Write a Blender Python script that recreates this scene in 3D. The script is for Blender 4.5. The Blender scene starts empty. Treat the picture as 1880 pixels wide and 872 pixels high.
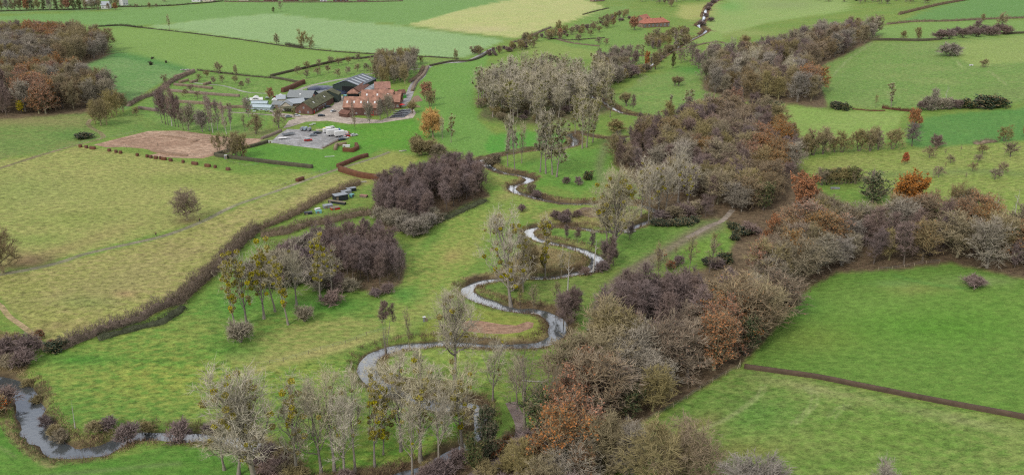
import bpy, math, random
import numpy as np
from mathutils import Vector, geometry
R = math.radians
rng = np.random.default_rng(7)
random.seed(7)
scn = bpy.context.scene
COL = scn.collection

# ------------------------------------------------------------------ camera
FOC, CX, CY, CAMH, PITCH = 1500.0, 940.0, 436.0, 108.0, R(21)
cam = bpy.data.cameras.new('camera'); camo = bpy.data.objects.new('camera', cam); COL.objects.link(camo)
camo.location = (0, 0, CAMH); camo.rotation_euler = (R(90) - PITCH, 0, 0)
cam.sensor_width = 36; cam.lens = 36 * FOC / 1880.0
cam.clip_start = 1; cam.clip_end = 12000
scn.camera = camo

# ------------------------------------------------------------------ world, sun, exposure
SUN_EL, SUN_AZ = R(42), R(215)
w = bpy.data.worlds.new('World'); scn.world = w; w.use_nodes = True
nt = w.node_tree; nt.nodes.clear()
out = nt.nodes.new('ShaderNodeOutputWorld'); bg = nt.nodes.new('ShaderNodeBackground')
sky = nt.nodes.new('ShaderNodeTexSky'); sky.sky_type = 'NISHITA'; sky.sun_disc = False
sky.sun_elevation = SUN_EL; sky.sun_rotation = SUN_AZ
tc = nt.nodes.new('ShaderNodeTexCoord')
mp = nt.nodes.new('ShaderNodeMapping'); mp.inputs['Scale'].default_value = (1, 1, 2.5)
no = nt.nodes.new('ShaderNodeTexNoise'); no.inputs['Scale'].default_value = 5.0; no.inputs['Detail'].default_value = 6
cr = nt.nodes.new('ShaderNodeValToRGB')
cr.color_ramp.elements[0].position = .42; cr.color_ramp.elements[0].color = (4.0, 4.4, 5.3, 1)
cr.color_ramp.elements[1].position = .6; cr.color_ramp.elements[1].color = (13.2, 13.3, 13.6, 1)
mx = nt.nodes.new('ShaderNodeMix'); mx.data_type = 'RGBA'; mx.inputs[0].default_value = .86
nt.links.new(tc.outputs['Generated'], mp.inputs['Vector']); nt.links.new(mp.outputs[0], no.inputs['Vector'])
nt.links.new(no.outputs['Fac'], cr.inputs[0]); nt.links.new(sky.outputs[0], mx.inputs[6]); nt.links.new(cr.outputs[0], mx.inputs[7])
nt.links.new(mx.outputs[2], bg.inputs[0]); nt.links.new(bg.outputs[0], out.inputs[0])
bg.inputs[1].default_value = .092
sl = bpy.data.lights.new('sun', 'SUN'); sl.energy = 1.5; sl.angle = R(10); sl.color = (1, .96, .9)
so = bpy.data.objects.new('sun', sl); COL.objects.link(so); so.rotation_euler = (R(90) - SUN_EL, 0, math.pi - SUN_AZ)
so.location = (0, -50, 300)
scn.view_settings.view_transform = 'Standard'; scn.view_settings.look = 'None'; scn.view_settings.gamma = 1
scn.view_settings.use_curve_mapping = False
scn.view_settings.exposure = 0.82
try:
    scn.cycles.use_denoising = False; scn.cycles.pixel_filter_type = 'BLACKMAN_HARRIS'; scn.cycles.filter_width = 1.15
    scn.cycles.max_bounces = 4; scn.cycles.diffuse_bounces = 2; scn.cycles.glossy_bounces = 2
except Exception: pass

# ------------------------------------------------------------------ colour and material helpers
ALB = 0.55
def lin(c):
    c = np.asarray(c, float) / 255.0
    return np.where(c <= .04045, c / 12.92, ((c + .055) / 1.055) ** 2.4)
def S(r, g, b): return tuple(lin((r, g, b)) * ALB) + (1.0,)

def newmat(name):
    m = bpy.data.materials.new(name); m.use_nodes = True
    return m, m.node_tree, m.node_tree.nodes['Principled BSDF']

def flat_mat(name, col, rough=.8, var=.12, scale=1.5, hv=0.0, metallic=0, bump=0):
    """colour with noise variation in object space, optional per-object variation"""
    m, t, b = newmat(name)
    b.inputs['Roughness'].default_value = rough; b.inputs['Metallic'].default_value = metallic
    b.inputs['Specular IOR Level'].default_value = .25
    tcn = t.nodes.new('ShaderNodeTexCoord'); n = t.nodes.new('ShaderNodeTexNoise')
    n.inputs['Scale'].default_value = scale; n.inputs['Detail'].default_value = 4
    t.links.new(tcn.outputs['Object'], n.inputs['Vector'])
    mr = t.nodes.new('ShaderNodeMapRange'); mr.inputs['From Min'].default_value = .3; mr.inputs['From Max'].default_value = .7
    mr.inputs['To Min'].default_value = 1 - var; mr.inputs['To Max'].default_value = 1 + var
    t.links.new(n.outputs['Fac'], mr.inputs['Value'])
    hs = t.nodes.new('ShaderNodeHueSaturation'); hs.inputs['Color'].default_value = col
    if hv > 0:
        oi = t.nodes.new('ShaderNodeObjectInfo')
        m2 = t.nodes.new('ShaderNodeMapRange'); m2.inputs['To Min'].default_value = 1 - hv; m2.inputs['To Max'].default_value = 1 + hv
        t.links.new(oi.outputs['Random'], m2.inputs['Value'])
        mu = t.nodes.new('ShaderNodeMath'); mu.operation = 'MULTIPLY'
        t.links.new(mr.outputs[0], mu.inputs[0]); t.links.new(m2.outputs[0], mu.inputs[1]); t.links.new(mu.outputs[0], hs.inputs['Value'])
        m3 = t.nodes.new('ShaderNodeMath'); m3.operation = 'MULTIPLY_ADD'; m3.inputs[1].default_value = 7.31; m3.inputs[2].default_value = 0
        t.links.new(oi.outputs['Random'], m3.inputs[0])
        m4 = t.nodes.new('ShaderNodeMath'); m4.operation = 'FRACT'; t.links.new(m3.outputs[0], m4.inputs[0])
        m5 = t.nodes.new('ShaderNodeMapRange'); m5.inputs['To Min'].default_value = 1 - hv * 1.2; m5.inputs['To Max'].default_value = 1 + hv * 1.2
        t.links.new(m4.outputs[0], m5.inputs['Value']); t.links.new(m5.outputs[0], hs.inputs['Saturation'])
        m6 = t.nodes.new('ShaderNodeMapRange'); m6.inputs['To Min'].default_value = .5 - hv * .06; m6.inputs['To Max'].default_value = .5 + hv * .06
        t.links.new(m4.outputs[0], m6.inputs['Value']); t.links.new(m6.outputs[0], hs.inputs['Hue'])
    else:
        t.links.new(mr.outputs[0], hs.inputs['Value'])
    t.links.new(hs.outputs[0], b.inputs['Base Color'])
    if bump:
        bp = t.nodes.new('ShaderNodeBump'); bp.inputs['Strength'].default_value = bump; bp.inputs['Distance'].default_value = .3
        t.links.new(n.outputs['Fac'], bp.inputs['Height']); t.links.new(bp.outputs[0], b.inputs['Normal'])
    return m

def twig_mat(name, col, hv=.16, trans=0):
    return flat_mat(name, col, .9, .16, .35, hv)

M = dict(
    bark_pale=flat_mat('bark_pale', S(158, 148, 132), .9, .2, 3, .1),
    bark_dark=flat_mat('bark_dark', S(124, 112, 100), .9, .2, 3, .15),
    bark_olive=flat_mat('bark_olive', S(166, 156, 118), .9, .2, 3, .15),
    bark_white=flat_mat('bark_white', S(205, 198, 188), .85, .15, 4, .05),
    tw_poplar=twig_mat('twig_beige', S(212, 200, 170)),
    tw_alder=twig_mat('twig_purple', S(148, 127, 119)),
    tw_ash=twig_mat('twig_olive', S(168, 152, 112)),
    tw_oak=twig_mat('twig_brown', S(162, 142, 112)),
    tw_birch=twig_mat('twig_birch', S(178, 152, 140)),
    tw_grey=twig_mat('twig_grey', S(174, 162, 142)),
    tw_gold=twig_mat('twig_gold', S(236, 186, 108), .08),
    lf_orange=flat_mat('leaf_orange', S(190, 128, 82), .8, .28, .6, .12),
    lf_brown=flat_mat('leaf_brown', S(178, 130, 92), .8, .28, .6, .14),
    lf_rust=flat_mat('leaf_rust', S(190, 98, 58), .8, .2, .6, .08),
    lf_ivy=flat_mat('leaf_ivy', S(70, 88, 48), .7, .3, .6, .15),
    lf_holly=flat_mat('leaf_evergreen', S(52, 72, 50), .6, .3, .6, .12),
    mist=flat_mat('mistletoe_leaf', S(178, 164, 58), .8, .25, 1.2, .18),
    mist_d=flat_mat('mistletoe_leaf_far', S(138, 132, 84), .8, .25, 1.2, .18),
    lf_yellow=flat_mat('leaf_yellow', S(226, 204, 60), .8, .2, .8, .05),
    hedge=flat_mat('hedge_twig', S(140, 122, 102), .9, .25, .5, .12),
    hedge_dark=flat_mat('hedge_dark', S(88, 84, 62), .9, .25, .5, .1),
    hedge_beech=flat_mat('hedge_beech', S(112, 76, 58), .9, .25, .5, .08),
    hedge_field=flat_mat('hedge_field', S(98, 80, 62), .9, .25, .5, .05),
    bramble=flat_mat('bramble', S(84, 88, 62), .9, .3, .5, .1),
    reed=flat_mat('dead_grass', S(190, 168, 120), .9, .25, .3, 0),
    brush=flat_mat('brushwood', S(126, 100, 80), .9, .3, .12, 0),
)

# ------------------------------------------------------------------ mesh and object helpers
def mesh_np(name, V, F, mat=None, smooth=False):
    """F: list of (faces ndarray (n,k), material index)"""
    me = bpy.data.meshes.new(name)
    V = np.asarray(V, np.float32)
    F = [(np.asarray(f, np.int32), mi) for f, mi in F if len(f)]
    nl = sum(f.size for f, _ in F); nf = sum(len(f) for f, _ in F)
    me.vertices.add(len(V)); me.vertices.foreach_set('co', V.ravel())
    me.loops.add(nl); me.polygons.add(nf)
    me.loops.foreach_set('vertex_index', np.concatenate([f.ravel() for f, _ in F]))
    tot = np.concatenate([np.full(len(f), f.shape[1], np.int32) for f, _ in F])
    st = np.concatenate([[0], np.cumsum(tot)[:-1]]).astype(np.int32)
    me.polygons.foreach_set('loop_start', st)
    try: me.polygons.foreach_set('loop_total', tot)
    except Exception: pass
    me.polygons.foreach_set('material_index', np.concatenate([np.full(len(f), mi, np.int32) for f, mi in F]))
    if smooth: me.polygons.foreach_set('use_smooth', np.ones(nf, bool))
    for m in (mat if isinstance(mat, (list, tuple)) else [mat]):
        if m: me.materials.append(m)
    me.update(); me.validate()
    return me

def link(name, data, parent=None, loc=None, rotz=None, scale=None):
    o = bpy.data.objects.new(name, data); COL.objects.link(o)
    if parent: o.parent = parent
    if loc is not None: o.location = loc
    if rotz is not None: o.rotation_euler = (0, 0, rotz)
    if scale is not None: o.scale = (scale,) * 3 if np.isscalar(scale) else scale
    return o
def tag(o, label=None, cat=None, group=None, kind=None):
    if label: o['label'] = label
    if cat: o['category'] = cat
    if group: o['group'] = group
    if kind: o['kind'] = kind
    return o
def sstep(a, b, x):
    t = np.clip((x - a) / (b - a), 0, 1); return t * t * (3 - 2 * t)

class MB:
    """collects quads/tris of solid shapes"""
    def __init__(s): s.v = []; s.f = []
    def add(s, vs, fs):
        o = len(s.v); s.v += [tuple(v) for v in vs]; s.f += [tuple(i + o for i in f) for f in fs]; return s
    def box(s, x0, x1, y0, y1, z0, z1):
        v = [(x0, y0, z0), (x1, y0, z0), (x1, y1, z0), (x0, y1, z0), (x0, y0, z1), (x1, y0, z1), (x1, y1, z1), (x0, y1, z1)]
        return s.add(v, [(0, 3, 2, 1), (4, 5, 6, 7), (0, 1, 5, 4), (1, 2, 6, 5), (2, 3, 7, 6), (3, 0, 4, 7)])
    def prism(s, prof, y0, y1):
        """profile in xz extruded along y"""
        n = len(prof); v = [(x, y0, z) for x, z in prof] + [(x, y1, z) for x, z in prof]
        return s.add(v, [tuple(range(n)), tuple(range(2 * n - 1, n - 1, -1))] + [(i, i + n, (i + 1) % n + n, (i + 1) % n) for i in range(n)])
    def cyl(s, c, r, h, n=10, axis='z', r2=None):
        r2 = r if r2 is None else r2; v = []
        for k, (rr, hh) in enumerate(((r, 0), (r2, h))):
            for i in range(n):
                a = 2 * math.pi * i / n; p, q = rr * math.cos(a), rr * math.sin(a)
                v.append({'z': (c[0] + p, c[1] + q, c[2] + hh), 'y': (c[0] + p, c[1] + hh, c[2] + q), 'x': (c[0] + hh, c[1] + p, c[2] + q)}[axis])
        return s.add(v, [tuple(range(n)), tuple(range(2 * n - 1, n - 1, -1))] + [(i, (i + 1) % n, (i + 1) % n + n, i + n) for i in range(n)])
    def build(s, name, mat, parent=None):
        me = bpy.data.meshes.new(name); me.from_pydata(s.v, [], s.f); me.materials.append(mat); me.update()
        import bmesh
        bm = bmesh.new(); bm.from_mesh(me); bmesh.ops.recalc_face_normals(bm, faces=bm.faces); bm.to_mesh(me); bm.free()
        return link(name, me, parent)

# ------------------------------------------------------------------ river, terrain, pixel -> ground
WATER_Z = -1.2
def rays(px, py):
    u = (np.asarray(px, float) - CX) / FOC; v = (CY - np.asarray(py, float)) / FOC
    return u, math.cos(PITCH) + v * math.sin(PITCH), -math.sin(PITCH) + v * math.cos(PITCH)
def plane_hit(px, py, z=0.0):
    dx, dy, dz = rays(px, py); dz = np.minimum(dz, -1e-3)
    t = (z - CAMH) / dz
    return dx * t, dy * t

RIVER = [  # pixel x, pixel y of the water's middle, width in metres
 (1350,-12,4),(1318,2,4),(1300,14,5),(1294,27,5),(1291,40,5),(1282,49,5),(1296,57,5),(1286,66,4),(1255,82,4),(1225,100,4),(1200,118,4),(1178,131,4.5),(1150,141,4),(1120,148,4),(1085,156,4),(1068,166,4.5),
 (1090,179,5),(1112,191,5.5),(1132,204,5.5),(1155,212,5),(1185,217,4.5),(1203,226,4.5),(1196,240,4),(1160,252,4),(1110,256,4),(1060,246,4),(1046,249,4),(1056,258,4.5),(1053,268,4.5),(1030,274,3.5),(990,277,3),(950,282,3),(915,288,3.5),(886,295,5),(895,305,5.5),(910,314,5),(930,320,4.5),(955,324,5),(973,330,5),
 (965,338,4.5),(944,343,4.5),(944,352,5),(980,363,4.5),(1020,373,4.5),(1060,376,4.5),(1100,375.5,4),(1150,375,4),(1185,381,4),(1208,393,4),(1203,404,4.5),(1175,413,4.5),(1145,423,4.5),(1105,427,4),(1070,421,4),(1030,418,3.5),(990,419,4),(970,427,4.5),(982,438,4.5),
 (1010,447,4.5),(1045,454,4.5),(1072,462,5),(1093,473,6),(1098,485,6),(1080,498,5),(1040,507,3.6),(1000,511,3.6),(960,511,4),(915,514,4),(885,520,4.5),(858,530,5.5),(868,545,5.5),(895,555,5.5),(920,564,5),(950,570,4.5),(985,573,5),(1010,581,6),(1024,595,7),(1025,612,6.5),(1005,628,5),(970,636,4.2),
 (920,637,3.6),(870,634,3.6),(820,632,4),(780,634,4.2),(738,638,5.2),(702,648,6),(676,661,6),(676,679,6),(682,699,6.5),(712,716,5.5),(745,728,5),(778,740,5),(812,748,5),(845,746,4),(872,746,3.5),(882,762,3.5),(884,782,3.5),(872,806,3.8),(845,826,4),(795,850,3.6),(730,880,3.6),(660,908,4),(580,908,4.0),(528,890,3.6),(500,852,4.0),
 (470,822,5),(412,809,4.5),(350,803,4.2),(300,802,4.4),(255,802,5),(222,812,6),(190,828,6.5),(150,834,5),(110,828,6.5),(80,803,7.5),(56,770,7.5),(48,735,7.5),(22,709,6.5),(-30,700,6),(-120,720,6)]
def catmull(P, step=1.0):
    P = np.asarray(P, float); out = []
    for i in range(len(P) - 1):
        p0, p1, p2, p3 = P[max(i - 1, 0)], P[i], P[i + 1], P[min(i + 2, len(P) - 1)]
        n = max(2, int(np.linalg.norm((p2 - p1)[:2]) / step))
        t = np.linspace(0, 1, n, endpoint=False)[:, None]
        out.append(.5 * ((2 * p1) + (-p0 + p2) * t + (2 * p0 - 5 * p1 + 4 * p2 - p3) * t ** 2 + (-p0 + 3 * p1 - 3 * p2 + p3) * t ** 3))
    out.append(P[-1:]); return np.vstack(out)
_r = np.array(RIVER, float); _r[:, 2] *= .7; _rx, _ry = plane_hit(_r[:, 0], _r[:, 1], WATER_Z)
RC = catmull(np.c_[_rx, _ry, _r[:, 2]], 2.5)          # world centre line, width
def sn(x, y, s, k=0):
    return (np.sin(x * s + 1.3 + k) * np.cos(y * s * 1.17 + .7 * k) + .6 * np.sin(x * s * 2.3 - y * s * 1.9 + 2 + k) + .4 * np.cos(x * s * 4.1 + y * s * 3.7 + k)) / 2
# bins for distance to the river
_cell = 20.0; _bins = {}
for i, (x, y, _) in enumerate(RC):
    _bins.setdefault((int(x // _cell), int(y // _cell)), []).append(i)
def river_d(x, y, far=60.0):
    """distance to the water's edge (negative in the water), capped"""
    x = np.atleast_1d(np.asarray(x, float)); y = np.atleast_1d(np.asarray(y, float))
    d = np.full(x.shape, far)
    cx = np.floor(x / _cell).astype(int); cy = np.floor(y / _cell).astype(int)
    key = cx * 100003 + cy; order = np.argsort(key, kind='stable'); ks = key[order]
    b = np.flatnonzero(np.r_[True, ks[1:] != ks[:-1]]) if len(ks) else []; e = list(b[1:]) + [len(ks)]
    for s0, e0 in zip(b, e):
        idx = order[s0:e0]; i, j = cx[idx[0]], cy[idx[0]]
        c = []
        for di in (-2, -1, 0, 1, 2):
            for dj in (-2, -1, 0, 1, 2): c += _bins.get((i + di, j + dj), [])
        if not c: continue
        q = RC[c]
        dd = np.hypot(x[idx, None] - q[None, :, 0], y[idx, None] - q[None, :, 1]) - q[None, :, 2] / 2
        d[idx] = np.minimum(far, dd.min(1))
    return d
def base_h(x, y, rd=None):
    if rd is None: rd = river_d(x, y)
    m = sstep(10, 40, rd)
    xs = 45 + .25 * (y - 170)
    h = 13 * sstep(0, 230, x - xs) + 5 * sstep(90, 330, -x)
    h = h + m * (1.1 * np.sin(x / 61 + .5) * np.cos(y / 83) + .35 * sn(x, y, .045))
    h = h + 3.0 * np.exp(-((x - 132) ** 2 / 1500 + (y - 222) ** 2 / 500))
    h = h + 2.5 * np.exp(-((x + 20) ** 2 / 40000 + (y - 1000) ** 2 / 25000)) * 2
    return h * m
def ground_h(x, y):
    rd = river_d(x, y); h = base_h(x, y, rd)
    e = rd + (.9 * sn(np.asarray(x), np.asarray(y), .33) + .45 * sn(np.asarray(x), np.asarray(y), .9, 4)) * (rd > -1.6)
    b = np.interp(e, [-2.5, -.9, .2, .9, 1.7, 2.8], [-2.2, -1.7, -1.25, -.55, -.12, 0])
    return h + b
def P(px, py, it=14):
    sc = np.isscalar(px)
    px = np.atleast_1d(np.asarray(px, float)); py = np.atleast_1d(np.asarray(py, float))
    z = np.zeros(px.shape)
    for k in range(it):
        x, y = plane_hit(px, py, z); z = .3 * z + .7 * base_h(x, y)
    x, y = plane_hit(px, py, z); z = ground_h(x, y)
    if sc: return Vector((x[0], y[0], z[0]))
    return np.c_[x, y, z]
def to_px(x, y, z):
    dy = y * math.cos(PITCH) - (z - CAMH) * math.sin(PITCH)
    dv = y * math.sin(PITCH) + (z - CAMH) * math.cos(PITCH)
    return CX + FOC * x / dy, CY - FOC * dv / dy
def G(x, y): return float(ground_h(np.array([x]), np.array([y]))[0])

# ------------------------------------------------------------------ ground sheet (one triangulation, split into ground, roads, paths, soil)
def ribbon(pts, width, smooth=True):
    """closed world polygon round a pixel polyline"""
    q = catmull([(a, b) for a, b in pts], 6) if smooth else np.array(pts, float)
    p = P(q[:, 0], q[:, 1])[:, :2]
    keep = [0]
    for i in range(1, len(p)):
        if np.linalg.norm(p[i] - p[keep[-1]]) > 1.2: keep.append(i)
    p = p[keep]
    t = np.gradient(p, axis=0); t /= np.linalg.norm(t, axis=1)[:, None] + 1e-9
    n = np.c_[-t[:, 1], t[:, 0]] * width / 2
    return np.vstack([p + n, (p - n)[::-1]])
def wpoly(pts): 
    q = np.array(pts, float); d = []
    for i in range(len(q)):
        a, b = q[i], q[(i + 1) % len(q)]; n = max(1, int(np.linalg.norm(b - a) / 12))
        for k in range(n): d.append(a + (b - a) * k / n)
    d = np.array(d); return P(d[:, 0], d[:, 1])[:, :2]
def inside(poly, x, y):
    poly = np.asarray(poly); res = np.zeros(np.shape(x), bool)
    bb = (x >= poly[:, 0].min()) & (x <= poly[:, 0].max()) & (y >= poly[:, 1].min()) & (y <= poly[:, 1].max())
    ii = np.flatnonzero(bb)
    if len(ii) == 0: return res
    xx, yy = x[ii], y[ii]; r = np.zeros(len(ii), bool); n = len(poly)
    for i in range(n):
        x0, y0 = poly[i]; x1, y1 = poly[(i + 1) % n]
        if y0 == y1: continue
        c = ((y0 > yy) != (y1 > yy)) & (xx < (x1 - x0) * (yy - y0) / (y1 - y0) + x0); r ^= c
    res[ii] = r; return res

REG = [  # name, polygon, colour (sRGB as seen), alt colour
 ('road', ribbon([(905,90),(890,98),(868,109),(850,114),(820,116),(795,120),(782,126),(775,140),(760,154),(753,170),(747,185),(738,196)], 5.0), (176,172,170), (150,146,142)),
 ('lane', ribbon([(780,127),(745,128),(700,133),(667,138),(645,143),(620,147),(595,152),(570,158),(550,165),(530,174)], 4.0), (178,174,160), (150,150,130)),
 ('farmyard', wpoly([(500,206),(545,211),(575,212),(612,193),(620,176),(642,178),(632,214),(700,221),(724,210),(758,198),(764,208),(758,217),(700,226),(640,228),(600,222),(562,224),(534,233),(520,236),(530,222),(545,217),(500,214)]), (204,188,172), (176,162,148)),
 ('car_park', wpoly([(496,262),(512,247),(528,237),(552,238),(600,243),(645,247),(618,259),(592,274),(540,268)]), (180,178,178), (152,148,142)),
 ('driveway', ribbon([(352,152),(380,155),(410,158),(432,164),(455,170),(490,172)], 2.6), (170,172,158), (150,155,130)),
 ('gravel_path', ribbon([(418,206),(450,208),(478,210),(505,212)], 2.6), (182,172,160), (160,150,130)),
 ('path', ribbon([(-60,512),(10,502),(62,493),(112,481),(150,468),(200,456),(250,445),(290,436),(325,425),(375,405),(425,380),(470,364),(505,352),(545,337),(590,321),(625,309),(655,300),(690,289),(716,279)], 2.5), (160,152,124), (134,140,92)),
 ('farm_track', ribbon([(-60,328),(0,309),(50,293),(100,278),(140,267),(178,257),(190,252),(184,244),(170,236),(161,228),(167,219)], 2.4), (160,142,112), (120,130,70)),
 ('footpath', ribbon([(-20,548),(2,562),(16,580),(38,596),(58,612),(72,628),(86,644)], 1.6), (186,162,124), (150,140,90)),
 ('forest_path', ribbon([(1345,385),(1330,402),(1318,409),(1298,417),(1280,427),(1262,436)], 2.2), (168,152,138), (140,130,110)),
 ('woodland_path', ribbon([(938,738),(945,752),(955,774),(957,794),(950,816),(938,834),(908,850),(880,866),(850,890)], 2.8), (160,142,134), (136,118,104)),
 ('bare_soil', wpoly([(172,266),(215,255),(272,241),(330,240),(375,246),(420,253),(482,255),(470,266),(430,274),(396,285),(372,291),(320,290),(268,286),(300,280),(262,273),(225,270),(196,271)]), (198,168,142), (166,132,108)),
 ('soil_patch', wpoly([(846,592),(862,588),(885,589),(920,595),(948,597),(968,590),(980,592),(978,601),(955,610),(925,613),(890,612),(850,607)]), (186,152,126), (158,124,100)),
 ('mud_patch', wpoly([(1060,386),(1072,380),(1095,382),(1118,390),(1112,398),(1085,400),(1064,395)]), (138,118,96), (120,104,84)),
]
# mesh points
pts = []
def addp(x, y): pts.append(np.c_[np.ravel(x), np.ravel(y)])
gx, gy = np.meshgrid(np.arange(-12, 1896, 5.0), np.arange(-40, 884, 4.0)); gx = gx + 2.5 * ((np.arange(gx.shape[0]) % 2)[:, None])
g = P(gx.ravel(), gy.ravel())[:, :2]
rd_g = river_d(g[:, 0], g[:, 1]); g = g[(rd_g > 3.6)]
addp(g[:, 0], g[:, 1])
gx, gy = np.meshgrid(np.arange(-1400, 3300, 26.0), np.r_[np.arange(-118, -44, 9.0), np.arange(-40, 884, 16.0), np.arange(884, 2400, 26.0)])
oo = ~((gx > -20) & (gx < 1900) & (gy > -44) & (gy < 888)); gx, gy = gx[oo], gy[oo]
g = P(gx, gy)[:, :2]; rd_g = river_d(g[:, 0], g[:, 1]); g = g[rd_g > 4]; addp(g[:, 0], g[:, 1])
for R0 in (9000,):
    a = np.linspace(0, 2 * math.pi, 40, endpoint=False); addp(R0 * np.cos(a), R0 * np.sin(a))
a = np.linspace(R(100), R(440), 40); 
for R0 in (150, 400, 1200, 3500): 
    aa = np.linspace(R(150), R(390), 30); addp(R0 * np.cos(aa), R0 * np.sin(aa))
# rings along the river
t = np.gradient(RC[:, :2], axis=0); t /= np.linalg.norm(t, axis=1)[:, None] + 1e-9; nn = np.c_[-t[:, 1], t[:, 0]]
ring = []
for s in (-1, 1):
    for off in (-1.6, -.6, .1, .8, 1.5, 2.3, 3.2):
        q = RC[:, :2] + nn * s * (RC[:, 2:3] / 2 + off); ring.append(q[::1] if True else q)
ring.append(RC[:, :2]); ring = np.vstack(ring)
rr = river_d(ring[:, 0], ring[:, 1])
# thin the rings
kk = np.round(ring / .8).astype(int); _, ui = np.unique(kk, axis=0, return_index=True); ring = ring[ui]
addp(ring[:, 0], ring[:, 1])
allp = np.vstack(pts)
n0 = len(allp); cp = []; edges = []
for nm, poly, c1, c2 in REG:
    s = n0 + sum(len(q) for q in cp); cp.append(poly); m_ = len(poly)
    edges += [(s + i, s + (i + 1) % m_) for i in range(m_)]
allp = np.vstack([allp] + cp)
import time as _t; _t0 = _t.time()
res = geometry.delaunay_2d_cdt([Vector(p) for p in allp.tolist()], edges, [], 0, 1e-4, False)
vv = np.array([tuple(v) for v in res[0]]); tri = np.array(res[2], np.int32)
print('CDT', len(vv), len(tri), round(_t.time() - _t0, 1))
RD = river_d(vv[:, 0], vv[:, 1]); VZ = ground_h(vv[:, 0], vv[:, 1])
VPX, VPY = to_px(vv[:, 0], np.maximum(vv[:, 1], 30), VZ); 
cen = vv[tri].mean(1)
reg = np.zeros(len(tri), int)
for k, (nm, poly, c1, c2) in enumerate(REG): 
    reg[inside(poly, cen[:, 0], cen[:, 1]) & (river_d(cen[:, 0], cen[:, 1]) > 1)] = k + 1

# --- painting of the grass (sRGB values), by pixel-located fields mapped onto the ground
NV = len(vv); C1 = np.tile(np.array([118., 150, 66]), (NV, 1)); C2 = np.tile(np.array([146., 156, 78]), (NV, 1)); MOT = np.full(NV, .6); STR = np.zeros(NV)
def poly_w(pl, soft):
    pl = np.array(pl, float); x, y = VPX, VPY
    ins = inside(pl, x, y)
    if soft <= 0: return ins.astype(float)
    bb = (x > pl[:, 0].min() - soft) & (x < pl[:, 0].max() + soft) & (y > pl[:, 1].min() - soft) & (y < pl[:, 1].max() + soft)
    ii = np.flatnonzero(bb); d = np.full(len(ii), 1e9)
    for i in range(len(pl)):
        a, b = pl[i], pl[(i + 1) % len(pl)]; ab = b - a; L = ab @ ab + 1e-9
        t = np.clip(((x[ii] - a[0]) * ab[0] + (y[ii] - a[1]) * ab[1]) / L, 0, 1)
        d = np.minimum(d, np.hypot(x[ii] - a[0] - t * ab[0], y[ii] - a[1] - t * ab[1]))
    sd = np.where(ins[ii], d, -d); w_ = np.zeros(len(x)); w_[ii] = sstep(-soft, soft, sd + soft * .6 * sn(x[ii], y[ii], .11)); return w_
def deep(c):
    c = np.array(c, float)
    lum = c @ np.array([.3, .6, .1]); c = c * .93 + lum * .07
    return c + np.array([7, -4, 1]) if c[1] > c[0] + 42 else c + np.array([2, -1, 0]) if c[1] > c[0] + 15 else c
def blend(w_, c1, c2=None, mot=None, al=1.0):
    global C1, C2, MOT
    c1 = deep(c1); c2 = None if c2 is None else deep(c2)
    w_ = (w_ * al)[:, None]; C1 = C1 * (1 - w_) + np.array(c1, float) * w_
    C2 = C2 * (1 - w_) + np.array(c2 if c2 is not None else np.array(c1) * .94 + 8, float) * w_
    if mot is not None: MOT = MOT * (1 - w_[:, 0]) + mot * w_[:, 0]
def field(pl, c1, c2=None, mot=None, soft=3, al=1.0): blend(poly_w(pl, soft), c1, c2, mot, al)
def stroke(pl, wd, c1, al=1.0, c2=None, mot=None, sm=True):
    q = catmull(pl, 8) if sm else np.array(pl, float); x, y = VPX, VPY; d = np.full(len(x), 1e9)
    bb = (x > q[:, 0].min() - wd * 3) & (x < q[:, 0].max() + wd * 3) & (y > q[:, 1].min() - wd * 3) & (y < q[:, 1].max() + wd * 3); ii = np.flatnonzero(bb); di = np.full(len(ii), 1e9)
    for i in range(len(q) - 1):
        a, b = q[i], q[i + 1]; ab = b - a; L = ab @ ab + 1e-9
        t = np.clip(((x[ii] - a[0]) * ab[0] + (y[ii] - a[1]) * ab[1]) / L, 0, 1)
        di = np.minimum(di, np.hypot(x[ii] - a[0] - t * ab[0], (y[ii] - a[1] - t * ab[1])))
    d[ii] = di; blend(np.exp(-(d / wd) ** 2), c1, c2, mot, al)
def blob(cx, cy, rx, ry, c1, al=.7, c2=None, mot=None, rot=0):
    c, s = math.cos(R(rot)), math.sin(R(rot)); dx, dy = VPX - cx, VPY - cy
    u = (dx * c + dy * s) / rx; v = (-dx * s + dy * c) / ry
    blend(np.exp(-(u * u + v * v) * (1 + .35 * sn(VPX, VPY, .07))), c1, c2, mot, al)

field([(-300,20),(0,30),(250,18),(420,4),(900,-2),(1010,-2),(900,14),(820,30),(748,46),(620,38),(500,25),(260,48),(190,50),(0,38),(-300,38)], (112,164,78), (128,172,92), .5, 1)
field([(-300,-60),(1400,-60),(1400,0),(900,0),(420,4),(250,17),(0,26),(-300,26)], (118,160,84), (130,160,90), .6, 1)
field([(262,50),(380,36),(500,25),(620,38),(745,49),(830,60),(930,73),(905,84),(872,100),(845,107),(700,100),(600,92),(470,76),(340,58)], (146,182,114), (156,188,122), .5, 1.5)
field([(745,47),(800,32),(850,18),(920,4),(960,-10),(1060,-6),(1118,18),(1060,36),(975,62),(945,70),(850,60),(800,53)], (176,186,108), (196,190,124), .8, 1.5)
stroke([(745,48),(850,62),(938,73)], 2.2, (108,154,66), .9)
blob(880, 55, 70, 5, (200,184,138), .5)
STR = poly_w([(745,47),(800,32),(850,18),(920,4),(960,-10),(1060,-6),(1118,18),(1060,36),(975,62),(945,70),(850,60),(800,53)], 2)
field([(150,52),(262,52),(340,60),(470,78),(600,94),(645,99),(590,116),(535,140),(480,141),(410,134),(350,130),(280,112),(200,94)], (128,166,76), (138,170,84), .4, 1)
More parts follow.
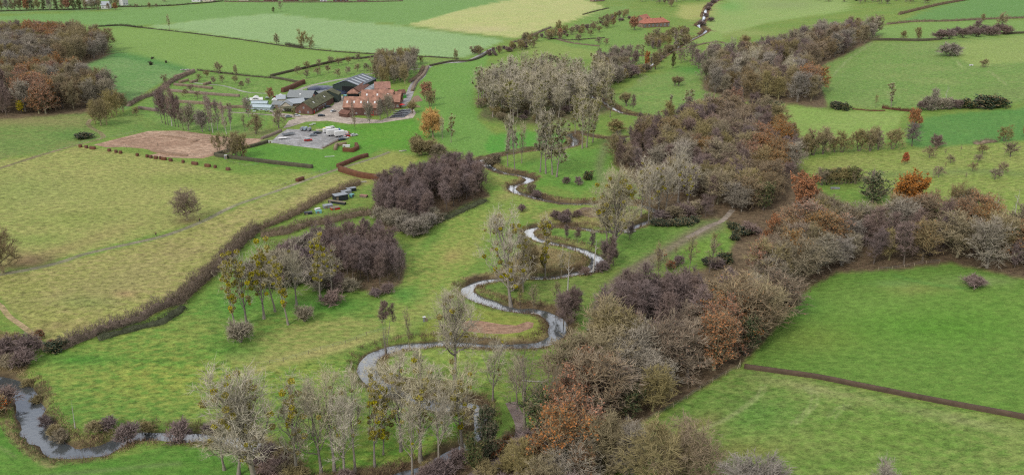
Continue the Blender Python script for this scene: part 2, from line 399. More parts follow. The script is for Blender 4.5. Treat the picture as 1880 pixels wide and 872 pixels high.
field([(150,90),(200,94),(280,112),(352,131),(300,150),(258,175),(235,200),(160,205),(120,150)], (100,158,76), (132,166,96), .8, 2)
stroke([(205,98),(260,108),(340,128)], 5, (74,144,62), .8)
field([(350,130),(535,142),(600,118),(645,102),(700,104),(850,110),(790,118),(760,150),(640,160),(560,200),(500,205),(480,250),(300,238),(240,200),(300,160)], (104,158,62), (138,164,84), .8, 3)
field([(850,112),(880,104),(905,95),(870,150),(870,190),(880,225),(930,262),(880,290),(820,270),(780,240),(760,205),(770,150),(790,122)], (106,164,66), (126,168,78), .6, 4)
field([(-300,200),(165,206),(168,222),(186,252),(100,276),(-300,340)], (118,148,70), (148,148,84), .8, 2)
blob(60, 222, 90, 10, (156,148,92), .75); blob(130, 248, 60, 12, (92,150,60), .7); blob(20, 262, 60, 16, (104,154,64), .6)
field([(186,252),(180,220),(240,205),(300,238),(215,254)], (108,156,66), (140,156,80), .7, 4)
field([(-300,345),(100,279),(150,268),(225,280),(330,298),(440,322),(600,320),(470,362),(330,418),(60,487),(-300,512)], (156,164,84), (174,170,96), .95, 3)
blob(200, 350, 150, 30, (166,168,90), .5); blob(330, 330, 90, 12, (138,158,70), .6); blob(150,400,120,14,(140,158,72),.5); blob(120, 455, 130, 9, (168,152,92), .8, rot=-18); blob(60, 440, 80, 12, (126,158,64), .5); blob(360, 410, 60, 8, (140,150,66), .6, rot=-20); blob(30,350,100,30,(146,160,80),.6)
blob(345, 405, 28, 7, (150,128,88), .7); blob(50, 480, 50, 14, (156,126,90), .8); blob(500,330,90,12,(132,162,64),.6)
field([(-300,520),(60,498),(150,473),(290,440),(430,384),(545,342),(620,316),(690,332),(640,352),(560,380),(470,412),(430,440),(400,500),(330,560),(220,600),(100,640),(60,610),(0,545)], (160,162,84), (178,166,102), 1.0, 4)
blob(200, 520, 120, 30, (156,152,86), .6, rot=-15); blob(230, 540, 22, 6, (190,150,110), .7); blob(330, 460, 60, 14, (168,152,96), .5); blob(160,555,60,12,(132,152,72),.6); blob(520, 360, 60, 10, (140,164,74), .6, rot=-20); blob(40, 560, 40, 30, (146,150,76), .6); blob(120,600,60,10,(156,140,86),.6)
# green fields round the farm
field([(400,290),(480,262),(505,264),(592,276),(650,262),(705,272),(660,292),(600,316),(520,308),(440,296)], (88,156,50), (112,164,60), .5, 3)
field([(560,226),(640,230),(760,218),(785,250),(760,280),(700,272),(640,262),(650,247),(600,240)], (90,162,48), (116,166,60), .5, 3)
field([(620,318),(655,300),(720,278),(775,290),(740,312),(700,330),(660,322)], (150,160,76), (164,164,84), .8, 3)
field([(400,258),(480,236),(520,238),(496,262),(400,290),(395,284)], (112,144,66), (150,144,90), .8, 4)
# centre meadow
field([(900,320),(930,325),(960,345),(1000,375),(960,395),(900,420),(880,470),(850,510),(800,560),(720,620),(560,690),(400,700),(440,650),(560,610),(680,570),(735,520),(760,440),(840,385),(905,360)], (128,162,66), (164,166,84), .9, 8)
blob(830, 470, 22, 10, (186,158,96), .8, rot=-25); blob(870, 440, 60, 16, (160,164,80), .6, rot=-35); blob(800, 560, 90, 22, (166,168,90), .6, rot=-30); blob(900, 375, 40, 14, (112,158,60), .7); blob(930, 360, 22, 8, (178,164,100), .7, rot=-20)
blob(790, 440, 30, 12, (100,158,56), .8, rot=-40); blob(740, 540, 30, 16, (88,156,56), .9)
# lower-left bright meadow
field([(60,655),(110,650),(230,610),(340,575),(410,520),(440,540),(560,600),(680,560),(720,620),(670,650),(655,700),(700,720),(640,760),(500,790),(380,790),(180,795),(130,800),(80,765),(60,715)], (98,150,56), (146,162,74), .95, 6)
field([(430,640),(520,600),(640,580),(700,590),(690,620),(560,660),(480,690),(430,670)], (140,160,76), (176,168,96), .8, 8)
stroke([(420,656),(520,655),(600,645),(660,628),(720,606)], 9, (176,170,98), .75, mot=.8)
stroke([(420,692),(500,672),(560,655),(660,626)], 5, (184,172,104), .6)
blob(300, 690, 150, 60, (104,156,54), .6, (170,174,72), 1.0); blob(150, 660, 80, 12, (74,146,44), .8); blob(430, 560, 60, 30, (82,156,50), .8); blob(600, 560, 90, 18, (78,152,50), .8); blob(580, 690, 80, 20, (118,162,56), .6, (152,170,66)); blob(430, 640, 60, 20, (78,148,46), .6)
field([(-300,780),(30,784),(60,806),(95,842),(150,850),(240,836),(300,818),(412,820),(470,870),(450,1100),(-300,1100)], (84,146,48), (108,154,62), .6, 3)
stroke([(60,875),(200,862),(330,850)], 4, (120,138,84), .5); stroke([(0,820),(28,838)],3,(140,134,96),.5)
# river meadows
field([(690,655),(760,642),(960,648),(1010,640),(1000,700),(940,740),(870,740),(760,728),(700,700)], (110,162,58), (150,168,78), .9, 4)
field([(640,760),(760,745),(870,760),(872,800),(800,830),(700,850),(560,870),(520,850),(560,790)], (98,158,50), (150,166,70), .9, 5)
field([(860,560),(900,570),(960,580),(1000,590),(1010,610),(990,625),(860,622),(780,625),(770,600),(800,580)], (138,158,64), (158,160,74), .8, 4)
field([(900,520),(980,520),(1060,510),(1110,500),(1130,530),(1100,590),(1050,600),(1000,570),(930,560),(880,535)], (112,144,60), (138,150,74), .8, 4)
field([(1010,400),(1120,430),(1200,410),(1290,400),(1340,430),(1345,470),(1280,480),(1180,510),(1110,480),(1060,450),(990,430)], (104,156,58), (130,160,72), .8, 5)
field([(985,450),(1060,465),(1085,480),(1060,498),(960,505),(900,508),(940,470)], (142,136,84), (168,148,104), 1.0, 4)
field([(1000,385),(1100,380),(1180,388),(1195,400),(1110,418),(1020,412),(975,400)], (150,156,78), (168,160,92), .9, 4)
field([(900,345),(1060,340),(1100,300),(1130,260),(1060,300),(980,300),(930,300),(960,318),(985,335),(1000,355),(1080,368),(1000,362)], (100,162,56), (128,164,66), .6, 4)
field([(960,240),(1040,250),(1045,268),(960,274),(900,285),(890,270),(900,250)], (84,164,56), (110,166,66), .5, 4)
field([(1050,275),(1130,270),(1110,330),(1060,360),(1000,330),(960,300)], (100,160,58), (130,164,70), .6, 4)
# muddy trail
stroke([(1320,410),(1270,432),(1220,462),(1170,492),(1135,515),(1112,550),(1098,590),(1085,610)], 12, (122,126,84), .9, (142,130,98))
stroke([(1310,413),(1262,438),(1212,466),(1165,494)], 4, (140,128,104), .8)
stroke([(1180,500),(1140,522),(1118,545),(1106,580)], 4, (134,118,96), .8)
stroke([(1140,250),(1118,262),(1106,285),(1100,310),(1104,335)], 9, (130,136,90), .7)
stroke([(1186,140),(1172,150),(1190,158),(1205,172),(1212,190),(1220,205)], 3, (150,152,108), .8)
blob(1280, 455, 50, 14, (126,162,60), .7); blob(1060, 600, 30, 14, (80,132,52), .7)
# upper centre
field([(1090,20),(1150,10),(1190,60),(1230,90),(1180,130),(1100,110),(1000,90),(960,84),(980,70),(1060,40)], (112,160,68), (136,164,80), .6, 4)
field([(950,75),(1000,76),(1100,96),(1110,110),(980,100),(930,88)], (136,162,76), (150,166,84), .6, 3)
field([(1140,170),(1190,140),(1290,120),(1310,150),(1300,200),(1240,215),(1150,215),(1100,195)], (110,160,68), (142,160,84), .7, 4)
blob(1270, 128, 40, 8, (82,156,56), .8)
field([(1250,10),(1320,5),(1300,30),(1270,40),(1240,30)], (170,176,94), (180,176,100), .6, 3)
field([(1300,-30),(1420,-30),(1560,0),(1560,20),(1420,40),(1340,60),(1300,70),(1290,50),(1310,20),(1340,5)], (144,176,90), (160,176,100), .6, 3)
blob(1340, 12, 30, 10, (110,174,76), .8); blob(1370, 62, 60, 6, (178,178,110), .5); blob(1440,10,60,8,(140,158,96),.6)
field([(1250,68),(1320,58),(1330,75),(1260,85)], (138,170,80), None, .5, 3)
# right upper fields
field([(1660,38),(1720,12),(1800,-10),(2400,-60),(2400,20),(1880,34),(1740,38)], (98,156,72), (112,162,80), .4, 2)
field([(1610,50),(1700,40),(1880,38),(2400,30),(2400,40),(1880,64),(1700,76),(1640,72),(1600,68)], (124,164,76), (140,168,86), .5, 2)
field([(1595,76),(1700,78),(1780,72),(1880,66),(2400,50),(2400,190),(1880,186),(1760,198),(1600,200),(1500,190),(1488,130)], (116,156,70), (142,162,88), .8, 3)
field([(1760,78),(1880,66),(2400,50),(2400,120),(1880,114),(1790,122),(1755,106)], (144,170,84), (154,172,92), .6, 3)
blob(1560, 160, 60, 30, (112,152,68), .5); stroke([(1600,80),(1560,108),(1530,138)], 1.6, (160,172,112), .7); stroke([(1745,100),(1765,122)],1.6,(168,176,116),.7); stroke([(1815,130),(1850,158)],1.8,(164,172,110),.7); stroke([(1530,140),(1600,138)],1.5,(140,164,92),.5)
blob(1850, 170, 70, 14, (120,146,72), .6)
field([(1410,188),(1520,202),(1600,206),(1660,206),(1640,250),(1580,262),(1480,262),(1440,240)], (138,172,78), (154,174,90), .6, 3)
field([(1700,215),(1780,206),(1880,200),(2400,180),(2400,255),(1880,258),(1800,264),(1690,272),(1660,260)], (86,150,64), (104,156,70), .5, 3)
field([(1455,295),(1600,278),(1720,272),(1880,260),(2400,240),(2400,480),(1880,440),(1700,400),(1600,340),(1500,330)], (134,160,68), (156,164,84), .9, 3)
stroke([(1600,322),(1700,318),(1790,315),(1880,320)], 5, (122,146,76), .6); blob(1540, 300, 60, 10, (158,158,84), .6); blob(1700,395,60,20,(104,150,58),.8); blob(1560,340,40,8,(124,148,64),.6)
field([(1535,503),(1590,498),(1660,496),(1700,487),(1745,485),(1800,497),(1880,514),(2500,640),(2500,900),(1880,768),(1640,722),(1500,692),(1372,672),(1390,650),(1422,598),(1447,571),(1485,528)], (98,150,54), (122,156,66), .6, 2)
blob(1560, 560, 130, 22, (112,158,62), .6, rot=8); blob(1500, 620, 90, 26, (132,150,62), .55); blob(1700, 600, 140, 30, (86,150,42), .7); blob(1680, 530, 60, 12, (146,150,76), .65); blob(1800, 515, 60, 10, (150,166,98), .7); blob(1470,560,40,20,(84,146,52),.7); blob(1640,520,40,6,(120,168,84),.6)
stroke([(1640,505),(1700,520),(1780,530)], 2.6, (90,150,60), .7)
field([(1372,676),(1500,697),(1640,727),(1880,773),(2500,900),(2500,1300),(1300,1300),(1180,900),(1180,800),(1260,738),(1350,680)], (112,150,62), (142,158,80), .9, 2)
blob(1380, 760, 90, 30, (92,152,56), .7); blob(1600, 800, 160, 40, (120,156,60), .5); blob(1360, 830, 90, 20, (142,140,70), .7); blob(1270, 790, 70, 22, (150,138,80), .8, rot=-25); blob(1500,715,120,9,(166,162,104),.6, rot=12); blob(1760,770,120,10,(160,160,104),.5,rot=12); blob(1540,850,100,14,(100,150,52),.6)
for dy_ in (0, 7):
    stroke([(1275+dy_*.4,792+dy_*.3),(1330,768+dy_*.5),(1370+dy_*.6,742+dy_*.3),(1392+dy_*1.2,722),(1398+dy_*1.2,706)], 2.4, (168,174,112), .65)
    stroke([(1452+dy_*1.4,778),(1472+dy_*1.4,760),(1488+dy_*1.5,742),(1490+dy_*1.5,724),(1478+dy_,712)], 2.6, (168,174,112), .6)
    stroke([(1520+dy_*2,768),(1532+dy_*2,752),(1552+dy_*1.5,742)], 2.4, (164,172,110), .55)
# leaf litter and rough ground under the woods
LIT, LIT2 = (116,98,74), (132,112,84)
field([(-300,60),(190,78),(205,100),(155,120),(120,140),(160,155),(220,175),(210,200),(165,207),(0,220),(-300,240)], LIT, LIT2, .9, 3)
field([(890,180),(960,150),(1060,145),(1125,165),(1120,205),(1060,222),(940,232),(880,215)], (110,120,68), (124,110,80), .9, 6)
field([(680,385),(700,358),(770,345),(840,330),(885,340),(900,360),(845,380),(805,410),(768,432),(700,418)], LIT, LIT2, .9, 3)
field([(520,440),(600,440),(720,450),(745,490),(738,520),(700,540),(650,528),(600,505),(560,500)], (112,104,74), LIT2, .9, 4)
field([(1125,300),(1135,265),(1210,240),(1320,205),(1420,200),(1455,250),(1460,300),(1480,330),(1560,390),(1640,410),(1780,410),(1990,450),(1990,525),(1880,512),(1745,482),(1660,494),(1535,501),(1485,527),(1447,570),(1400,630),(1357,672),(1180,775),(1100,880),(1060,1000),(900,1000),(960,860),(985,800),(1000,730),(1040,700),(1075,650),(1100,600),(1130,560),(1180,520),(1300,490),(1340,470),(1350,430),(1330,400),(1240,410),(1200,400),(1170,340)], LIT, LIT2, .95, 5)
field([(1390,110),(1500,72),(1620,66),(1597,78),(1570,92),(1495,128),(1508,165),(1522,200),(1450,192),(1340,182),(1290,165),(1290,140)], LIT, LIT2, .9, 3)
field([(560,880),(640,862),(760,848),(850,836),(900,820),(930,790),(990,790),(980,1000),(560,1000)], (136,124,88), (120,100,76), 1.0, 6)
blob(1690, 415, 30, 12, (104,150,58), .8)
blob(560, 445, 60, 12, (116,132,66), .7); blob(620, 400, 40, 10, (120,142,70), .6)
field([(-100,600),(30,615),(62,650),(45,690),(0,700),(-100,690)], (124,108,78), (104,92,62), 1.0, 4)
stroke([(1316,412),(1270,434),(1220,464),(1172,494),(1140,514),(1116,545),(1100,585),(1090,612)], 10, (122,124,84), .85, (142,130,98))
stroke([(1310,414),(1262,440),(1212,468),(1166,496),(1136,520)], 3.5, (146,132,108), .8); stroke([(1290,420),(1245,444),(1200,468),(1155,494),(1128,516),(1108,546),(1092,585)], 3, (140,126,100), .7)
stroke([(40,606),(66,628),(92,650)], 2.6, (96,112,58), .8); stroke([(30,612),(54,634),(80,656)], 2.2, (110,112,66), .7)
# river banks
bn = sn(vv[:, 0], vv[:, 1], .12, 3); bw = np.clip(1.7 + 2.2 * bn, .5, 4.2)
wb = (1 - sstep(bw, bw + .7, RD)) * np.maximum(sstep(-.75, .1, sn(vv[:, 0], vv[:, 1], .045, 11)), 1 - sstep(.2, .9, RD)); blend(wb, (92,78,58), (116,98,70), .9)
fr = np.exp(-((RD - bw - .5) / .6) ** 2) * sstep(.0, .5, sn(vv[:, 0], vv[:, 1], .09, 8) + .3); blend(fr, (182,162,110), (160,140,94), .8, .75)

def ground_mat():
    m, t, b = newmat('grassland'); L = t.links.new; N = t.nodes.new
    b.inputs['Roughness'].default_value = .95; b.inputs['Specular IOR Level'].default_value = .1
    tcn = N('ShaderNodeTexCoord')
    a1 = N('ShaderNodeAttribute'); a1.attribute_name = 'base'; a2 = N('ShaderNodeAttribute'); a2.attribute_name = 'alt'
    a3 = N('ShaderNodeAttribute'); a3.attribute_name = 'mottle'; a4 = N('ShaderNodeAttribute'); a4.attribute_name = 'stripe'
    def noise(sc, det, sx=1, sy=1, rot=0):
        mpp = N('ShaderNodeMapping'); mpp.inputs['Scale'].default_value = (sx, sy, 1); mpp.inputs['Rotation'].default_value = (0, 0, rot)
        L(tcn.outputs['Object'], mpp.inputs['Vector']); n = N('ShaderNodeTexNoise'); n.inputs['Scale'].default_value = sc; n.inputs['Detail'].default_value = det
        n.inputs['Roughness'].default_value = .62; L(mpp.outputs[0], n.inputs['Vector']); return n
    n1 = noise(.035, 6); n2 = noise(.55, 5, .6, 1.0, R(12)); n3 = noise(2.6, 3); n4 = noise(.62, 6, .75, 1, R(-25))
    s = N('ShaderNodeMath'); s.operation = 'MULTIPLY_ADD'; s.inputs[1].default_value = .42; L(n1.outputs['Fac'], s.inputs[0])
    s2 = N('ShaderNodeMath'); s2.operation = 'MULTIPLY'; s2.inputs[1].default_value = .58; L(n2.outputs['Fac'], s2.inputs[0]); L(s2.outputs[0], s.inputs[2])
    mr = N('ShaderNodeMapRange'); mr.inputs['From Min'].default_value = .40; mr.inputs['From Max'].default_value = .60; mr.interpolation_type = 'SMOOTHSTEP'; L(s.outputs[0], mr.inputs['Value'])
    f = N('ShaderNodeMath'); f.operation = 'MULTIPLY'; L(mr.outputs[0], f.inputs[0]); L(a3.outputs['Fac'], f.inputs[1])
    mix = N('ShaderNodeMix'); mix.data_type = 'RGBA'; L(f.outputs[0], mix.inputs[0]); L(a1.outputs['Color'], mix.inputs[6]); L(a2.outputs['Color'], mix.inputs[7])
    # tuft brightness
    v1 = N('ShaderNodeMapRange'); v1.inputs['From Min'].default_value = .32; v1.inputs['From Max'].default_value = .68; L(n4.outputs['Fac'], v1.inputs['Value'])
    sub = N('ShaderNodeMath'); sub.operation = 'SUBTRACT'; sub.inputs[1].default_value = .5; L(v1.outputs[0], sub.inputs[0])
    am = N('ShaderNodeMath'); am.operation = 'MULTIPLY_ADD'; am.inputs[1].default_value = .62; am.inputs[2].default_value = .1; L(a3.outputs['Fac'], am.inputs[0])
    p = N('ShaderNodeMath'); p.operation = 'MULTIPLY'; L(sub.outputs[0], p.inputs[0]); L(am.outputs[0], p.inputs[1])
    v3 = N('ShaderNodeMapRange'); v3.inputs['From Min'].default_value = .3; v3.inputs['From Max'].default_value = .7; v3.inputs['To Min'].default_value = .78; v3.inputs['To Max'].default_value = 1.22; L(n3.outputs['Fac'], v3.inputs['Value'])
    ad = N('ShaderNodeMath'); ad.operation = 'ADD'; L(p.outputs[0], ad.inputs[0]); L(v3.outputs[0], ad.inputs[1])
    # dark tufts in rough grass
    n5 = noise(1.05, 3, .7, 1, R(-15)); d5 = N('ShaderNodeMapRange'); d5.inputs['From Min'].default_value = .36; d5.inputs['From Max'].default_value = .47; d5.inputs['To Min'].default_value = -.28; d5.inputs['To Max'].default_value = 0; L(n5.outputs['Fac'], d5.inputs['Value'])
    d6 = N('ShaderNodeMath'); d6.operation = 'MULTIPLY'; m2_ = N('ShaderNodeMath'); m2_.operation = 'POWER'; m2_.inputs[1].default_value = 3.5; L(a3.outputs['Fac'], m2_.inputs[0]); L(d5.outputs[0], d6.inputs[0]); L(m2_.outputs[0], d6.inputs[1])
    ad0 = ad; ad = N('ShaderNodeMath'); ad.operation = 'ADD'; L(ad0.outputs[0], ad.inputs[0]); L(d6.outputs[0], ad.inputs[1])
    # stubble stripes
    wv = N('ShaderNodeTexWave'); wv.inputs['Scale'].default_value = .11; wv.inputs['Distortion'].default_value = 1.2; wv.inputs['Detail'].default_value = 3
    mpw = N('ShaderNodeMapping'); mpw.inputs['Rotation'].default_value = (0, 0, R(58)); L(tcn.outputs['Object'], mpw.inputs['Vector']); L(mpw.outputs[0], wv.inputs['Vector'])
    ws = N('ShaderNodeMath'); ws.operation = 'MULTIPLY'; L(wv.outputs['Fac'], ws.inputs[0]); L(a4.outputs['Fac'], ws.inputs[1])
    wm = N('ShaderNodeMath'); wm.operation = 'MULTIPLY_ADD'; wm.inputs[1].default_value = .16; L(ws.outputs[0], wm.inputs[0]); L(ad.outputs[0], wm.inputs[2])
    hs = N('ShaderNodeHueSaturation'); L(mix.outputs[2], hs.inputs['Color']); L(wm.outputs[0], hs.inputs['Value']); L(hs.outputs[0], b.inputs['Base Color'])
    bp = N('ShaderNodeBump'); bp.inputs['Strength'].default_value = .8; bp.inputs['Distance'].default_value = .9; L(n4.outputs['Fac'], bp.inputs['Height']); L(bp.outputs[0], b.inputs['Normal'])
    return m
GM = ground_mat()
V3 = np.c_[vv, VZ]
def submesh(name, mask, c1=None, c2=None, zoff=0.0, mat=GM, z=None, mot=None):
    f = tri[mask]; u, inv = np.unique(f, return_inverse=True); f = inv.reshape(f.shape)
    V = V3[u].copy(); V[:, 2] += zoff
    if z is not None: V[:, 2] = z
    # consistent winding up
    a, b, c = V[f[:, 0]], V[f[:, 1]], V[f[:, 2]]
    up = (b[:, 0] - a[:, 0]) * (c[:, 1] - a[:, 1]) - (b[:, 1] - a[:, 1]) * (c[:, 0] - a[:, 0]) < 0
    f[up] = f[up][:, ::-1]
    me = mesh_np(name, V, [(f, 0)], mat, smooth=True)
    if mat is GM:
        A = lin(C1[u]) * ALB if c1 is None else lin(np.clip(np.array(c1, float)[None] + (18 * sn(V[:, 0], V[:, 1], .09, 2) + 12 * sn(V[:, 0], V[:, 1], .33, 5))[:, None] * np.array([1, .9, .8]), 20, 250)) * ALB
        B = lin(C2[u]) * ALB if c2 is None else np.tile(lin(c2) * ALB, (len(u), 1))
        for nm, X in (('base', A), ('alt', B)):
            at = me.attributes.new(nm, 'FLOAT_COLOR', 'POINT'); at.data.foreach_set('color', np.c_[X, np.ones(len(u))].astype(np.float32).ravel())
        for nm, X in (('mottle', MOT[u] if mot is None else np.full(len(u), mot)), ('stripe', STR[u])):
            at = me.attributes.new(nm, 'FLOAT', 'POINT'); at.data.foreach_set('value', X.astype(np.float32))
    return tag(link(name, me), kind='structure')
submesh('ground', reg == 0)
for k, (nm, poly, c1, c2) in enumerate(REG):
    if (reg == k + 1).any(): submesh(nm, reg == k + 1, c1, c2, mot=.8)
# water
m, t_, b = newmat('river_water')
b.inputs['Base Color'].default_value = (.05, .055, .055, 1); b.inputs['Roughness'].default_value = .08; b.inputs['IOR'].default_value = 1.33
b.inputs['Specular IOR Level'].default_value = 1.0; b.inputs['Coat Weight'].default_value = 1.0; b.inputs['Coat Roughness'].default_value = .05; b.inputs['Coat IOR'].default_value = 1.75
tcn = t_.nodes.new('ShaderNodeTexCoord'); n = t_.nodes.new('ShaderNodeTexNoise'); n.inputs['Scale'].default_value = .9; n.inputs['Detail'].default_value = 5
bp = t_.nodes.new('ShaderNodeBump'); bp.inputs['Strength'].default_value = .15; bp.inputs['Distance'].default_value = .1
t_.links.new(tcn.outputs['Object'], n.inputs['Vector']); t_.links.new(n.outputs['Fac'], bp.inputs['Height']); t_.links.new(bp.outputs[0], b.inputs['Normal']); t_.links.new(bp.outputs[0], b.inputs['Coat Normal'])
WM = m
submesh('river_water', (RD[tri].max(1) < 2.6), z=WATER_Z, mat=WM)

#--PART2--
# ================================================================== vegetation builders
def tubes(Pn, Rd, sides):
    """Pn (N,K,3), Rd (N,K) -> verts, quads"""
    N_, K = Rd.shape
    T = np.gradient(Pn, axis=1); T /= np.linalg.norm(T, axis=2, keepdims=True) + 1e-9
    ref = np.where(np.abs(T[..., 2:3]) > .9, np.array([1., 0, 0]), np.array([0, 0, 1.]))
    A = np.cross(T, ref); A /= np.linalg.norm(A, axis=2, keepdims=True) + 1e-9; B = np.cross(T, A)
    an = np.linspace(0, 2 * np.pi, sides, endpoint=False)
    V = Pn[:, :, None] + Rd[:, :, None, None] * (A[:, :, None] * np.cos(an)[None, None, :, None] + B[:, :, None] * np.sin(an)[None, None, :, None])
    idx = np.arange(N_ * K * sides).reshape(N_, K, sides)
    a = idx[:, :-1]; b_ = idx[:, 1:]
    F = np.stack([a, np.roll(a, -1, 2), np.roll(b_, -1, 2), b_], -1).reshape(-1, 4)
    return V.reshape(-1, 3), F
def unit(v): return v / (np.linalg.norm(v, axis=-1, keepdims=True) + 1e-9)
def blades(p0, d, ln, wd, rg, bend=.25):
    """curved tapering twig: two quads-> one quad and one tri"""
    n = len(p0); side = unit(np.cross(d, rg.normal(size=(n, 3)))) * (wd[:, None] / 2)
    mid = p0 + d * (ln * .55)[:, None]; d2 = unit(d + rg.normal(size=(n, 3)) * bend + np.array([0, 0, .12]))
    tip = mid + d2 * (ln * .45)[:, None]
    V = np.stack([p0 - side, p0 + side, mid + side * .7, mid - side * .7, tip], 1).reshape(-1, 3)
    o = np.arange(n)[:, None] * 5
    return V, o + np.array([[0, 1, 2, 3]]), o + np.array([[3, 2, 4]])
def grow(p, d, ln, rg, K, curve_up, wob):
    """polylines from p along d (N,3) with upward curving"""
    pts_ = [p]; dd = d.copy(); st = (ln / (K - 1))[:, None]
    for k in range(K - 1):
        dd = unit(dd + np.array([0, 0, curve_up]) + rg.normal(size=dd.shape) * wob); pts_.append(pts_[-1] + dd * st)
    return np.stack(pts_, 1)
def sample(poly, u):
    """points and directions on polylines poly (N,K,3) at u (N,m) -> (N*m,3)"""
    N_, K, _ = poly.shape; s = u * (K - 1); i = np.clip(s.astype(int), 0, K - 2); f = (s - i)[..., None]
    r = np.arange(N_)[:, None]; a, b_ = poly[r, i], poly[r, i + 1]
    return (a + (b_ - a) * f).reshape(-1, 3), unit(b_ - a).reshape(-1, 3)

def tree_raw(seed, H=20, base=.25, cr=5, n1=22, n2=8, n3=6, n4=7, elev=40, up=.12, shape='round', tl=1.3, tw=.05, tr=.3, stems=1, leaf=None, ball=None, spread=.0, low=0, wob=.12, tip=.9, dens=1.0):
    """-> dict of vertex/face lists: wood (trunk and limbs), twig, leaf, balls [(pos,r)]"""
    rg = np.random.default_rng(seed)
    K = 9
    base_p = np.zeros((stems, 3)); dirs = np.tile(np.array([0, 0, 1.]), (stems, 1))
    if stems > 1:
        a = np.arange(stems) * 2 * np.pi / stems + rg.uniform(0, 1, stems); base_p[:, 0] = np.cos(a) * tr * 1.2; base_p[:, 1] = np.sin(a) * tr * 1.2
        dirs = unit(np.c_[np.cos(a) * spread, np.sin(a) * spread, np.ones(stems)])
    Ht = H * tip * (rg.uniform(.85, 1, stems) if stems > 1 else np.ones(1))
    trunk = grow(base_p, dirs, Ht, rg, K, .02, .035)
    tk = np.linspace(0, 1, K)
    rad = tr * (1 - tk * .85) * (1 + .5 * np.exp(-tk * 18)); trr = np.tile(rad, (stems, 1)); 
    W = []; Fw = []; ofs = 0
    def addw(v, f):
        nonlocal ofs; W.append(v); Fw.append(f + ofs); ofs += len(v)
    tt = trunk.copy(); tt[:, 0, 2] -= .4
    addw(*tubes(tt, trr, 7))
    # primaries
    m1 = max(3, n1 // stems)
    u = base + (1 - base) * (np.arange(m1)[None] + rg.uniform(0, 1, (stems, m1))) / m1; u = np.clip(u, 0, .995)
    p, td = sample(trunk, u); az = (np.arange(len(p)) * 2.4 + rg.uniform(-.4, .4, len(p)))
    uu = u.ravel(); rel = (uu - base) / (1 - base)
    if shape == 'round': L = cr * np.sqrt(np.clip(1 - (rel * 1.25 - .42) ** 2 * .95, .08, 1)) * 1.05
    elif shape == 'cone': L = cr * (1.08 - rel * .85)
    elif shape == 'column': L = cr * (.55 + .6 * np.sin(np.clip(rel, 0, 1) * 2.6 + .3))
    elif shape == 'fan': L = cr * (1.25 - rel * .45)
    L = L * rg.uniform(.75, 1.15, len(L))
    el = R(elev) + rel * R(35) + rg.uniform(-.15, .15, len(L)); el = np.clip(el, -.2, 1.45)
    d = np.c_[np.cos(az) * np.cos(el), np.sin(az) * np.cos(el), np.sin(el)]
    L = L / np.maximum(np.cos(el * .75), .45)
    L = np.minimum(L, H * .62)
    prim = grow(p, unit(d), L, rg, 6, up, wob)
    r1 = np.clip(tr * .42 * (1 - .6 * rel), .05, None)[:, None] * (1 - np.linspace(0, 1, 6) * .8)[None]
    addw(*tubes(prim, r1, 4))
    # secondaries
    u = rg.uniform(.22, 1, (len(prim), n2)); p, pd = sample(prim, u)
    d = unit(pd * .8 + rg.normal(size=pd.shape) * .62 + np.array([0, 0, up * 1.2])); L2 = np.repeat(L, n2) * (.52 - .26 * u.ravel()) * rg.uniform(.6, 1.2, len(p)) + .35
    sec = grow(p, d, L2, rg, 4, up, wob * 1.3)
    r2 = np.clip(np.repeat(r1[:, 0], n2) * .4, .03, None)[:, None] * (1 - np.linspace(0, 1, 4) * .7)[None]
    addw(*tubes(sec, r2, 3))
    # tertiary
    u = rg.uniform(.15, 1, (len(sec), n3)); p, pd = sample(sec, u)
    d = unit(pd + rg.normal(size=pd.shape) * .6 + np.array([0, 0, up])); L3 = np.repeat(L2, n3) * rg.uniform(.25, .6, len(p)) + tl * .25
    ter = grow(p, d, L3, rg, 3, up, .15)
    V = []; Q = []; T3 = []; o2 = 0
    def addb(v, q, t3):
        nonlocal o2; V.append(v); Q.append(q + o2); T3.append(t3 + o2); o2 += len(v)
    s_ = unit(np.cross(ter[:, 1] - ter[:, 0], rg.normal(size=(len(ter), 3)))) * tw * .75
    vv_ = np.stack([ter[:, 0] - s_, ter[:, 0] + s_, ter[:, 1] + s_ * .8, ter[:, 1] - s_ * .8, ter[:, 2]], 1).reshape(-1, 3); oo_ = np.arange(len(ter))[:, None] * 5
    addb(vv_, oo_ + np.array([[0, 1, 2, 3]]), oo_ + np.array([[3, 2, 4]]))
    u = rg.uniform(.1, 1, (len(ter), n4)); p, pd = sample(ter, u)
    d = unit(pd + rg.normal(size=pd.shape) * .55 + np.array([0, 0, up * 1.3]))
    keep = rg.uniform(size=len(p)) < dens; p, d = p[keep], d[keep]
    addb(*blades(p, d, tl * rg.uniform(.5, 1.2, len(p)), tw * rg.uniform(.6, 1.2, len(p)), rg))
    out = dict(wood=(np.vstack(W), [(np.vstack(Fw), 0)]), twig=(np.vstack(V), [(np.vstack(Q), 0), (np.vstack(T3), 0)]), balls=[], H=H)
    if leaf:
        ls, lp = leaf
        q, _ = sample(ter, rg.uniform(.2, 1, (len(ter), 3))); q = np.vstack([q, p]); q = q[rg.uniform(size=len(q)) < lp]
        q = q + rg.normal(size=q.shape) * .18; n = len(q); a = unit(rg.normal(size=(n, 3))); b_ = unit(np.cross(a, rg.normal(size=(n, 3)))); s = (ls * rg.uniform(.6, 1.3, n))[:, None]
        LV = np.stack([q - a * s, q + b_ * s * .6, q + a * s, q - b_ * s * .6], 1).reshape(-1, 3)
        out['leaf'] = (LV, [(np.arange(n)[:, None] * 4 + np.array([[0, 1, 2, 3]]), 0)])
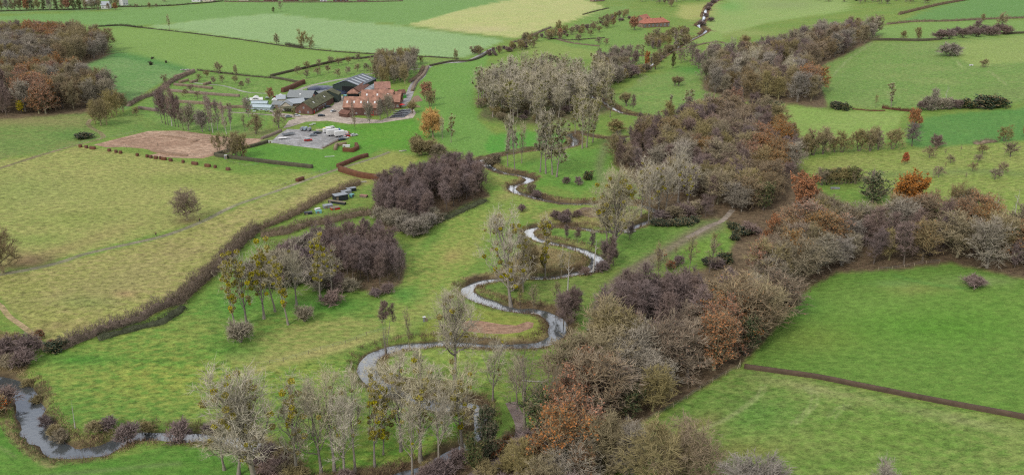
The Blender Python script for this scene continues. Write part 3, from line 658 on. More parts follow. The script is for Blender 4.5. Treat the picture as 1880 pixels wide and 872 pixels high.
    if ball:
        nb, bs = ball; pick = rg.choice(len(sec), min(nb, len(sec)), replace=False)
        out['balls'] = [(sec[i, rg.integers(1, 4)], bs * rg.uniform(.6, 1.25)) for i in pick]
    if low:
        a = rg.uniform(0, 2 * np.pi, low); z = rg.uniform(.02, .4, low) * H
        p = np.c_[np.cos(a) * tr, np.sin(a) * tr, z]; d = unit(np.c_[np.cos(a), np.sin(a), rg.uniform(-.1, .8, low)])
        v, q, t3 = blades(p, d, rg.uniform(.8, 2.2, low), np.full(low, tw), rg)
        Vt, Ft = out['twig']; n = len(Vt); out['twig'] = (np.vstack([Vt, v]), Ft + [(q + n, 0), (t3 + n, 0)])
    return out
def _ext(t):
    V = np.vstack([t['wood'][0], t['twig'][0]]); return np.percentile(V[:, 2], 99.7), np.percentile(np.hypot(V[:, 0], V[:, 1]), 96)
def tree_mesh(seed, **kw):
    """tree whose top is at H and whose crown radius is cr"""
    H, cr = kw['H'], kw['cr']; k2 = dict(kw); k2['n4'] = 1; k2.pop('leaf', None); k2.pop('ball', None)
    for _ in range(2):
        z, r = _ext(tree_raw(seed, **k2)); k2['H'] *= (H / z) ** .8; k2['cr'] *= (cr / r) ** .8
    if kw['n1'] <= 5: t = tree_raw(seed, **kw); z, r = _ext(t); t['H'] = z; f = H / z; [t.__setitem__(k, (t[k][0] * f, t[k][1])) for k in ('wood', 'twig')]; return t
    k3 = dict(kw); k3['H'] = k2['H']; k3['cr'] = k2['cr']; t = tree_raw(seed, **k3); z, r = _ext(t); q = np.array([cr / r, cr / r, H / z])
    for k in ('wood', 'twig', 'leaf'):
        if k in t: t[k] = (t[k][0] * q, t[k][1])
    t['balls'] = [(p_ * q, r_) for p_, r_ in t['balls']]; t['H'] = H
    return t
def ball_geo(seed, n=150, leaf=.16):
    rg = np.random.default_rng(seed); q = unit(rg.normal(size=(n, 3))) * (rg.uniform(.35, 1, n) ** .5)[:, None]; q[:, 2] *= .9
    a = unit(q + rg.normal(size=(n, 3)) * .5); b_ = unit(np.cross(a, rg.normal(size=(n, 3)))); s = leaf * rg.uniform(.7, 1.5, n)[:, None]
    V = np.stack([q - a * s * 1.3, q + b_ * s, q + a * s * 1.3, q - b_ * s], 1).reshape(-1, 3)
    return V, np.arange(n)[:, None] * 4 + np.array([[0, 1, 2, 3]])
BALLS = []
for s in range(3):
    v, f = ball_geo(40 + s); BALLS.append(mesh_np('mistletoe', v, [(f, 0)], M['mist']))

def vary(kw, seed):
    q = np.random.default_rng(seed * 7 + 1); k = dict(kw)
    if k['n1'] > 12 and not (k['H'] == 14 and k['tr'] == .42):
        k['elev'] = k.get('elev', 35) + q.uniform(-10, 12); k['base'] = max(.03, k['base'] + q.uniform(-.05, .09)); k['cr'] = k['cr'] * q.uniform(.82, 1.15); k['n1'] = int(k['n1'] * q.uniform(.72, 1.1))
        if k.get('shape') == 'round' and q.uniform() < .35: k['shape'] = 'fan'
        k['wob'] = k.get('wob', .12) * q.uniform(.9, 1.6)
    return k
class Kind:
    """near variants: separate trunk/crown meshes; far variants: one joined mesh"""
    def __init__(s, name, wood, twig, nvar, leafmat=None, ballmat=None, **kw):
        s.name = name; s.kw = kw; s.wood = wood; s.twig = twig; s.leafmat = leafmat; s.nvar = nvar; s.near = {}; s.far = {}; s.ballmat = ballmat; s.H = kw.get('H', 20)
    def get_near(s, i):
        if i not in s.near:
            t = tree_mesh(hash_(s.name) + i, **vary(s.kw, i + s.nvar))
            tr_ = mesh_np(s.name + '_trunk', t['wood'][0], t['wood'][1], M[s.wood], True)
            V, F = t['twig']; mats = [M[s.twig]]
            if 'leaf' in t:
                lv, lf = t['leaf']; F = F + [(f + len(V), 1) for f, _ in lf]; V = np.vstack([V, lv]); mats.append(M[s.leafmat])
            s.near[i] = (tr_, mesh_np(s.name + '_crown', V, F, mats), t['balls'])
        return s.near[i]
    def get_far(s, i):
        if i not in s.far:
            kw = vary(s.kw, i + s.nvar); kw['n4'] = max(2, int(kw.get('n4', 7) * .65)); kw['tw'] = kw.get('tw', .05) * 1.4
            t = tree_mesh(hash_(s.name) + i, **kw); V, F = t['wood']; mats = [M[s.wood], M[s.twig]]
            v2, f2 = t['twig']; F = F + [(f + len(V), 1) for f, _ in f2]; V = np.vstack([V, v2])
            if 'leaf' in t:
                lv, lf = t['leaf']; F = F + [(f + len(V), 2) for f, _ in lf]; V = np.vstack([V, lv]); mats.append(M[s.leafmat])
            if t['balls']:
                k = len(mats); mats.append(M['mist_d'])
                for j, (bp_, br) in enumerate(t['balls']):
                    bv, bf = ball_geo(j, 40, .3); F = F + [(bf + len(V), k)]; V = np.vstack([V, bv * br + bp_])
            s.far[i] = mesh_np(s.name, V, F, mats)
        return s.far[i]
def hash_(n): return sum(ord(c) * (i + 3) for i, c in enumerate(n)) % 9973
K = dict(
    poplar=Kind('poplar_tree', 'bark_pale', 'tw_poplar', 6, H=25, base=.3, cr=5.6, n1=16, n2=8, n3=5, n4=4, elev=40, up=.15, shape='round', tl=1.4, tw=.05, tr=.42, ball=(26, .6)),
    poplar_heavy=Kind('poplar_tree', 'bark_pale', 'tw_poplar', 5, H=22, base=.22, cr=3.9, n1=18, n2=6, n3=4, n4=3, elev=48, up=.16, shape='column', tl=1.2, tw=.045, tr=.32, ball=(46, .62)),
    poplar_clean=Kind('poplar_tree', 'bark_pale', 'tw_poplar', 5, H=24, base=.34, cr=5.2, n1=15, n2=8, n3=5, n4=4, elev=44, up=.16, shape='round', tl=1.5, tw=.05, tr=.38, ball=(3, .5)),
    poplar_wide=Kind('poplar_tree', 'bark_pale', 'tw_poplar', 4, H=27, base=.2, cr=7.6, n1=24, n2=9, n3=6, n4=5, elev=38, up=.14, shape='round', tl=1.6, tw=.05, tr=.55, ball=(42, .62)),
    poplar_high=Kind('poplar_tree', 'bark_pale', 'tw_poplar', 1, H=31, base=.5, cr=7.2, n1=20, n2=9, n3=6, n4=5, elev=36, up=.13, shape='fan', tl=1.5, tw=.05, tr=.7, ball=(9, .6)),
    alder=Kind('alder_tree', 'bark_dark', 'tw_alder', 9, H=13, base=.25, cr=2.9, n1=24, n2=7, n3=5, n4=6, elev=35, up=.1, shape='round', tl=1.0, tw=.045, tr=.16),
    alder_far=Kind('lime_tree', 'bark_dark', 'tw_alder', 3, H=14, base=.18, cr=4.2, n1=24, n2=8, n3=5, n4=6, elev=34, up=.1, shape='round', tl=1.0, tw=.055, tr=.2),  # stand-in kind for the far alders, same bark and twigs; species unknown
    ash_far=Kind('elm_tree', 'bark_olive', 'tw_ash', 4, H=17, base=.14, cr=4.6, n1=26, n2=8, n3=6, n4=7, elev=38, up=.12, shape='round', tl=1.2, tw=.06, tr=.28),  # stand-in kind for ash in the far woods, same materials; species unknown
    ash=Kind('ash_tree', 'bark_olive', 'tw_ash', 8, H=15, base=.16, cr=5.4, n1=24, n2=9, n3=6, n4=6, elev=34, up=.1, shape='round', tl=1.2, tw=.06, tr=.3, low=60),
    oak=Kind('oak_tree', 'bark_olive', 'tw_oak', 4, H=14, base=.2, cr=6.4, n1=26, n2=10, n3=7, n4=7, elev=20, up=.05, shape='round', tl=1.0, tw=.05, tr=.42, wob=.2),
    brown=Kind('hornbeam_tree', 'bark_dark', 'tw_oak', 7, H=14, base=.12, cr=5.0, n1=24, n2=9, n3=6, n4=6, elev=35, up=.1, shape='round', tl=1.1, tw=.06, tr=.28, leafmat='lf_brown', leaf=(.14, .06), low=60),
    greytree=Kind('maple_tree', 'bark_pale', 'tw_grey', 6, H=15, base=.14, cr=5.2, n1=24, n2=9, n3=6, n4=6, elev=36, up=.1, shape='round', tl=1.2, tw=.06, tr=.28, low=40),
    orange=Kind('oak_tree', 'bark_dark', 'tw_oak', 5, H=16, base=.14, cr=6.2, n1=26, n2=9, n3=6, n4=4, elev=26, up=.06, shape='round', tl=1.0, tw=.05, tr=.4, leafmat='lf_orange', leaf=(.3, .95)),
    russet=Kind('oak_tree', 'bark_olive', 'tw_oak', 4, H=15, base=.14, cr=5.4, n1=26, n2=9, n3=6, n4=5, elev=30, up=.08, shape='round', tl=1.0, tw=.05, tr=.35, leafmat='lf_orange', leaf=(.22, .42)),
    beech=Kind('beech_tree', 'bark_dark', 'tw_oak', 4, H=15, base=.14, cr=5.4, n1=26, n2=9, n3=6, n4=5, elev=32, up=.08, shape='round', tl=1.0, tw=.05, tr=.35, leafmat='lf_brown', leaf=(.22, .34)),
    birch=Kind('birch_tree', 'bark_white', 'tw_birch', 4, H=20, base=.25, cr=3.2, n1=24, n2=7, n3=5, n4=6, elev=40, up=.05, shape='column', tl=1.2, tw=.045, tr=.24),
    willow_gold=Kind('willow_tree', 'bark_olive', 'tw_gold', 1, H=13, base=.12, cr=5.6, n1=28, n2=10, n3=7, n4=9, elev=32, up=.06, shape='round', tl=1.2, tw=.07, tr=.4),
    ivy=Kind('ivy_clad_tree', 'bark_dark', 'tw_ash', 3, H=12, base=.08, cr=3.4, n1=26, n2=7, n3=5, n4=4, elev=40, up=.1, shape='column', tl=1.0, tw=.05, tr=.3, leafmat='lf_ivy', leaf=(.22, .7)),
    holly=Kind('evergreen_tree', 'bark_dark', 'tw_ash', 3, H=9, base=.04, cr=3.6, n1=30, n2=8, n3=6, n4=3, elev=20, up=.06, shape='cone', tl=.7, tw=.05, tr=.2, leafmat='lf_holly', leaf=(.24, .95)),
    fruit=Kind('fruit_tree', 'bark_dark', 'tw_oak', 4, H=5, base=.28, cr=2.4, n1=12, n2=6, n3=4, n4=4, elev=25, up=.08, shape='round', tl=.7, tw=.06, tr=.13, wob=.22),
    lowtree=Kind('field_maple', 'bark_dark', 'tw_ash', 4, H=10, base=.16, cr=4.3, n1=22, n2=8, n3=6, n4=7, elev=22, up=.08, shape='round', tl=.9, tw=.055, tr=.24, wob=.18, stems=2, spread=.3),
    sparse=Kind('young_tree', 'bark_dark', 'tw_ash', 3, H=9, base=.3, cr=1.6, n1=14, n2=5, n3=4, n4=3, elev=40, up=.12, shape='column', tl=.8, tw=.04, tr=.09),
    slender=Kind('slender_tree', 'bark_pale', 'tw_alder', 2, H=16, base=.62, cr=2.4, n1=24, n2=6, n3=6, n4=8, elev=25, up=.1, shape='round', tl=.9, tw=.05, tr=.14, stems=4, spread=.06, low=120),
    bigash=Kind('ash_tree', 'bark_pale', 'tw_oak', 2, H=23, base=.25, cr=6.0, n1=16, n2=7, n3=4, n4=4, elev=40, up=.14, shape='fan', tl=1.2, tw=.045, tr=.45),
    dead=Kind('dead_tree', 'bark_white', 'tw_grey', 3, H=12, base=.45, cr=1.8, n1=5, n2=2, n3=2, n4=1, elev=35, up=.1, shape='fan', tl=.5, tw=.04, tr=.22, tip=1.0),
    snag=Kind('dead_tree', 'bark_white', 'tw_grey', 2, H=11, base=.7, cr=.8, n1=4, n2=1, n3=1, n4=1, elev=40, up=.1, shape='fan', tl=.2, tw=.04, tr=.34, tip=1.0),
    pollard=Kind('pollard_willow', 'bark_dark', 'tw_ash', 3, H=7, base=.42, cr=3.4, n1=26, n2=6, n3=4, n4=4, elev=45, up=.12, shape='fan', tl=1.0, tw=.055, tr=.34, tip=.5),
    sapling_rust=Kind('oak_sapling', 'bark_dark', 'tw_oak', 1, H=5.5, base=.1, cr=1.7, n1=22, n2=6, n3=4, n4=2, elev=15, up=.1, shape='cone', tl=.4, tw=.03, tr=.08, leafmat='lf_rust', leaf=(.17, .8)),
    yellow=Kind('young_maple', 'bark_dark', 'tw_oak', 1, H=6.5, base=.1, cr=1.7, n1=18, n2=6, n3=4, n4=2, elev=30, up=.1, shape='round', tl=.5, tw=.04, tr=.1, leafmat='lf_yellow', leaf=(.26, .7)),
)
# shrubs (many stems from the ground)
K['shrub'] = Kind('shrub', 'bark_dark', 'tw_alder', 5, H=3.6, base=.05, cr=2.0, n1=22, n2=6, n3=5, n4=6, elev=25, up=.1, shape='round', tl=.8, tw=.05, tr=.06, stems=6, spread=.5)
K['shrub_pale'] = Kind('shrub', 'bark_pale', 'tw_grey', 4, H=4.2, base=.05, cr=2.4, n1=24, n2=6, n3=5, n4=7, elev=30, up=.1, shape='round', tl=.9, tw=.055, tr=.06, stems=6, spread=.5)
K['shrub_olive'] = Kind('shrub', 'bark_olive', 'tw_ash', 4, H=4.0, base=.05, cr=2.2, n1=24, n2=6, n3=5, n4=7, elev=30, up=.1, shape='round', tl=.8, tw=.055, tr=.06, stems=6, spread=.5)
K['shrub_green'] = Kind('shrub', 'bark_dark', 'tw_ash', 3, H=3, base=.03, cr=2.0, n1=24, n2=6, n3=4, n4=3, elev=20, up=.08, shape='round', tl=.6, tw=.05, tr=.06, stems=5, spread=.5, leafmat='lf_holly', leaf=(.17, .8))
K['shrub_rust'] = Kind('shrub', 'bark_dark', 'tw_oak', 2, H=3, base=.05, cr=1.6, n1=20, n2=6, n3=4, n4=5, elev=30, up=.1, shape='round', tl=.7, tw=.05, tr=.05, stems=5, spread=.4, leafmat='lf_rust', leaf=(.12, .22))

CAT = dict(shrub='shrub', shrub_pale='shrub', shrub_olive='shrub', shrub_green='shrub', shrub_rust='shrub', dead='dead tree', snag='dead trunk', sapling_rust='sapling')
def put(kind, loc, h, label, group=None, width=1.0, detail=None, rz=None, lean=None, var=None):
    k = K[kind]; s = h / k.H; i = int(rng.integers(k.nvar)) if var is None else var
    dist = math.hypot(loc[0], loc[1]); near = (dist < 330) if detail is None else detail
    rz = rng.uniform(0, 6.28) if rz is None else rz
    sc = (s * width, s * width, s)
    cat = CAT.get(kind, 'tree')
    if near and not cat == 'shrub':
        r = link(k.name, None, None, loc, rz, sc); tr_, cw, balls = k.get_near(i)
        link('trunk', tr_, r); link('crown', cw, r)
        if balls:
            for j, (bp_, br) in enumerate(balls):
                o = link('mistletoe', BALLS[j % 3], r, tuple(bp_), j * 1.7, (br / 1 / max(width, .3) * 1.0 / s * s, br / max(width, .3), br))
    else:
        r = link(k.name, k.get_far(i) , None, loc, rz, sc)
    if not lean and h > 6: lean = tuple(rng.normal(0, .035, 2))
    if lean: r.rotation_euler = (lean[0], lean[1], rz)
    tag(r, label, cat, group); return r
def putpx(kind, px, py, h, label, group=None, **kw):
    return put(kind, P(float(px), float(py)), h, label, group, **kw)

def grove(poly_px, spacing, mix, hrange, label_of, group, blobs=(), seed=1, avoid=2.5, width=(.85, 1.15), detail=None, objs=None):
    """scatter trees: jittered rows inside a pixel polygon taken to the ground"""
    rg = np.random.default_rng(seed); wp = wpoly(poly_px); x0, y0 = wp.min(0); x1, y1 = wp.max(0)
    xs, ys = np.meshgrid(np.arange(x0, x1, spacing), np.arange(y0, y1, spacing * .87)); xs = xs + (np.arange(xs.shape[0]) % 2)[:, None] * spacing / 2
    xs = xs.ravel() + rg.uniform(-.33, .33, xs.size) * spacing; ys = ys.ravel() + rg.uniform(-.33, .33, ys.size) * spacing
    ok = inside(wp, xs, ys) & (river_d(xs, ys) > avoid)
    for nm, pl, _, _ in REG:
        if nm in ('woodland_path', 'forest_path', 'lane', 'road'): ok &= ~inside(pl, xs, ys)
    xs, ys = xs[ok], ys[ok]; zs = ground_h(xs, ys); names = list(mix); pr = np.array([mix[n] for n in names], float); pr /= pr.sum(); n = 0
    for x, y, z in zip(xs, ys, zs):
        h = rg.uniform(*hrange); kd = names[rg.choice(len(names), p=pr)]
        cx_, cy_ = to_px(x, y, z + h * .62)
        for bx, by, brx, bry, bk in blobs:
            if ((cx_ - bx) / brx) ** 2 + ((cy_ - by) / bry) ** 2 < 1: kd = bk; break
        if kd == 'skip': continue
        if kd.startswith('shrub'): h = min(h, rg.uniform(3, 5))
        if kd == 'holly': h = min(h, 9)
        px_, py_ = to_px(x, y, z)
        if px_ < -90 or px_ > 1985 or py_ > 1010: continue
        lb = label_of(kd, px_, py_, x, y); 
        put(kd, (x, y, z - .1), h, lb, group if isinstance(group, str) else group(kd), width=rg.uniform(*width), detail=detail); n += 1
    return n
def hedge(name, pts_px, w_, h, label, cat='hedge', mat='hedge', dens=26, step=1.0, smooth=True, tl=.7, box=False, tw=.06, group=None, wobble=.25):
    """hedge along a pixel polyline: a lumpy body of fine twigs round a rough core, one mesh"""
    q = catmull(pts_px, 5) if smooth else np.array(pts_px, float); p = P(q[:, 0], q[:, 1])[:, :2]
    seg = np.r_[0, np.cumsum(np.linalg.norm(np.diff(p, axis=0), axis=1))]; L = seg[-1]; n = max(3, int(L / step) + 1); s = np.linspace(0, L, n)
    x = np.interp(s, seg, p[:, 0]); y = np.interp(s, seg, p[:, 1]); z = ground_h(x, y)
    c = np.c_[x, y, z]; o3 = c[0].copy(); t = np.gradient(c[:, :2], axis=0); t /= np.linalg.norm(t, axis=1)[:, None] + 1e-9; nn_ = np.c_[-t[:, 1], t[:, 0], np.zeros(n)]
    hv = h * (1 + (0 if box else wobble) * np.random.default_rng(int(L * 10)).normal(size=n)); hv = np.clip(hv, h * .4, h * 1.7); wv = w_ * (1 + (0 if box else .15) * np.sin(s * .9) )
    prof = [(-.5, -.2), (-.5, .45), (-.42, .9), (0, 1.0), (.42, .9), (.5, .45), (.5, -.2)] if box else [(-.5, -.2), (-.45, .3), (-.28, .62), (0, .78), (.28, .62), (.45, .3), (.5, -.2)]
    rg = np.random.default_rng(len(pts_px) * 13 + int(L)); m_ = len(prof); V = []
    for a, b_ in prof:
        jit = (0 if box else .1) * rg.normal(size=(n, 1)); a = a if box else a * .6; b_ = b_ if box else b_ * .62; V.append(c - o3 + nn_ * (wv * a)[:, None] * (1 + jit) + np.array([0, 0, 1.]) * (hv * b_)[:, None] * (1 + jit))
    V = np.stack(V, 1).reshape(-1, 3); idx = np.arange(n * m_).reshape(n, m_)
    F = np.stack([idx[:-1, :-1], idx[:-1, 1:], idx[1:, 1:], idx[1:, :-1]], -1).reshape(-1, 4)
    caps = [idx[0][::-1][None], idx[-1][None]]
    k = int(L * dens * (w_ / 2 + h / 3)); k = int(k * (1 if box else 1.6)); k = min(k, 42000); ii = rg.uniform(0, n - 1, k); i0 = ii.astype(int); i0 = np.minimum(i0, n - 2); f = (ii - i0)[:, None]
    cc = (c[i0] * (1 - f) + c[i0 + 1] * f) - o3; a = rg.uniform(-.5, .5, k); hh = hv[i0] * rg.uniform(.05, 1.0 if box else .85, k) * (1 if box else 1) 
    if not box: hh *= np.sqrt(np.clip(1 - (a * 1.7) ** 2, .15, 1))
    p0 = cc + nn_[i0] * (wv[i0] * a)[:, None] + np.array([0, 0, 1.]) * hh[:, None]
    d = unit(nn_[i0] * (a * 1.2)[:, None] + rg.normal(size=(k, 3)) * .5 + np.array([0, 0, .8 if not box else .3]))
    ln = tl * rg.uniform(.4, 1.1, k) * (.35 if box else 1)
    bv, bq, bt = blades(p0, d, ln, tw * rg.uniform(.6, 1.3, k), rg); o = len(V)
    me = mesh_np(name, np.vstack([V, bv]), [(F, 0)] + [(cp_, 0) for cp_ in caps] + [(bq + o, 0), (bt + o, 0)], M[mat])
    return tag(link(name, me, None, tuple(o3)), label, cat, group)
ORD = 'first second third fourth fifth sixth seventh eighth ninth tenth eleventh twelfth thirteenth fourteenth fifteenth sixteenth'.split()

# ================================================================== woods and groves
LOOK = dict(russet='russet-leaved oak', alder_far='purple-brown bare tree', ash_far='olive-grey bare tree', alder='purple-brown bare alder', ash='olive-grey bare ash', oak='brown bare oak', brown='brown bare hornbeam', greytree='pale grey bare maple', orange='orange-leaved oak',
            beech='copper-brown leaved beech', birch='pale-stemmed birch', poplar='pale bare poplar dotted with mistletoe', poplar_heavy='narrow poplar laden with mistletoe', poplar_clean='pale bare poplar',
            poplar_wide='broad pale poplar with mistletoe', ivy='ivy-clad dark green tree', holly='dark evergreen tree', shrub='low purple-brown shrub', shrub_pale='low pale grey shrub', shrub_olive='low olive shrub',
            shrub_green='low dark green shrub', dead='white dead tree', lowtree='low spreading bare tree', fruit='small bare fruit tree', sparse='thin young bare tree', shrub_rust='rust-tinted shrub')
def lab(place):
    return lambda kd, px, py, x, y: f"{LOOK[kd]} {place(px, py) if callable(place) else place}"
def gname(place): return lambda kd: f"{CAT.get(kd, 'tree')}s {place}: {LOOK[kd]}"
# left wood
LB = [(62,50,26,14,'russet'),(88,58,22,12,'russet'),(28,40,18,6,'brown'),(108,112,22,9,'russet'),(140,118,16,6,'russet'),(78,128,18,6,'russet'),(42,142,26,12,'russet'),(60,158,26,14,'russet'),(92,166,14,18,'russet'),(72,180,14,14,'russet'),(130,65,30,26,'ash'),(2,126,6,5,'russet')]
grove([(-130,80),(0,74),(100,70),(188,80),(200,97),(155,116),(110,124),(60,126),(-130,128)], 10, dict(ash_far=4, greytree=3, alder_far=1, brown=2), (15, 20), lab('in the upper half of the wood on the left'), gname('in the upper left wood'), LB, 3)
grove([(-130,142),(60,142),(130,150),(180,162),(214,180),(206,196),(165,203),(100,208),(60,211),(0,215),(-130,224)], 10, dict(ash_far=5, greytree=2, alder_far=1, brown=2), (15, 20), lab('in the lower half of the wood on the left'), gname('in the lower left wood'), LB, 4)
for i, (px, py, h) in enumerate([(62,76,18),(88,82,17),(30,74,17),(108,144,18),(140,150,17),(78,152,17),(42,178,19),(60,194,19),(92,201,17),(72,209,15)]):
    putpx('russet', px, py, h, f'{ORD[i]} russet oak from the top in the wood on the left', 'russet oaks of the left wood', width=1.25)
# poplar plantation by the river
grove([(888,172),(955,152),(1060,145),(1125,166),(1120,200),(1060,215),(1000,226),(940,230),(895,218),(875,192)], 9.6, dict(poplar=4, poplar_clean=1.5, poplar_heavy=1.0), (17, 25), lab('in the dense plantation beside the upper river'), gname('in the plantation by the upper river'),
      [(905,150,28,60,'poplar'),(1060,150,50,30,'poplar')], 5, width=(1.0, 1.45))
grove([(888,178),(955,158),(1060,150),(1120,168),(1112,200),(1055,212),(1000,222),(940,228),(895,220),(877,196)], 10, dict(shrub_olive=2, lowtree=2, shrub=1), (5, 8), lab('under the poplars of the plantation by the upper river'), gname('under the plantation poplars'), [], 31, width=(1.1, 1.5))
# alder groves of the centre
grove([(692,388),(700,362),(760,347),(835,320),(880,336),(897,358),(845,376),(800,404),(765,418),(700,402)], 4.0, dict(alder=1), (11, 13.5), lab('in the dense grove below the brown beech hedge'), 'alders in the grove below the beech hedge', [(800,350,14,20,'skip')], 6, detail=False, width=(.95, 1.25))
grove([(575,480),(600,456),(700,452),(742,480),(738,514),(700,528),(650,520),(600,500)], 3.9, dict(alder=1), (10, 12.5), lab('in the dense grove in the centre-left meadow'), 'alders in the grove in the meadow', [], 7, detail=False, width=(.95, 1.25))
# centre right wood
CB = [(1290,265,18,14,'beech'),(1345,165,30,14,'russet'),(1330,190,30,22,'brown'),(1398,262,26,26,'russet'),(1432,235,26,24,'beech'),(1385,300,20,24,'brown'),(1425,290,22,26,'beech'),(1352,215,30,20,'brown'),(1415,330,20,16,'brown'),(1255,290,18,20,'greytree'),(1330,370,14,14,'ivy'),(1320,350,20,12,'alder'),(1308,168,20,8,'russet'),(1240,270,16,16,'ash')]
grove([(1128,300),(1130,276),(1185,255),(1212,238),(1262,225),(1320,214),(1400,214),(1440,248),(1462,298),(1442,345),(1430,380),(1380,392),(1340,390),(1300,378),(1240,362),(1205,340),(1160,322)], 7.2, dict(alder=7, ash=2.5, brown=1.2, greytree=.8, birch=.4, poplar_clean=.4, ivy=.3), (9, 17), lab('in the steep wood right of the river bends'), gname('in the wood right of the river bends'), CB, 8, detail=False, width=(1.0,1.4))
# ridge wood
RB = [(1420,55,40,16,'greytree'),(1490,45,60,14,'greytree'),(1560,20,30,20,'brown'),(1510,90,24,24,'brown'),(1490,140,20,12,'russet'),(1430,115,14,10,'birch'),(1450,125,12,14,'poplar_clean'),(1380,100,14,14,'poplar_clean'),(1430,170,16,20,'ash'),(1600,28,24,12,'beech'),(1560,10,12,8,'beech'),(1430,150,8,10,'beech')]
grove([(1388,112),(1450,86),(1500,72),(1560,62),(1618,66),(1596,76),(1570,90),(1494,126),(1500,165),(1512,190),(1450,188),(1400,184),(1340,178),(1292,166),(1292,142),(1340,126)], 10.5, dict(alder_far=3, greytree=3, ash_far=3, brown=3, birch=.5, poplar_clean=.6), (12, 20), lab('in the long wood on the ridge at upper right'), gname('on the ridge wood at upper right'), RB, 9, detail=False, width=(.95,1.2))
# lower right valley wood
VB = [(1230,545,70,40,'alder'),(1180,530,50,34,'alder'),(1290,520,50,20,'alder'),(1330,590,26,46,'russet'),(1335,570,22,30,'russet'),(1440,468,34,16,'ash'),(1415,425,22,16,'russet'),(1395,470,16,18,'russet'),(1060,700,40,30,'russet'),(1045,760,36,44,'russet'),(1100,680,26,18,'brown'),(1480,410,50,22,'beech'),(1370,620,26,30,'ivy'),(1270,660,50,30,'greytree'),(1180,660,60,40,'greytree'),
      (1090,600,60,26,'ash'),(1480,405,26,12,'beech'),(1545,440,50,30,'greytree'),(1640,420,60,20,'alder'),(1560,460,30,20,'alder'),(1620,470,50,16,'ash'),(1690,465,40,12,'ivy'),(1780,390,40,24,'beech'),(1820,380,50,20,'brown'),(1730,400,40,20,'alder'),(1250,720,70,30,'ash'),(1200,700,60,30,'brown'),(1340,650,30,30,'ash'),(1510,490,40,14,'alder'),(1830,470,60,30,'alder'),(1130,640,40,40,'ash')]
def vplace(px, py):
    if px > 1535: return 'in the belt along the top of the right-hand field'
    if py > 690: return 'in the wood between the woodland path and the lower right field'
    if py < 500: return 'in the wood below the orange oaks'
    return 'in the wood between the muddy trail and the upper right field'
grove([(1128,584),(1160,570),(1258,562),(1332,548),(1388,512),(1430,446),(1480,408),(1560,418),(1600,428),(1700,430),(1800,436),(1900,456),(1990,500),(1990,530),(1880,508),(1800,490),(1745,478),(1700,480),(1660,489),(1590,492),(1535,496),(1480,520),(1440,562),(1415,590),(1380,640),(1348,668),(1250,722),(1178,768),(1130,800),(1095,850),(1070,940),(1060,1000),(990,1000),(985,860),(990,800),(1010,740),(1050,705),(1072,660),(1090,620),(1112,592)], 7.6, dict(ash=4, brown=3, greytree=2, alder=1, beech=.6, ivy=.6, shrub=.6, birch=.3, poplar_clean=.3), (9, 18), lab(vplace), gname('of the valley wood'), VB, 10, detail=False, width=(1.05,1.45))
print('objects after groves', len(bpy.data.objects), round(_t.time() - _t0, 1))
#--PART3--
for i, (px, py, h, kd, wd, lb) in enumerate([(1400,302,17,'russet',1.1,'broad russet oak at the right side of the wood beside the river bends'),(1434,280,16,'russet',1.0,'russet oak at the pasture corner of the wood beside the river bends'),(1346,204,15,'russet',1.1,'russet oak at the top of the wood beside the river bends'),(1424,330,14,'beech',1.1,'brown-leaved tree below the broad russet oak of the river wood'),(1292,300,12,'russet',.8,'small russet oak in the middle of the river wood'),
    (1396,520,16,'russet',.9,'half-bare russet oak at the left edge of the valley wood, lower of two'),(1416,468,15,'orange',.65,'bright orange small oak at the left edge of the valley wood, upper of two'),(1334,650,17,'russet',1.0,'tall russet oak in the valley wood near the upper right field'),(1490,462,15,'beech',1.2,'pinkish-brown domed tree in the valley wood below the big orange oak'),(1052,770,15,'russet',1.1,'russet oak beside the woodland path, upper of two'),(1046,826,16,'russet',1.1,'golden russet oak beside the woodland path, lower of two'),(1075,720,14,'beech',1.1,'pale brown beech behind the russet oaks of the woodland path')]):
    putpx(kd, px, py, h, lb, width=wd, detail=False)
# ================================================================== trees placed one by one
# mistletoe poplars standing left of the meadow
for i, (px, py, h, kd, lb) in enumerate([
    (432,606,21,'poplar_heavy','narrow poplar thick with mistletoe, leftmost of the clump above the bright meadow'),
    (453,594,24,'poplar_heavy','tall poplar thick with mistletoe, behind the leftmost one above the round grey bush'),
    (485,585,25,'poplar_heavy','slim poplar thick with mistletoe, third from left in the meadow clump'),
    (529,596,21,'poplar_heavy','poplar with mistletoe balls on white lower trunk, nearest the meadow grass'),
    (588,550,22,'poplar_heavy','poplar loaded with yellow-green mistletoe against the purple alder grove'),
    (545,560,20,'poplar_clean','pale poplar with little mistletoe behind the mistletoe clump'),
    (505,572,20,'poplar_clean','pale bare poplar in the gap of the mistletoe clump'),
    (610,540,16,'poplar','short poplar with mistletoe at the edge of the alder grove')]):
    putpx(kd, px, py, h, lb, width=1.0)
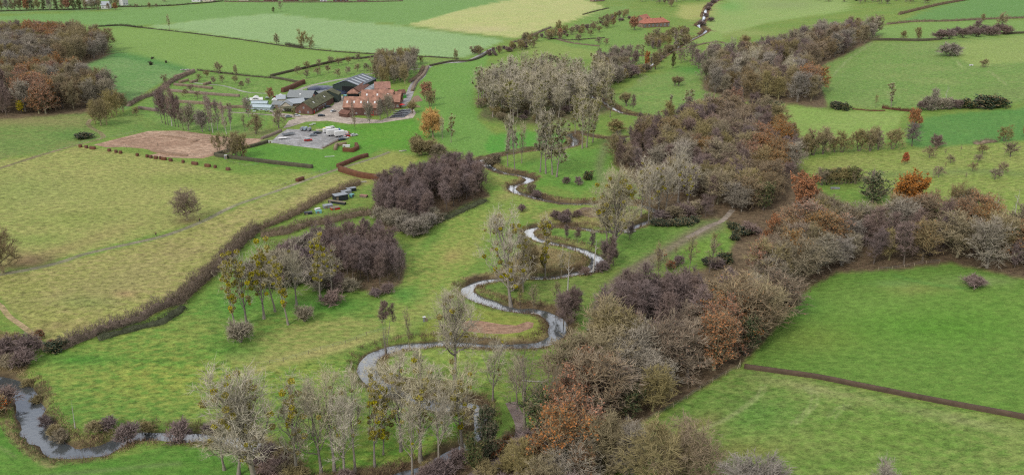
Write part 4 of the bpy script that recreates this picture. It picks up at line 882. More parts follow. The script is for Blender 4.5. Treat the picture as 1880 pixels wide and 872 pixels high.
# front row of poplars along the bottom
for px, py, h, kd, lb, wd in [
    (470,890,30,'poplar_wide','large white-twigged poplar with mistletoe at the bottom beside the river bend',1.0),
    (438,872,22,'poplar','pale poplar with mistletoe leaning over the river left of the big white one',1.0),
    (545,874,27,'poplar','tall pale poplar with mistletoe right of the big white one at the bottom',.9),
    (614,864,25,'poplar_clean','bare forked poplar at the bottom, first clean one from left',.85),
    (652,865,24,'poplar_clean','bare poplar with pale crown at the bottom, second clean one from left',.75),
    (688,856,21,'poplar_heavy','slim poplar hung with dark mistletoe at the bottom of the meadow',.9),
    (704,834,17,'poplar_heavy','shorter poplar with mistletoe close behind the slim one at the bottom',.8),
    (736,828,22,'poplar','leaning forked poplar with orange-tinted mistletoe at its top',.9),
    (772,842,25,'poplar','wide forked poplar with mistletoe standing on the brown bank at the bottom',1.1),
    (850,828,24,'poplar','poplar with long low branch and green ivy at its foot beside the muddy channel',1.1),
    (833,750,31,'poplar_high','very tall thick-trunked poplar rising across two river bends, domed crown with few mistletoe balls',1.0),
    (905,735,18,'poplar_clean','thin bare poplar in the grass right of the very tall one',1.0),
    (575,800,17,'poplar_clean','short bare poplar in the grass behind the bottom row',1.1),
    (632,878,22,'poplar_clean','bare pale poplar with trunk cut off by the bottom edge left of the clean pair',1.0),
    (757,868,20,'poplar_clean','thin pale poplar rising from the brown scrub under the wide forked one',.9),
    (590,872,24,'poplar_clean','bare pale poplar at the bottom edge, between the leaning mistletoe one and the forked ones',1.0),
    (806,862,20,'poplar_clean','pale poplar rising from the brown scrub before the ivy-footed one',.9),
    (412,862,15,'poplar_clean','low pale poplar at the water left of the large white-twigged one',1.3),
    (690,735,12,'poplar_clean','pale brushy tree in the tight river loop at the bottom',1.5),
    (855,738,13,'poplar_clean','pale brushy tree right of the very tall poplar foot',1.2),
    (950,745,15,'poplar_clean','thin pale tree on the grass left of the bare ash',1.0),
    (775,715,13,'poplar_clean','pale brushy poplar on the river bank left of the very tall one',1.4),
    (735,705,12,'poplar_clean','low pale poplar over the river bend below the slender stems',1.5),
    (800,738,13,'poplar_clean','low pale poplar close to the foot of the very tall one',1.3)]:
    putpx(kd, px, py, h, lb, width=wd)
putpx('bigash', 962, 803, 24, 'tall bare ash with open forked branches beside the woodland path', width=1.0, var=0)
putpx('bigash', 1000, 800, 21, 'bare ash half hidden by the orange oak right of the woodland path', width=.8, var=1)
putpx('ivy', 898, 845, 14, 'ivy-covered dark green trunk beside the muddy channel', width=.7)
putpx('ivy', 872, 862, 9, 'shorter ivy-covered tree behind the muddy channel mouth', width=.8)
putpx('slender', 708, 643, 17, 'group of slender stems with a round purple twiggy head on the river bank', width=1.0, var=0)
putpx('sparse', 752, 640, 13, 'thin dark leaning sapling on the bank right of the slender stems', width=.6)
putpx('snag', 1089, 499, 12, 'white broken dead trunk standing in the river bend', rz=0, lean=(0,.04))
putpx('snag', 138, 786, 7.5, 'thin grey dead trunk leaning in the bright meadow', width=.55, lean=(0, -.06))
putpx('dead', 1042, 540, 15, 'pale dead birch with short side branches in the middle meadow')
putpx('dead', 848, 838, 7, 'short white broken trunk by the muddy channel', width=.8)
# riverside poplars of the middle distance
for px, py, h, kd, lb, wd in [
    (938,556,33,'poplar_wide','tall poplar with many mistletoe balls and thick trunk on the middle meander',.75),
    (960,536,22,'poplar','smaller poplar with mistletoe right of the tall one on the middle meander',.7),
    (1001,508,24,'poplar_heavy','slim mistletoe-clad poplar on the narrow river reach',.8),
    (972,511,13,'oak','dark crooked tree on the rough island of the meander',.7),
    (1030,508,11,'poplar','short spreading tree with mistletoe in the rough meander ground',1.0),
    (1128,470,33,'poplar_wide','broad pale poplar, largest of the right-hand river bends',.95),
    (1115,462,25,'poplar','pale poplar close behind the broad one at the river bends',.9),
    (1140,424,24,'poplar','pale poplar at the water behind the broad one',.95),
    (1177,398,25,'poplar','first of the tall straight poplars right of the broad pale one',.9),
    (1191,406,26,'poplar_clean','second tall straight poplar right of the broad pale one, thin white trunk',.8),
    (1208,402,24,'poplar','third tall straight poplar right of the broad pale one, yellow mistletoe on trunk',.8),
    (1222,392,24,'poplar_clean','fourth tall pale poplar at the edge of the steep wood',.9),
    (1245,372,25,'poplar_clean','bushy pale poplar rising before the steep wood',1.1),
    (1262,380,19,'poplar','pale poplar with mistletoe among the alders at the wood edge',1.0),
    (992,316,29,'poplar','leftmost of the tall mistletoe poplars on the grassy river bend',.7),
    (1002,319,30,'poplar_heavy','second of the tall mistletoe poplars on the grassy river bend',.9),
    (1014,321,30,'poplar','third of the tall mistletoe poplars on the grassy river bend',.75),
    (1022,325,28,'poplar_heavy','rightmost of the tall mistletoe poplars on the grassy river bend',1.0),
    (945,312,26,'poplar','tall poplar with mistletoe at the narrow river neck',.6),
    (932,305,25,'poplar_heavy','dark mistletoe poplar at the narrow river neck',.7),
    (958,300,22,'poplar_clean','bare poplar behind the narrow river neck',.6),
    (1069,273,27,'poplar','left poplar of the pair at the brown bank of the upper bend',.85),
    (1077,271,28,'poplar','right poplar of the pair at the brown bank of the upper bend',.85),
    (1088,262,24,'poplar_heavy','dark mistletoe poplar behind the pair at the upper bend',.9),
    (1056,246,22,'poplar_heavy','poplar laden with mistletoe above the upper river bend',.9),
    (1120,215,18,'poplar_heavy','mistletoe poplar on the right bank of the upper river',1.0),
    (1100,205,18,'poplar_heavy','mistletoe poplar leaning over the upper river',1.0),
    (1262,208,15,'poplar_heavy','spreading tree full of mistletoe above the steep wood',1.4),
    (1231,206,11,'poplar_heavy','small mistletoe tree left of the spreading one above the steep wood',.9),
    (1636,197,15,'poplar_heavy','lone mistletoe tree at the lower edge of the upper right pasture',1.1),
    (1243,98,18,'poplar_heavy','tree crowded with mistletoe below the red-roofed manor',1.6),
    (1180,112,14,'poplar_heavy','tree with mistletoe behind the cone-shaped rusty tree',1.0),
    (828,262,15,'poplar_heavy','mistletoe-laden tree right of the golden willow',.9),
    (885,170,18,'poplar_heavy','dark mistletoe tree at the left end of the plantation',.9)]:
    putpx(kd, px, py, h, lb, width=wd)
putpx('willow_gold', 795, 252, 15.5, 'golden-orange willow below the farm', width=1.0)
putpx('poplar_clean', 812, 255, 13, 'pale bare poplar between the golden willow and the mistletoe tree', width=.8)
# pasture trees
putpx('oak', 344, 404, 12.5, 'lone round-crowned oak in the dry meadow beside the gravel path', width=.98, var=1)
putpx('oak', 6, 502, 16.5, 'large bare oak at the left edge where the gravel path ends', width=.9, var=2)
putpx('orange', 1478, 402, 19, 'big round orange oak left of the clipped dark thicket', width=.92)
putpx('orange', 1668, 405, 19.5, 'big wide orange oak right of the dark round tree', width=.95)
putpx('beech', 1708, 420, 14, 'brown-leaved tree leaning on the right orange oak', width=1.0)
putpx('oak', 1752, 412, 17, 'dark bare oak between the orange oak and the pinkish tree', width=.6)
putpx('greytree', 1775, 415, 14, 'pale bare tree behind the pinkish-brown tree', width=1.1)
putpx('beech', 1808, 425, 15, 'wide pinkish-brown tree in the right-hand belt', width=1.3)
putpx('dead', 1818, 440, 17, 'white dead leaning trunk in the right-hand belt', width=.9, lean=(0, .16))
putpx('dead', 1862, 425, 16, 'white dead trunk near the right edge of the belt', width=.9, lean=(0, .2))
putpx('ivy', 1601, 372, 12.5, 'dark round olive tree between the two orange oaks', width=1.75)
putpx('birch', 1599, 370, 14, 'thin birch with orange top rising from the dark round tree', width=.3)
putpx('shrub', 1541, 418, 9, 'large purple-brown thicket right of the left orange oak', width=1.5)
putpx('shrub', 1527, 405, 8, 'purple-brown thicket touching the left orange oak', width=1.4)
for i, px in enumerate(range(1508, 1580, 9)):
    putpx('ivy' if i % 2 else 'lowtree', px, 340 - (px-1508)*.06, 7.5, f'{ORD[i]} from left of the dark trees in the clipped thicket', 'trees of the clipped dark thicket', width=1.25)
putpx('sapling_rust', 1661, 302, 5.6, 'small cone of rust-red leaves alone in the pasture')
putpx('orange', 1679, 236, 11, 'pinkish-orange round tree at the field corner', width=.8)
putpx('alder', 1674, 269, 12, 'grey-brown upright tree below the pinkish-orange one', width=1.7)
for i, (px, py, h) in enumerate([(1466,288,10),(1479,286,11),(1492,285,13),(1510,283,13.5),(1532,280,9),(1545,280,11),(1577,278,11.5),(1597,278,12.5),(1612,275,10),(1638,274,11)]):
    putpx('lowtree', px, py, h, f'{ORD[i]} from left in the row of round bare trees on the pasture bank', 'round bare trees on the pasture bank', width=1.0)
putpx('shrub', 1719, 271, 6.5, 'round pinkish bush right of the row of bare trees', width=1.1)
putpx('lowtree', 1844, 260, 8, 'dark spreading thorn tree near the right edge', width=1.1)
putpx('orange', 1884, 252, 9, 'rusty tree cut by the right edge', width=.7)
for i, (px, py, h) in enumerate([(1706,290,6),(1735,284,3),(1764,278,3),(1803,283,5),(1855,288,7),(1795,298,4),(1745,300,4),(1785,314,4),(1840,318,5),(1826,330,5),(1723,326,5),(1735,310,3),(1773,328,3)]):
    putpx('fruit' if h > 3.5 else 'sparse', px, py, h, 'small bare orchard tree scattered on the right-hand slope', 'orchard trees on the right-hand slope', width=1.1)
# upper right
putpx('shrub_pale', 1742, 103, 10.5, 'wide pale bush with mistletoe in the upper right pasture', width=1.5)
putpx('lowtree', 1806, 124, 6, 'dark thorn bush by the small pond in the upper right pasture', width=1.2)
putpx('lowtree', 1840, 48, 13, 'bare spreading tree on the upper right hedge', width=1.2)
putpx('lowtree', 1804, 40, 8, 'smaller dark tree left of the spreading one on the upper right hedge', width=1.0)
putpx('lowtree', 1658, 73, 8, 'round bare bush on the far pasture, left of two')
putpx('lowtree', 1685, 73, 11, 'slim bare tree on the far pasture, right of two', width=.9)
putpx('shrub', 1727, 72, 9, 'dark bush at the left end of the far thicket', width=1.3)
for i, px in enumerate(range(1742, 1848, 13)):
    putpx('shrub', px, 72 - (px-1742)*.08 - (4 if i % 2 else 0), 8.5, f'{ORD[i]} from left in the purple far thicket', 'bushes of the purple far thicket', width=1.3)
putpx('shrub', 1795, 52, 8, 'bush joining the far thicket to the hedge above', width=1.2)
putpx('sparse', 1607, 198, 8, 'thin bare tree left of the lone mistletoe tree', width=1)
for i, (px, kd, h, wd) in enumerate([(1692,'shrub',6,1.2),(1704,'shrub_pale',8,1.1),(1715,'greytree',13,.8),(1730,'shrub_pale',7,1.3),(1745,'shrub',6,1.3),(1758,'shrub',5.5,1.3),(1776,'shrub_green',5.5,1.4),(1795,'shrub',5,1.3),(1815,'shrub_green',7,1.5),(1830,'shrub_green',6,1.3)]):
    putpx(kd, px, 203 - i * .7, h, f'{ORD[i]} from left in the bushy thicket at the upper field corner', 'bushes of the thicket at the upper field corner', width=wd)
putpx('dead', 1733, 200, 14, 'white dead tree standing in the thicket at the upper field corner')
for i, (px, py) in enumerate([(1533,199),(1543,201),(1552,203)]):
    putpx('shrub_green', px, py, 4.5, f'{ORD[i]} from left of the dark green bushes below the ridge wood', 'dark green bushes below the ridge wood', width=1.2)
# ---- trees round the farm
for i, (px, py, h, kd) in enumerate([(298,226,19,'alder'),(304,228,21,'alder'),(309,230,19,'alder'),(316,232,24,'birch'),(322,233,20,'alder'),(328,234,18,'alder'),(337,239,17,'alder'),(346,240,16,'greytree')]):
    putpx(kd, px, py, h, f'{ORD[i]} from left in the tall clump beside the bare soil plot', 'tall clump beside the bare soil plot', width=.8)
for i, (px, py, h, kd) in enumerate([(372,243,13,'greytree'),(385,240,22,'birch'),(391,244,20,'birch'),(400,240,18,'birch'),(416,246,18,'birch'),(424,240,14,'birch'),(450,243,11,'sparse'),(470,246,12,'lowtree')]):
    putpx(kd, px, py, h, f'{ORD[i]} from left of the pale trees behind the bare soil plot', 'pale trees behind the bare soil plot', width=.85)
putpx('lowtree', 402, 281, 11, 'narrow dark tree at the corner of the bare soil plot', width=.55)
for i, (px, py) in enumerate([(424,289),(434,291),(444,290)]): putpx('lowtree', px, py, 13, f'{ORD[i]} from left of the bare trees on the hedge corner', 'bare trees on the hedge corner', width=.8)
for i, (px, py, h) in enumerate([(175,228,14),(186,231,15),(196,230,14),(206,216,16),(214,212,15),(226,206,12)]):
    putpx('ash', px, py, h, f'{ORD[i]} from left in the small copse by the farm track', 'copse by the farm track', width=.85)
for i, (px, py, h, kd, wd, lb) in enumerate([(512,236,13,'lowtree',.7,'bare tree with pale trunk left of the car park'),(540,222,9,'sparse',1,'thin tree at the lane corner'),(648,228,14,'birch',.9,'white birch in front of the red-roofed barn'),(679,228,15,'greytree',.6,'round bare tree in front of the red-roofed barn, right of the birch'),
        (698,220,13,'greytree',.7,'bare tree hiding the right end of the red-roofed barn'),(712,218,15,'greytree',.8,'pale bare tree at the yard edge near the terrace'),(724,214,12,'birch',.8,'small pale tree beside the red parasol'),(652,238,8,'sparse',1.2,'thin young tree at the edge of the green below the barn'),
        (757,208,8,'pollard',.9,'white-limbed pollard by the paddock'),(783,186,13,'orange',.75,'orange-leaved tree above the paddock'),(790,196,11,'lowtree',.9,'dark bare tree beneath the orange-leaved one'),(497,183,8,'orange',.7,'rusty round tree left of the grey barn'),
        (474,245,10,'sparse',1,'thin tree on the hedge by the lane'),(456,215,13,'greytree',.6,'pale tree beside the scrap compound'),(302,152,6,'lowtree',1,'small tree on the lower pasture hedge'),(312,57,17,'poplar',.75,'lone fan-shaped tree with mistletoe on the field boundary'),
        (402,136,9,'lowtree',.8,'dark round tree on the orchard hedge'),(432,138,8,'lowtree',.6,'open bare tree right of the dark round one on the orchard hedge'),(508,81,10,'lowtree',.8,'lone bare tree on the boundary between the big fields'),
        (556,87,16,'lowtree',.8,'taller bare tree of the pair on the boundary between the big fields'),(571,90,12,'lowtree',.7,'shorter bare tree of the pair on the boundary between the big fields'),(838,110,9,'lowtree',.7,'lone bare tree at the corner of the pale field'),
        (516,22,13,'sparse',1.5,'pale thin tree on the far field boundary'),(502,24,7,'ivy',.8,'stubby dark tree on the far field boundary')]):
    putpx(kd, px, py, h, lb, width=wd)
# orchard
for i, (px, py) in enumerate([(547,136),(562,144),(564,128),(583,139),(585,124),(603,134),(608,118),(620,142),(622,121),(639,137),(640,118),(656,132),(658,113),(674,131),(690,118),(772,117),(367,150),(380,143),(393,155),(409,152),(432,153),(443,163),(455,158),(340,178),(350,170),(363,182),(250,213),(422,205)]):
    putpx('fruit', px, py, 6.5 if i < 16 else 5.5, 'small dark orchard tree in the grass behind the farm' if i < 16 else 'small dark tree in the nursery plots left of the farm', 'orchard trees behind the farm' if i < 16 else 'small trees in the nursery plots', width=.9)
grove([(683,138),(700,120),(745,115),(765,122),(760,140),(742,156),(712,160),(690,152)], 7.5, dict(lowtree=1, ash=2, greytree=1), (13, 16), lab('in the copse between the big shed and the farm road'), gname('in the copse by the farm road'), [], 12, width=(.6, .8))
# bushes below the farm
for i, (px, py, h) in enumerate([(772,286,9),(790,284,8),(806,288,7),(765,272,7)]):
    putpx('shrub_olive', px, py, h, f'{ORD[i]} of the big round bushes above the alder grove', 'round bushes above the alder grove', width=1.0)
for i, (px, py, h) in enumerate([(698,404,6),(712,412,6),(728,418,7),(744,428,7),(760,434,7.5),(775,430,7),(788,420,6.5),(798,408,6),(720,400,6),(755,415,6)]):
    putpx('shrub_pale', px, py, h, f'{ORD[i]} of the pale willow bushes skirting the alder grove', 'pale willow bushes skirting the alder grove', width=1.0)
for i, (px, py, h) in enumerate([(500,530,8),(520,522,9),(540,515,9),(556,500,9),(575,520,7),(598,530,6),(620,534,6),(640,536,5),(505,505,9),(525,490,9),(545,480,9),(470,520,8),(560,470,8),(580,460,7),(600,450,7),(610,560,5),(560,590,5)]):
    putpx('shrub_pale' if i % 3 else 'shrub', px, py, h, 'pale bare bush at the left side of the grove in the meadow', 'bushes at the left side of the meadow grove', width=1.15)
putpx('shrub_pale', 442, 628, 6.5, 'round grey bush in the bright meadow below the mistletoe clump', width=1.1)
putpx('shrub', 1789, 526, 3.6, 'low isolated bush on the crest of the right-hand field', width=1.8)
putpx('shrub', 712, 538, 3.5, 'small dark bush at the foot of the meadow grove', width=1)
putpx('shrub', 690, 545, 3, 'smaller bush left of the dark one at the foot of the meadow grove', width=1.2)
putpx('shrub', 235, 808, 5.5, 'reddish bush on the tiny river island', width=1.1)
putpx('shrub', 330, 802, 5.5, 'reddish round bush at the water right of the river island', width=1.2)
putpx('shrub_rust', 74, 622, 3, 'small red-brown bush left of the path end')
putpx('shrub_rust', 97, 640, 3, 'small red-brown bush at the foot of the long hedge')
putpx('shrub_green', 106, 642, 3, 'dark rounded bush closing the long hedge', width=1.3)
for i, (px, py, k_, h) in enumerate([(10,650,'shrub',5),(28,642,'shrub_olive',5),(52,648,'shrub',5.5),(-8,672,'shrub',5),(22,676,'shrub_olive',4),(46,672,'shrub',5),(50,700,'shrub_olive',2.6),(-4,760,'shrub_rust',5),(8,744,'shrub',5),(66,730,'shrub_olive',2.2),(84,775,'shrub',3.4),(98,790,'shrub_olive',3),(112,802,'shrub_olive',3),(176,792,'shrub_olive',3),(200,786,'shrub',3),(270,786,'shrub_olive',2.6),(385,792,'shrub',3)]):
    putpx(k_, px, py, h, 'scrubby bush on the lower left river bank', 'scrubby bushes on the lower left river bank', width=1.2)
for i, (px, py, k_, h) in enumerate([(1048,592,'alder',12),(1040,600,'alder',12),(1035,588,'alder',11),(1055,584,'alder',10),(1126,488,'alder',11),(1118,494,'alder',9),(1112,487,'alder',10),(1155,440,'alder',7),(958,388,'shrub',3),(1020,404,'shrub',4),(1040,402,'shrub',4),(1035,408,'shrub',3.6),(1060,398,'shrub',3),(896,300,'shrub_olive',5),(912,300,'shrub_olive',5),(975,352,'shrub_olive',4),(985,358,'shrub',3.5),(1062,340,'shrub',4),(1040,338,'shrub',3.5),(1080,330,'shrub_green',4),(1190,236,'alder',9),(1175,232,'alder',9),(960,450,'shrub_pale',4),(1040,440,'alder',6),(1010,432,'alder',6),(1060,445,'alder',6),(1085,455,'alder',7),(1075,505,'shrub',3),(1020,560,'sparse',8),(980,566,'sparse',10),(955,560,'sparse',8),(945,530,'shrub_olive',5),(1105,498,'shrub',4)]):
    putpx(k_, px, py, h, {'alder': 'purple-brown alder on the bank of the winding river', 'sparse': 'thin young tree on the bank of the winding river'}.get(k_, 'bush on the bank of the winding river' if k_ != 'shrub_green' else 'green bush on the bank of the winding river'), {'alder': 'alders on the river bank', 'sparse': 'thin trees on the river bank'}.get(k_, 'bushes on the river bank'), width=1.15)
for i, (px, py, k_, h) in enumerate([(1205,412,'shrub_green',2.5),(1222,415,'shrub_green',2.5),(1240,414,'shrub_green',2.5),(1258,412,'shrub_green',2.6),(1275,408,'shrub_green',2.6),(1215,402,'shrub',4),(1235,400,'shrub_olive',5),(1255,396,'shrub',5),(1275,392,'shrub_olive',5),(1345,420,'shrub_green',2.8),(1362,430,'shrub_green',2.8),(1378,428,'shrub',4),(1350,440,'shrub_green',2.4),(1295,398,'alder',9),(1205,345,'ash',10),(1198,330,'shrub_olive',6)]):
    putpx(k_, px, py, h, {'alder': 'alder at the mouth of the muddy trail', 'ash': 'olive tree at the mouth of the muddy trail'}.get(k_, 'bramble-like bush by the mouth of the muddy trail'), 'bushes by the mouth of the muddy trail', width=1.6)
for i, (px, py, k_, h) in enumerate([(1212,486,'alder',6),(1208,520,'sparse',14),(1265,498,'sparse',13),(1302,500,'sparse',12),(1240,470,'sparse',4),(1310,470,'sparse',9),(1230,494,'shrub_rust',3.5),(1245,488,'shrub',4),(1300,486,'shrub_green',3),(1330,480,'shrub_green',3.5),(1315,492,'shrub',4)]):
    putpx(k_, px, py, h, {'alder': 'small alder near the two walkers in red', 'sparse': 'thin bare tree near the two walkers in red'}.get(k_, 'bush near the two walkers in red'), 'bushes and thin trees near the walkers in red', width=1.2)
# purple alders of the trail bend
AB = [(1140,566),(1152,560),(1165,574),(1150,580),(1178,562),(1190,578),(1204,566),(1215,580),(1230,568),(1243,580),(1256,566),(1268,578),(1170,588),(1200,592),(1228,592),(1252,590),(1282,566),(1160,596),(1185,600),(1212,604),(1240,602),(1275,590)]
for px, py in AB: putpx('alder', px, py, 12, 'purple alder in the patch enclosed by the muddy trail', 'alders enclosed by the muddy trail', width=1.35, detail=False)
# lower centre and bottom right
for px, py, k_, h, wd, lb in [(1028,890,'holly',9,.9,'dark evergreen at the very bottom beside the woodland path'),(965,890,'ash',11,1,'olive bare tree at the very bottom left of the dark evergreen'),(995,860,'shrub',6,1.4,'purple-brown shrub right of the woodland path'),(980,835,'shrub',6,1.4,'brown shrub at the edge of the woodland path'),
        (1050,865,'birch',13,.6,'pale grey slim tree in front of the dark evergreen'),(1105,872,'ash',15,1.1,'olive mossy-limbed tree at the bottom of the valley wood'),(1160,868,'greytree',13,1.1,'greyish tree at the bottom right of the valley wood'),
        (1212,905,'ash',17,1.35,'wide ivy-limbed ash overlapping the lower right field, left of two'),(1262,905,'oak',16,1.1,'wide dark-limbed oak overlapping the lower right field, right of two'),(1385,960,'greytree',15,1.5,'pale crown peeping up at the bottom of the lower right field'),
        (1610,965,'greytree',14,.9,'pale crown tip at the bottom edge of the lower right field'),(1138,860,'shrub_olive',6,1.5,'olive thicket at the bottom of the valley wood'),(1068,905,'beech',11,.9,'golden-brown small beech at the very bottom of the wood')]:
    putpx(k_, px, py, h, lb, width=wd, detail=True)
grove([(560,878),(640,866),(760,854),(850,842),(900,858),(930,850),(985,838),(1000,950),(560,960)], 5.2, dict(shrub=3, shrub_olive=3, shrub_pale=1), (2.5, 4.5), lab('on the brown rough ground along the bottom edge'), gname('along the bottom edge'), [], 14, avoid=.8, width=(1.0, 1.5))
grove([(905,800),(935,760),(945,800),(930,830),(905,835)], 5, dict(shrub=1, shrub_rust=1), (3, 5), lab('between the muddy channel and the woodland path'), gname('between channel and woodland path'), [], 15)
# ---- far background
grove([(940,78),(980,68),(1030,60),(1085,48),(1150,28),(1160,36),(1120,52),(1060,66),(1020,76),(960,84)], 13, dict(shrub=2, lowtree=3, alder=1), (7, 10), lab('in the bushy slope left of the red-roofed manor'), gname('on the slope left of the manor'), [], 16, width=(1, 1.3))
grove([(865,100),(890,92),(960,84),(990,88),(940,96),(900,106)], 10, dict(shrub=1, lowtree=1), (7, 9), lab('at the road end above the plantation'), gname('at the road end above the plantation'), [], 17, width=(1, 1.3))
grove([(1180,78),(1250,60),(1275,66),(1262,88),(1230,104),(1210,96),(1190,90)], 12, dict(ash=2, lowtree=2, alder=1), (8, 11), lab('in front of the red-roofed manor'), gname('in front of the manor'), [(1215,60,30,10,'lowtree')], 18, width=(.9, 1.2))
grove([(1090,120),(1150,108),(1172,118),(1165,140),(1128,158),(1090,150)], 10, dict(alder_far=2, greytree=2, lowtree=1), (11, 15), lab('at the right side of the plantation'), gname('right of the plantation'), [], 19, width=(.9, 1.1))
grove([(1250,112),(1300,106),(1395,90),(1440,84),(1400,110),(1340,124),(1290,128),(1250,122)], 12, dict(alder_far=3, greytree=1, brown=1, poplar=1), (12, 16), lab('along the stream between the manor and the ridge wood'), gname('between manor and ridge wood'), [], 20, width=(.9, 1.2))
putpx('orange', 1165, 56, 15, 'large round rusty tree at the left end of the red-roofed manor', width=1.0)
putpx('orange', 1027, 71, 10, 'small golden tree at the fork of the far lanes', width=.9)
putpx('beech', 1125, 50, 11, 'dark rusty tree left of the large round one by the manor', width=.8)
putpx('orange', 1187, 128, 15, 'cone-shaped rusty tree beside the far footbridge', width=.5)
putpx('lowtree', 1203, 128, 14, 'round bare tree right of the cone-shaped rusty tree', width=.9)
putpx('ivy', 1235, 126, 13, 'dark narrow tree right of the round bare one', width=.6)
putpx('lowtree', 1024, 62, 14, 'tall bare tree at the left end of the bushy slope', width=.8)
putpx('pollard', 1150, 195, 9, 'wide pollard willow on the green inside the upper bend', width=1.1)
putpx('alder', 1162, 205, 11, 'slim dark tree right of the wide pollard willow', width=.9)
putpx('pollard', 1239, 158, 7, 'left pollard of the pale pair on the upper green', width=1.0)
putpx('pollard', 1246, 158, 7, 'right pollard of the pale pair on the upper green', width=1.0)
putpx('lowtree', 1302, 168, 9.5, 'small dark tree left of the ridge wood foot', width=.7)
putpx('shrub_olive', 1130, 242, 7, 'spreading bush on the grass right of the upper bend', width=1.2)
for i, (px, py) in enumerate([(1066,66),(1085,67),(1068,56),(1100,60),(1098,82),(1112,84),(1062,76),(1170,96)]): putpx('fruit', px, py, 7, 'small dark tree on the green slope below the manor', 'small trees below the manor')
for i, (px, py, h) in enumerate([(1262,80,9),(1250,84,8),(1240,92,9),(1228,98,8),(1216,108,9),(1206,114,8),(1196,121,8),(1184,133,7),(1172,139,9),(1158,143,10),(1146,146,10),(1136,150,9),(1122,152,11),(1108,156,12),(1095,160,12)]):
    putpx(['lowtree', 'shrub', 'alder', 'shrub_olive'][i % 4], px, py, h, 'bare tree or bush screening the far stream between manor and plantation', 'growth screening the far stream', width=1.35)
for i, (px, py, h) in enumerate([(495,835,4),(520,846,4),(512,862,4.5),(530,872,4.5),(484,842,4),(545,880,4)]):
    putpx(['shrub', 'shrub_olive'][i % 2], px, py, h, 'scrub bush by the water behind the large white-twigged poplar', 'scrub behind the large white-twigged poplar', width=1.5)
# top left belt and houses' trees
TB = []
for i, px in enumerate(list(range(-40, 190, 11)) + [200, 212]):
    kd = ['brown','ash','lowtree','ivy','greytree','orange','brown'][(i * 5) % 7]; kd = 'ivy' if px in (81, 103, 147) else kd
    putpx(kd, px, 20.5 - px * .008, 15 if px < 190 else 9, f'{LOOK[kd]} in the tree belt at the top left corner', 'trees of the top left belt', width=.9)
for i, (px, py, k_, h) in enumerate([(60,6,'alder',12),(95,5,'ash',12),(130,6,'ash',12),(150,4,'brown',12),(175,4,'ash',13),(205,12,'alder',14),(215,14,'ash',14),(222,10,'greytree',12),(20,4,'brown',14),(-10,3,'ash',14),(250,14,'lowtree',5),(275,15,'lowtree',7),(287,14,'lowtree',5),(302,4,'lowtree',7)]):
    putpx(k_, px, py, h, 'bare tree among the white houses at the top left', 'bare trees among the white houses', width=1.1)
# top right belt
grove([(1395,-2),(1480,4),(1560,8),(1640,10),(1705,8),(1715,0),(1640,-6),(1500,-12),(1395,-12)], 22, dict(ash_far=3, alder_far=2, brown=2, greytree=2, holly=.5), (10, 13), lab('in the tree belt along the top right edge'), gname('of the top right belt'), [], 21, width=(1, 1.2))
grove([(1165,2),(1210,10),(1240,22),(1242,6),(1300,4),(1345,-2),(1345,-14),(1180,-14)], 22, dict(ash_far=3, alder_far=2, greytree=2), (12, 17), lab('in the wood above the red-roofed manor'), gname('above the manor'), [], 22, width=(1, 1.2))
for i, (px, py, h) in enumerate([(1300,20,5),(1296,32,5),(1302,12,5),(1310,6,5),(1320,1,5),(1288,48,5),(1305,40,4),(1330,-3,5)]): putpx('shrub', px, py, h * 1.3, 'bush lining the far stream beside the pale meadow', 'bushes lining the far stream', width=1.4)
grove([(470,-2),(700,-4),(860,-4),(860,-9),(470,-9)], 26, dict(alder_far=2, ash_far=2, lowtree=1), (7, 10), lab('along the village at the top edge'), gname('along the village'), [], 23, width=(1, 1.2))
putpx('yellow', 40, 208, 7.5, 'small bright yellow tree at the foot of the left wood')
putpx('shrub_green', 154, 254, 3, 'low dark bush in the left meadow by the farm track', width=2)
putpx('shrub_green', 277, 120, 3, 'small dark round bush in the sloping pasture')
for i, (px, py) in enumerate([(280,109),(305,116)]): putpx('shrub_green', px, py, 2, f'tiny bush on the field boundary, {ORD[i]} from left', width=.8)

# ================================================================== hedges and thickets
hedge('hedge', [(112,640),(150,624),(200,604),(250,590),(290,568),(330,556)], 3.8, 3.6, 'long overgrown hedge, lower end above the bright meadow', mat='hedge', dens=30, tl=1.6, tw=.08)
hedge('hedge', [(325,560),(350,535),(380,510),(415,478),(440,450),(470,425)], 4.8, 4.2, 'long overgrown hedge, tall middle stretch beside the mistletoe poplars', mat='hedge', dens=30, tl=1.7, tw=.08)
hedge('hedge', [(468,424),(500,412),(540,395),(580,372),(610,358),(640,345),(660,338)], 4, 3.2, 'long overgrown hedge, upper stretch below the gravel path', mat='hedge', dens=26, tl=1.3, tw=.08)
hedge('bramble_bank', [(180,622),(230,608),(260,600),(300,590),(335,565)], 5, 1.6, 'dark bramble bank at the foot of the long hedge', 'bramble', 'bramble', 30, tl=.8)
hedge('bramble_bank', [(480,432),(520,428),(560,414),(600,408),(640,398),(680,392)], 7, 2.6, 'brown scrub strip between the storage plot and the meadow grove', 'bramble', 'hedge', 26, tl=1.2, tw=.08)
hedge('bramble_bank', [(770,416),(810,404),(850,386),(890,368)], 6, 1.6, 'dark brambles along the foot of the alder grove', 'bramble', 'bramble', 26, tl=.8)
hedge('hedge', [(624,314),(660,325),(700,331),(735,336)], 2.0, 2.6, 'clipped brown beech hedge beside the path bend', mat='hedge_beech', dens=40, box=True)
hedge('hedge', [(620,308),(640,300),(660,292),(675,288)], 1.6, 2.0, 'clipped brown beech hedge running up from the path bend', mat='hedge_beech', dens=40, box=True, smooth=False)
hedge('hedge', [(545,334),(557,330)], 1.6, 1.6, 'short clipped brown hedge piece beside the path', mat='hedge_beech', dens=40, box=True, smooth=False)
